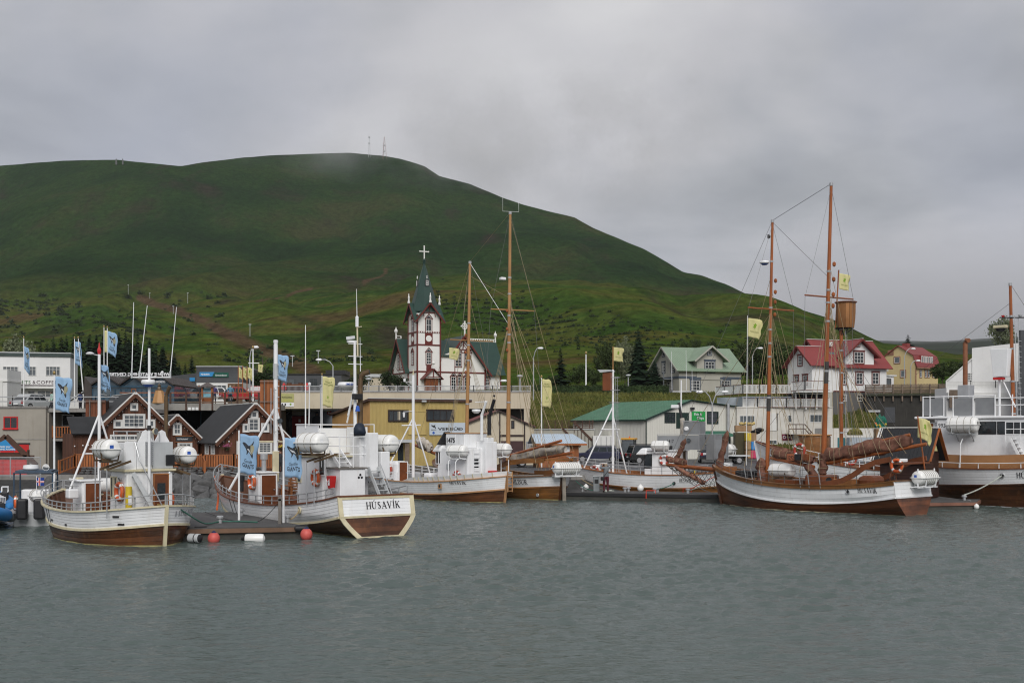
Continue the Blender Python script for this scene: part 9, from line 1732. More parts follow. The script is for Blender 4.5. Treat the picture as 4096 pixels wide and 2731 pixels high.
for i in range(14000):
 x,y = tuf.uniform(2,45),tuf.uniform(129,150); z = bankz(x,y); c = V((x,y,z)); h = tuf.uniform(.12,.42); m.add([c+V((-.09,0,-.05)),c+V((.09,0,-.05)),c+V((tuf.uniform(-.2,.2),tuf.uniform(-.2,.1),h))],[(0,1,2)])
m.build('bank_grass', M('rough bank grass', (.085, .088, .020), .9, .6, .3), kind='stuff')
for i,(u,v0,v1,c) in enumerate(((1477,545,622,GREYP),(1537,548,630,M('faded red mast',(.25,.13,.12),.6)))):
 d = ridge_y(u)-40; z = PZ(v1,d); h = PZ(v0,d)-z; t = thing('radio_mast','thin grey radio mast on the summit, the left one' if i == 0 else 'red and white lattice radio mast on the summit, the right one','radio mast',(PX(u,d),d,z),0,'radio masts'); m = MB();
 for a in (0,2.1,4.2): m.bar((1.9*math.cos(a)*(1+i),1.9*math.sin(a)*(1+i),-3),(.3*math.cos(a),.3*math.sin(a),h),.28)
 for k in range(9): q = k/9; R = 1.9*(1+i)*(1-q)+.3*q; m.bar((-R, 0, h*q), (R, 0, h*(q+.1)), .2)
 m.build('lattice', c, t); m = MB()
 for q in ((.62, .95) if i == 0 else (.3, .6)): m.box(-1.3, 1.3, -1, 1, h*q-1, h*q+1.2)
 m.build('dishes', GREYP, t, kind='stuff')
for u in (465,491): d = ridge_y(u)-30; t = thing('cairn','small stone cairn on the ridge, the %s one' % ('left' if u < 480 else 'right'),'cairn',(PX(u,d),d,PZ(650,d)),0,'cairns'); MB().lathe([(1.2,-3),(1.0,2),(.6,4.6),(.01,5.2)],7).build('stones',ROCKM,t)
for u,v,h in ((513,1185,38),(599,1195,22),(751,1215,42),(693,1258,30),(1000,1345,46),(1170,1475,40),(1273,1454,48)):
 x,y,z = hill_point(u,v); t = thing('lift_pylon','slender ski slope pylon %s' % ('above the leftmost antenna','above the second antenna','right of the three antennas, upper','right of the three antennas, lower','above the yellow flags','above the blue mast banner','above the WHALE WATCHING banner')[[513,599,751,693,1000,1170,1273].index(u)],'pylon',(x,y,z),0,'pylons on the ski slope'); hh = h*y/F; MB().tube([(0,0,-1),(0,0,hh)],.12,5).build('pole',GREYP,t); MB().box(-.55,.55,-.15,.15,hh,hh+.3).build('crossarm',GREYP,t)
# ================= POLES AND STREET LAMPS =================
def pp(label, u, v0, v1, d, mat=None, kind=None, fw=0, fh=0, top=0., **k):
 z0 = PZ(v1,d); return flagpole(label,(PX(u,d),d,z0),PZ(v0,d)-z0,fw,fh,mat,kind,k.pop('ph',0.),k.pop('r',.055),top=top,**k)
flagpole('tall white flagpole with large blue whale banner behind the nearest boat bow',(PX(217,58.8),58.8,.45),6.75,.88,1.72,FLB,'whale',.4,.06,droop=.10)
pp('white flagpole with narrow blue banner in front of the ticket building sign',95,1350,1622,100,FLB,'whale',.42,2.0,.6,droop=.3,ph=1.4,curl=.35); pp('white flagpole with blue banner right of the ticket building, the upright one',298,1352,1622,100,FLB,'whale',.62,1.95,.15,droop=.2,ph=2.5,curl=.25); pp('bare leaning white flagpole right of the ticket building',332,1351,1560,100,lean=-.42)
pp('white flagpole with yellow banner behind the blue one near the pavilion',416,1306,1572,104,FLY,'sail',.95,2.0,.2,droop=.15); pp('white flagpole with blue whale banner in front of a yellow one near the pavilion',429,1309,1585,103,FLB,'whale',.85,1.95,.2,droop=.25,ph=1.)
pp('white flagpole with olive yellow WHALE WATCHING banner left of the brown exhaust',1288,1498,1830,96,FLY,'watching',1.05,2.45,.0,ph=.5,droop=.08); pp('white flagpole with yellow WHALE WATCHING banner right of the pine masts',2166,1507,1868,80,FLY,'watching',.68,1.95,.0,ph=1.5,droop=.1)
pp('bare white flagpole behind the hedge right of the spruce', 2344, 1412, 1570, 158, r=.12)
for i,u in enumerate((953,971,988)): pp('orange timber pole with yellow flag, %s of three by the bookshop' % ('first','second','third')[i],u,1462,1590,108,FLY,'sail',.42,1.0,.0,ph=i*1.3,droop=.4,pole=SPAR,ball=False,curl=.3)
t = pp('white ship mast with crossarm and two yellow flags beside the timber poles',1012,1390,1605,110,r=.09); MB().bar((-.45,0,3.7),(.6,0,3.7),.07).build('crossarm',WHITE2,t); flag(t,.5,.75,FLY,'sail',.3,(.5,0,3.6)); flag(t,.5,.75,FLY,'sail',2.,(-.42,0,3.2),droop=.4)
def lamp_post(label, u, v0, v1, d, arm=0., dbl=False, kind=0):
 z0 = PZ(v1,d); h = PZ(v0,d)-z0; t = thing('street_lamp',label,'street lamp',(PX(u,d),d,z0),0,'street lamps'); MB().tube([(0,0,0),(0,0,h*(.8 if arm else .97))],.07,6).build('post',STEEL,t)
 if not arm: MB().lathe([(.09,h-.35),(.35,h-.12),(.3,h-.02),(.02,h+.05)],10).build('lamp_shade',GREYP,t,True); return t
 for s_ in ((1,-1) if dbl else (1,)): MB().tube([(0,0,h*.8),(arm*s_*.25,0,h*.93),(arm*s_*.6,0,h),(arm*s_,0,h)],.05,6).build('arm',STEEL,t,True); MB().lathe([(.03,-.35),(.13,-.2),(.15,.2),(.03,.35)],8,(arm*s_*1.1,0,h-.02),(1,0,0)).build('lamp_head',WHITE2,t,True)
 return t
lamp_post('street lamp with curved arm beside the yellow flags',999,1388,1605,112,.5); lamp_post('street lamp with long arm pointing left above the parking terrace',1332,1438,1566,124,-1.4); lamp_post('street lamp with arm pointing right between the church and the hedge',2134,1392,1600,135,.75); lamp_post('park lamp on the terrace right of the church',2080,1500,1566,120); lamp_post('park lamp left of the church behind the railing',1475,1512,1566,120); lamp_post('park lamp behind the hedge left of the tall spruce',2513,1498,1578,150); lamp_post('double armed street lamp in front of the fish and chips sign',2849,1566,1832,108,1.1,True); lamp_post('tall street lamp in front of the leafy trees between the houses',3010,1392,1560,150,.95); lamp_post('street lamp in front of the yellow house, the taller one',3618,1394,1550,170,1.2); lamp_post('street lamp in front of the yellow house, the shorter one',3643,1442,1550,168,1.0); lamp_post('short street lamp with arm beside the church right wall',1990,1522,1566,122,.6)
# ================= VEHICLES =================
TYRE = M('tyre rubber',(.018,.018,.018),.85,.2); RIM = M('grey alloy',(.35,.35,.36),.4,.1,metal=.5); LENSR = M('red tail lamp',(.28,.01,.01),.3); LENSW = M('clear head lamp',(.55,.56,.57),.2)
def wheel(t, p, r=.34, w_=.22, rim=RIM):
 o = MB().lathe([(r*.55,-w_/2),(r*.92,-w_/2),(r,-w_*.3),(r,w_*.3),(r*.92,w_/2),(r*.55,w_/2)],16,p,(0,1,0)).build('wheel',TYRE,t,True); MB().lathe([(r*.6,-w_*.52),(r*.15,-w_*.45),(.01,-w_*.45)],12,p,(0,1,0)).lathe([(r*.6,w_*.52),(r*.15,w_*.45),(.01,w_*.45)],12,p,(0,1,0)).build('rim',rim,o)
def car(label, p, rz, col, L_=4.4, W_=1.78, H_=1.5, suv=0., pickup=False, plate=True):
 """x forward; body profile swept across the width with a narrower glasshouse"""
 t = thing('parked_car',label,'car',p,rz,'cars and pickups parked on the quay'); c = M('car paint %02d' % int(col[0]*999+col[2]*77),col,.3,.05,1,spec=.6,coat=.5); h0 = .28+suv*.1; hb = .88+suv*.12; x0,x1 = -L_/2,L_/2
 prof = [(x0+.05,h0),(x1-.15,h0),(x1,h0+.2),(x1-.05,hb-.18),(x1-.25,hb-.05),(x1-1.15,hb+.03),(x0+.1,hb+.05),(x0,hb-.2)]
 bevel(MB().prism(prof,-W_/2,W_/2).build('body',c,t),.05,3); xa,xb = x1-1.1,x1-1.75; xc,xd = (x0+.6 if suv else x0+1.0),x0+(.12 if suv else .35)
 if pickup: xc, xd = x0+.35, x0+.1
 k = .16; z0, z1 = hb+.02, H_
 cab = MB().hexa([(xd,-W_/2+.06,z0),(xa,-W_/2+.06,z0),(xa,W_/2-.06,z0),(xd,W_/2-.06,z0)],[(xc,-W_/2+k,z1),(xb,-W_/2+k,z1),(xb,W_/2-k,z1),(xc,W_/2-k,z1)]).build('cabin',c,t); bevel(cab,.06,3)
 for s_ in (-1, 1):
  y0, y1 = s_*(W_/2-.052), s_*(W_/2-k+.004)
  def sp(f, g): a = V((xd+(xa-xd)*f, y0, z0)); b_ = V((xc+(xb-xc)*f, y1, z1)); return a.lerp(b_, g)
  for f0,f1 in ((.05,.34),(.37,.62),(.65,.93)): MB().quad(sp(f0,.12),sp(f1,.12),sp(f1,.86),sp(f0,.86)).build('side_window',GLASS,t)
  for x in (x0+.8, x1-.85): wheel(t, (x, s_*(W_/2-.1), .34+suv*.04), .34+suv*.04)
  MB().box(x1-.12,x1+.01,s_*(W_/2-.38)-.18,s_*(W_/2-.38)+.18,hb-.3,hb-.14).build('headlight',LENSW,t); MB().box(x0-.012,x0+.06,s_*(W_/2-.2)-.12,s_*(W_/2-.2)+.12,hb-.28,hb+.0).build('tail_light',LENSR,t); MB().box(xa-.35,xa-.2,s_*(W_/2+.02)-.08,s_*(W_/2+.02)+.08,hb+.05,hb+.2).build('mirror',c,t)
 MB().quad((xa+.01,-W_/2+.16,z0+.04),(xa+.01,W_/2-.16,z0+.04),(xb+.06,W_/2-k-.06,z1-.06),(xb+.06,-W_/2+k+.06,z1-.06)).build('windscreen',GLASS,t); MB().quad((xd-.012,W_/2-.16,z0+.06),(xd-.012,-W_/2+.16,z0+.06),(xc-.045,-W_/2+k+.06,z1-.08),(xc-.045,W_/2-k-.06,z1-.08)).build('rear_window',GLASS,t)
 MB().box(x0-.06,x0+.1,-W_/2+.03,W_/2-.03,h0,h0+.2).box(x1-.08,x1+.05,-W_/2+.03,W_/2-.03,h0,h0+.18).build('bumpers',DARK,t,kind='stuff'); MB().box(x0-.07,x0-.061,-.26,.26,h0+.24,h0+.36).build('number_plate',WHITE2,t)
 if suv: MB().bar((xb,-W_/2+k+.1,z1+.05),(xc,-W_/2+k+.1,z1+.05),.05).bar((xb,W_/2-k-.1,z1+.05),(xc,W_/2-k-.1,z1+.05),.05).build('roof_rails',DARK,t,kind='stuff')
 return t
q_ = QZ+.01
car('dark blue estate car behind the pine boom, roof rails on top',(PX(2392,112),112,q_),math.pi-.15,(.018,.022,.055),4.6,1.8,1.62,1.); car('black pickup with canopy in front of the yellow tractor',(PX(2612,107),107,q_),.2,(.008,.009,.010),4.9,1.85,1.8,1.,True); car('dark blue car seen from behind under the green awning',(PX(2832,112),112,q_),1.45,(.014,.018,.045),4.4,1.8,1.65,1.); car('grey pickup half hidden behind the furled white sail',(PX(2160,98),98,q_),math.pi+.1,(.10,.105,.11),5.0,1.85,1.75,1.,True)
car('red car beside the flower boxes on the upper deck',(PX(958,118),118,PZ(1607,118)),.5,(.40,.02,.025),3.9,1.7,1.5); car('red car farther right behind the railing near the ship mast',(PX(1040,124),124,PZ(1600,124)),.2,(.30,.018,.022),3.9,1.7,1.5); car('silver car parked on the upper deck left of the map kiosk',(PX(778,118),118,PZ(1606,118)),1.4,(.30,.32,.33),4.3,1.75,1.5); car('white car in front of the bookshop window',(PX(880,120),120,PZ(1606,120)),.1,(.62,.63,.63),4.2,1.75,1.5); car('silver car on the terrace below the coffee sign',(PX(135,104),104,6.15),1.2,(.42,.44,.45),4.2,1.75,1.5)
t = thing('tractor','yellow and black tractor with glazed cab beside the green roofed building','tractor',(PX(2522,113),113,q_),1.25); JY = M('tractor yellow',(.62,.30,.02),.4,.1)
bevel(MB().box(-.2, 1.5, -.4, .4, .6, 1.25).build('bonnet', JY, t), .06); m = MB()
for x, y in ((-1.3, -.65), (-1.3, .65), (.0, -.6), (.0, .6)): m.bar((x, y, .9), (x*.92, y*.9, 2.25), .07)
m.build('cab_frame',DARK,t); MB().hexa([(-1.28,-.6,1.0),(0,-.56,1.0),(0,.56,1.0),(-1.28,.6,1.0)],[(-1.2,-.54,2.22),(0,-.54,2.22),(0,.54,2.22),(-1.2,.54,2.22)]).build('cab_glass',GLASSB,t); bevel(MB().box(-1.35,.12,-.68,.68,2.24,2.42).build('cab_roof',JY,t),.05); MB().lathe([(.07,2.42),(.07,2.54),(.001,2.6)],8,(-.5,0,0)).build('beacon',ORANGE,t)
for s_ in (-1,1): wheel(t,(-.9,s_*.8,.65),.65,.38,JY); wheel(t,(1.05,s_*.7,.45),.45,.3,JY); MB().hexa([(-1.5,s_*.62,1.1),(-.2,s_*.62,1.1),(-.2,s_*1.0,1.1),(-1.5,s_*1.0,1.1)],[(-1.4,s_*.62,1.42),(-.4,s_*.62,1.42),(-.4,s_*1.0,1.42),(-1.4,s_*1.0,1.42)]).build('mudguard',DARK,t)
t = thing('flatbed_trailer','grey flatbed trailer with black wheels right of the green awning','trailer',(PX(2920,106),106,q_)); MB().box(-1.7,1.7,-.9,.9,.75,.87).build('bed',GREYP,t); MB().box(-1.6,1.6,-.3,.3,.55,.75).build('chassis',DARK,t)
for x in (-.9, .7): wheel(t, (x, -.8, .38), .38); wheel(t, (x, .8, .38), .38)
def crate(label, u, v, d, w_, h, mat, zb): 
 t = thing('fish_crate',label,'crate',(PX(u,d),d,zb),random.uniform(-.1,.1),'fish crates stacked by the white quay house'); bevel(MB().box(-w_/2,w_/2,-.5,.5,.06,h).build('tub',mat,t),.04); MB().box(-w_/2+.05,w_/2-.05,-.45,.45,h,h+.01).build('rim_opening',DARK,t); MB().box(-w_/2+.05,-w_/2+.25,-.45,.45,0,.06).box(w_/2-.25,w_/2-.05,-.45,.45,0,.06).build('feet',mat,t,kind='stuff'); return t
WDC = M('plywood crate',(.30,.19,.10),.8,.25); crs = [(2990,YELP,'yellow tub on top of the left crate column',2),(2990,WDC,'plywood crate in the middle of the left crate column',1),(2990,WDC,'plywood crate at the bottom of the left crate column',0),(3012,M('light blue tub',(.03,.22,.55),.5),'light blue tub in the crate column beside the yellow one',1),(3012,M('raspberry tub',(.45,.04,.10),.5),'raspberry red tub under the light blue tub',0),(3034,M('light blue tub',(1,1,1)),'blue tub at the right end of the crate stack',1),(3034,M('raspberry tub',(1,1,1)),'red tub at the bottom right of the crate stack',0),(3012,WDC,'plywood crate on top of the light blue tub',2)]
for u, mt, lb, k in crs: crate(lb, u, 0, 118, .58, .86, mt, q_+.25+k*.9)
crate('wide plywood crate filled with yellow floats',2972,0,119,1.7,.7,WDC,q_+3.0); t = thing('container','dark olive steel container under the float crate','container',(PX(2966,118.8),118.8,q_)); MB().box(-.75,.5,-.6,.6,0,2.95).build('steel_box',M('olive steel',(.055,.045,.018),.6,.2),t); MB().box(-.7,.45,-.63,-.6,.1,2.8).build('door_panel',M('olive steel',(1,1,1)),t)
rf = random.Random(3)
for i in range(9): t = thing('net_float','pale yellow net float on the plywood crate, %s from the left' % 'first second third fourth fifth sixth seventh eighth ninth'.split()[i],'float',(PX(2960+i*7,119),119+rf.uniform(-.3,.3),q_+3.82+rf.uniform(0,.12)),0,'net floats on the crate'); MB().sphere((0,0,0),.17,9,6).build('ball',M('float yellow',(.55,.42,.16),.5),t,'all'); MB().torus((0,0,0),.17,.012,(1,0,0),10,4).build('rope_groove',ROPE,t)
for i,(u,z) in enumerate(((3022,3.35),(3036,3.55))): t = thing('old_tyre','black tyre lying on the crates, %s one' % ('smaller' if i == 0 else 'upper'),'tyre',(PX(u,118),118,q_+z-.35),0,'old tyres on the crates'); MB().torus((0,0,0),.36,.15,(0,.3,1),16,8).build('carcass',TYRE,t,'all'); MB().torus((0,0,0),.22,.04,(0,.3,1),16,5).build('bead',TYRE,t,'all')
def net_heap(label, u, v, d, w_, h, mat):
 t = thing('fishing_net',label,'fishing net',(PX(u,d),d,PZ(v,d))); m = MB().sphere((0,0,h*.2),1,16,10); m.v = [(x*w_*(1+.25*NZ.noise(V((x*2,y*2,z*2+u)))),y*w_*.5,max(0,z)*h*(.9+.5*NZ.noise(V((x*3,y*3,u*.1))))) for x,y,z in m.v]; o = m.build('net_pile',mat,t,'all'); k = MB(); r = random.Random(u)
 for i in range(40): a,b_ = r.uniform(-1,1),r.uniform(-1,1); k.tube([(a*w_*.8,-w_*.45,h*.3*r.random()),((a+b_)*w_*.4,-w_*.5,h*.6),(b_*w_*.7,-w_*.35,h*.9*r.random())],.02,4)
 k.build('net_cords', mat, t, kind='stuff'); return t
NG = M('green net twine',(.01,.13,.085),.85,.35,5,bump=.5); NO = M('olive net twine',(.13,.12,.03),.85,.4,5,bump=.5)
net_heap('green fishing net heap with yellow floats above a plywood box',3522,1712,104,.55,1.1,NG); net_heap('olive and green net heap left of the tarpaulin',3420,1740,106,.75,.6,NO); t = thing('net_box','large plywood box under the green net','crate',(PX(3530,104.2),104.2,q_)); MB().box(-.7,.7,-.4,.4,0,PZ(1714,104)-q_).build('box_side',WDC,t)
for i in range(3): MB().box(-.72, .72, -.43, -.4, .4+i*.8, .5+i*.8).build('batten', WDC, t)
for i,(u,v,c) in enumerate(((3503,1693,ORANGE),(3507,1700,YELP),(3518,1700,YELP),(3522,1707,YELP),(3543,1696,YELP))): t = thing('net_float','small %s float on the green net heap' % ('orange','far left yellow','middle yellow','lowest yellow','far right yellow')[i],'float',(PX(u,103.2),103.2,PZ(v,103.2)),0,'floats on the green net'); MB().sphere((0,0,0),.1,8,6).build('ball',c,t,'all'); MB().torus((0,0,0),.1,.01,(1,0,0),10,4).build('rope_groove',ROPE,t)
# ================= PEOPLE =================
SKIN = M('skin', (.36, .20, .14), .6, .05)
def person(label, p, rz, h, jacket, legs, hat=None, pose='stand', hair=(.05, .03, .02)):
 """one continuous skinned figure; the mesh is grown from a joint skeleton, clothes are face regions of it"""
 J = {'pel': ((0,0,.53),.085),'wst': ((0,.0,.60),.082),'che': ((0,-.005,.72),.095),'sho': ((0,0,.805),.060),'nek': ((0,.01,.845),.035),'hed': ((0,.02,.905),.062),'top': ((0,.02,.955),.050)}
 E = [('pel', 'wst'), ('wst', 'che'), ('che', 'sho'), ('sho', 'nek'), ('nek', 'hed'), ('hed', 'top')]
 for s, n in ((-1, 'l'), (1, 'r')):
  sp = .055+(.012 if pose == 'photo' else 0); J['hip'+n] = ((s*.05,0,.50),.062); J['kne'+n] = ((s*sp,.015,.275),.043); J['ank'+n] = ((s*(sp+.005),-.005,.045),.028); J['toe'+n] = ((s*(sp+.012),.075,.02),.024)
  if pose == 'photo': arm = [((s*.115,0,.795),.043),((s*.175,.085,.80),.035),((s*.07,.115,.915),.027),((s*.045,.14,.93),.024)]
  else: arm = [((s*.115,0,.79),.043),((s*.15,-.01,.645),.033),((s*.145,.05,.52),.025),((s*.14,.07,.475),.023)]
  for k, a in zip(('sd', 'el', 'wr', 'hn'), arm): J[k+n] = a
  E += [('pel','hip'+n),('hip'+n,'kne'+n),('kne'+n,'ank'+n),('ank'+n,'toe'+n),('sho','sd'+n),('sd'+n,'el'+n),('el'+n,'wr'+n),('wr'+n,'hn'+n)]
 ks = list(J); me = bpy.data.meshes.new('body'); me.from_pydata([tuple(V(J[k][0])*h) for k in ks],[(ks.index(a),ks.index(b_)) for a,b_ in E],[]); o = bpy.data.objects.new('body',me); COL.objects.link(o)
 o.modifiers.new('s', 'SKIN'); sv = me.skin_vertices[0].data
 for i, k in enumerate(ks): sv[i].radius = (J[k][1]*h,)*2; sv[i].use_root = (k == 'pel')
 o.modifiers.new('u','SUBSURF').levels = 2; dg = bpy.context.evaluated_depsgraph_get(); dg.update(); nm = bpy.data.meshes.new_from_object(o.evaluated_get(dg)); bpy.data.objects.remove(o)
 jm,lm = M('cloth %d%d' % (jacket[0]*999,jacket[2]*999),jacket,.85,.12,6,bump=.3),M('cloth %d%d' % (legs[0]*999,legs[2]*999),legs,.85,.12,6); nm.materials.clear()
 for x in (jm,lm,SKIN,M('hat %d' % ((hat or hair)[0]*999),hat or hair,.9,.1,8),M('dark boots',(.03,.02,.02),.7)): nm.materials.append(x)
 for f in nm.polygons:
  c = f.center/h; f.use_smooth = True; hand = (abs(c.x) > .03 and ((c.z > .885 and c.y > .105) if pose == 'photo' else (c.z < .505 and abs(c.x) > .12)))
  f.material_index = 2 if hand else (3 if c.z > .925 or (c.z > .86 and c.y < .045 and abs(c.x) < .1) else 2) if c.z > .855 and abs(c.x) < .09 else 4 if c.z < .045 else 1 if c.z < .515 and not (abs(c.x) > .12) else 0
 t = thing('person', label, 'person', p, rz); link(nm, 'body', t); return t
ph_ = person('person in grey padded jacket and dark red trousers taking a picture on the pier',(PX(2424,69.9),69.9,.5),.35,1.86,(.17,.185,.20),(.085,.012,.022),(.36,.29,.22),'photo')
m = MB().tube([(.16,.08,1.5),(.05,-.17,1.3),(-.16,-.16,1.05),(-.25,-.08,.92)],.018,5); m.build('bag_strap',DARK,ph_); bevel(MB().box(-.38,-.16,-.16,.02,.72,.96).build('shoulder_bag',DARK,ph_),.04); MB().box(-.07,.07,.25,.33,1.60,1.70).lathe([(.05,0),(.05,.1)],8,(0,.33,1.65),(0,1,0)).build('camera',DARK,ph_)
person('person in pale mint jacket behind the terrace railing below the coffee sign',(PX(207,101),101,6.1),2.2,1.75,(.36,.52,.46),(.03,.03,.04)); person('person with light blue jacket and hood on the deck right of the map kiosk',(PX(921,101),101,PZ(1616,101)),.4,1.75,(.10,.24,.34),(.02,.025,.04),(.42,.45,.42)); person('person in dark jacket on the deck left of the map kiosk',(PX(797,102),102,PZ(1614,102)),2.8,1.75,(.03,.03,.035),(.02,.02,.03)); person('person in purple blue top on the deck directly right of the map kiosk',(PX(857,102),102,PZ(1614,102)),.2,1.7,(.06,.05,.16),(.03,.04,.07)); person('person in dark coat on the quay between the second banner and the mast',(PX(1122,79),79,QZ),3.,1.75,(.025,.028,.035),(.02,.02,.025)); person('person in dark blue jacket leaning at the terrace railing near the blue banner',(PX(322,101),101,6.1),1.2,1.72,(.03,.05,.13),(.02,.02,.03))
# ================= INFLATABLE BOATS AT FAR LEFT =================
def rib(label, p, rz, col, L_=7.2, W_=2.5, seats=4, cons=True):
 t = thing('inflatable_boat',label,'inflatable boat',p,rz,'rigid inflatable boats'); r = .27; m = MB(); pts = []
 for y in (1,-1): pts += [[(0,y*(W_/2-r),.48),(L_*.55,y*(W_/2-r),.5),(L_*.82,y*(W_/2-r)*.75,.6),(L_*.97,y*.25,.78),(L_,0,.8)]]
 for q in pts: m.tube(q, r, 12)
 for q in pts: m.lathe([(.001, -.35), (r*.7, -.18), (r, 0)], 12, q[0], (1, 0, 0))
 m.build('inflatable_tube',col,t,True); MB().hexa([(0,-W_/2+.4,.0),(L_*.8,-.3,-.1),(L_*.8,.3,-.1),(0,W_/2-.4,.0)],[(0,-W_/2+.35,.55),(L_*.9,-.3,.6),(L_*.9,.3,.6),(0,W_/2-.35,.55)]).build('hull',GREYP,t); m = MB()
 for y in (1, -1): m.tube([(.6, y*(W_/2+.01), .5), (L_*.75, y*(W_/2+.01)*.93, .58)], .05, 5)
 m.build('rubbing_strip', DARK, t)
 for i in range(seats):
  for y in (-.55,0,.55): o = bevel(MB().box(2.4+i*.85,2.75+i*.85,y-.17,y+.17,.55,1.12).build('seat',DARK,t),.04); MB().tube([(2.8+i*.85,y-.15,1.1),(2.86+i*.85,y-.15,1.36),(2.86+i*.85,y+.15,1.36),(2.8+i*.85,y+.15,1.1)],.025,5).build('grab_handle',WHITE2,o)
 if cons:
  bevel(MB().box(.9, 1.7, -.6, .6, .55, 1.6).build('console', WHITE2, t), .06); m = MB()
  for x in (.35, 1.9):
   for y in (-.8, .8): m.tube([(x, y, .6), (x, y, 2.35)], .035, 6)
  for y in (-.8,.8): m.tube([(.2,y,2.35),(2.05,y,2.4)],.035,6).tube([(.35,y,1.5),(1.9,y,1.5)],.03,6)
  for x in (.3, 1.1, 1.95): m.tube([(x, -.8, 2.37), (x, .8, 2.37)], .035, 6)
  m.build('tubular_frame',M('dark blue frame tube',(.04,.07,.11),.5),t); MB().hexa([(.3,-.75,2.41),(1.95,-.75,2.43),(1.95,.75,2.43),(.3,.75,2.41)],[(.3,-.75,2.46),(1.95,-.75,2.48),(1.95,.75,2.48),(.3,.75,2.46)]).build('canopy',M('dark blue frame tube',(1,1,1)),t); o = MB().lathe([(.3,0),(.34,.06),(.32,.2),(.01,.24)],14,(1.0,.2,2.49)).build('radar_dome',WHITE2,t,True); lamp(t,(.5,-.5,2.6),WHITE2,(-1,0,.2),.15)
 for y in (-.35,.35): bevel(MB().box(-.55,-.05,y-.22,y+.22,.35,1.25).build('outboard_motor',DARK,t),.08)
 return t
RB = M('bright blue inflatable tube',(.03,.20,.50),.5,.06,2); RG = M('grey inflatable tube',(.33,.34,.35),.5,.06,2)
rib('blue inflatable boat with black seats at far left, bow towards the viewer',(PX(-95,53.5),53.5,0),-1.05,RB,6.8,2.4,4,False); rb2 = rib('grey inflatable boat with tall tube frame and white radar dome beside the nearest boat',(PX(128,50.3),50.3,0),math.radians(104),RG,6.5,2.3,2); rib('second blue inflatable boat behind, at the far left edge',(PX(-40,55.5),55.5,0),math.radians(112),RB,5.5,2.2,2,False)
raft(thing('life_raft','white raft drum hanging on the grey inflatable boat, left of the nearest boat bow','life raft',(PX(150,50.5),50.5,1.35),.6,'life raft canisters on the boats'),'',.95,.3,2,None,False); buoy(thing('lifebuoy','orange lifebuoy at the stern of the grey inflatable boat','lifebuoy',(PX(63,50),50,1.05),0,'lifebuoys on the boats'),.26,.08,(.9,.4,0))
t = thing('flag','small flag with red white and blue cross on a staff by the grey inflatable boat','flag',(PX(146,50),50,1.5)); MB().tube([(0,0,0),(0,0,.75)],.015,5).build('staff',WHITE2,t); m = MB().box(0,.34,-.008,.008,.32,.68).build('cloth',M('deep blue flag cloth',(.015,.04,.22),.8),t); MB().box(.0,.34,-.012,.012,.46,.54).box(.09,.17,-.0125,.0125,.32,.68).build('white_cross',WHITE2,t); MB().box(.0,.34,-.016,.016,.48,.52).box(.11,.15,-.0165,.0165,.32,.68).build('red_cross',REDP,t)
hz = MB().box(-1800,2600,-60,3750,-2.5,640).build('haze',bpy.data.materials.new('thin haze'),kind='stuff'); hm = hz.data.materials[0]; hm.use_nodes = True; ht_ = hm.node_tree; ht_.nodes.clear(); vo = N(ht_,'ShaderNodeOutputMaterial'); pv = N(ht_,'ShaderNodeVolumePrincipled'); pv.inputs['Color'].default_value = (.86,.88,.92,1); pv.inputs['Density'].default_value = .00005; pv.inputs['Anisotropy'].default_value = 0.; ht_.links.new(pv.outputs[0],vo.inputs['Volume'])
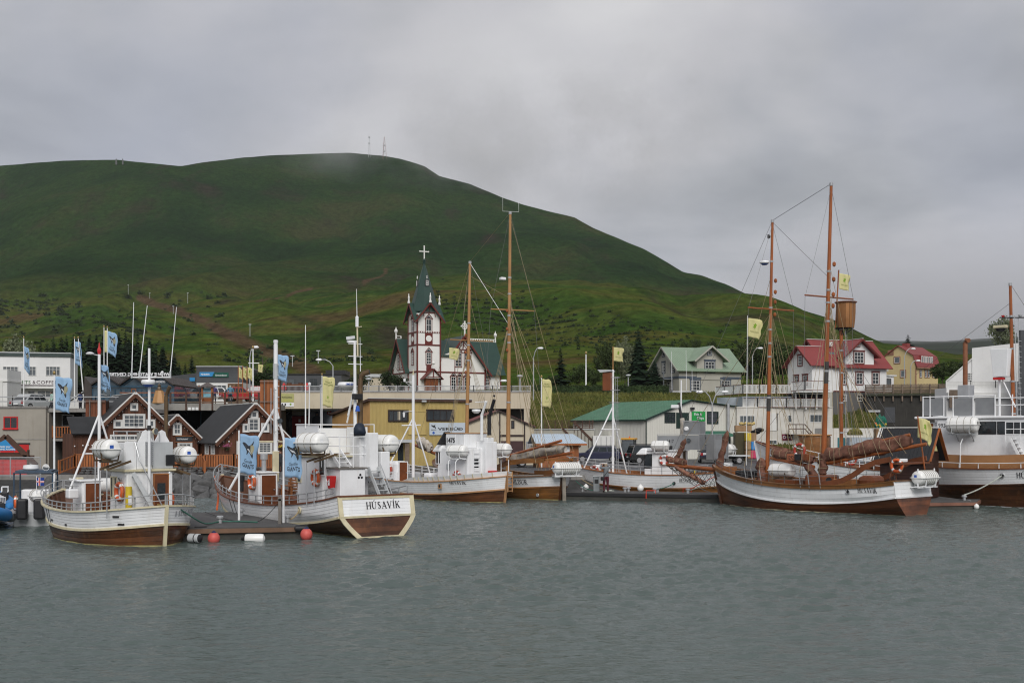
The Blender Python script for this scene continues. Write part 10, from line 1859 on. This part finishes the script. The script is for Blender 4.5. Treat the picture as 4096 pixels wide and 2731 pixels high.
fog = MB().box(560,2500,2250,3700,222,430).build('fog_bank',bpy.data.materials.new('low cloud'),kind='stuff'); fm_ = fog.data.materials[0]; fm_.use_nodes = True; ft_ = fm_.node_tree; ft_.nodes.clear(); vo = N(ft_,'ShaderNodeOutputMaterial'); pv = N(ft_,'ShaderNodeVolumePrincipled'); pv.inputs['Color'].default_value = (.90,.90,.93,1); pv.inputs['Density'].default_value = .0016; ft_.links.new(pv.outputs[0],vo.inputs['Volume'])
wb = MB().box(-430,330,1400,1860,318,560).build('cloud_wisp',bpy.data.materials.new('cloud wisp'),kind='stuff'); wm = wb.data.materials[0]; wm.use_nodes = True; wt2 = wm.node_tree; wt2.nodes.clear(); vo = N(wt2,'ShaderNodeOutputMaterial'); pv = N(wt2,'ShaderNodeVolumePrincipled'); pv.inputs['Color'].default_value = (.93,.93,.94,1)
tg = N(wt2,'ShaderNodeTexCoord'); nz = N(wt2,'ShaderNodeTexNoise'); nz.inputs['Scale'].default_value = .0085; nz.inputs['Detail'].default_value = 4; nz.inputs['Roughness'].default_value = .6; wt2.links.new(tg.outputs['Object'],nz.inputs['Vector'])
gr = ramp(wt2,[(.47,(0,0,0)),(.72,(1,1,1))]); wt2.links.new(nz.outputs['Fac'],gr.inputs[0]); sp_ = N(wt2,'ShaderNodeSeparateXYZ'); wt2.links.new(tg.outputs['Generated'],sp_.inputs[0]); last = gr.outputs[0]
for ax_,st in (('X',[(0,(0,0,0)),(.35,(.35,.35,.35)),(.55,(1,1,1)),(.8,(1,1,1)),(1,(0,0,0))]),('Y',[(0,(0,0,0)),(.3,(1,1,1)),(.7,(1,1,1)),(1,(0,0,0))]),('Z',[(0,(0,0,0)),(.35,(1,1,1)),(.6,(1,1,1)),(1,(0,0,0))])):
 rr_ = ramp(wt2,st); wt2.links.new(sp_.outputs[ax_],rr_.inputs[0]); mu = N(wt2,'ShaderNodeMath',operation='MULTIPLY'); wt2.links.new(last,mu.inputs[0]); wt2.links.new(rr_.outputs[0],mu.inputs[1]); last = mu.outputs[0]
mu = N(wt2,'ShaderNodeMath',operation='MULTIPLY'); mu.inputs[1].default_value = .013; wt2.links.new(last,mu.inputs[0]); wt2.links.new(mu.outputs[0],pv.inputs['Density']); wt2.links.new(pv.outputs[0],vo.inputs['Volume'])
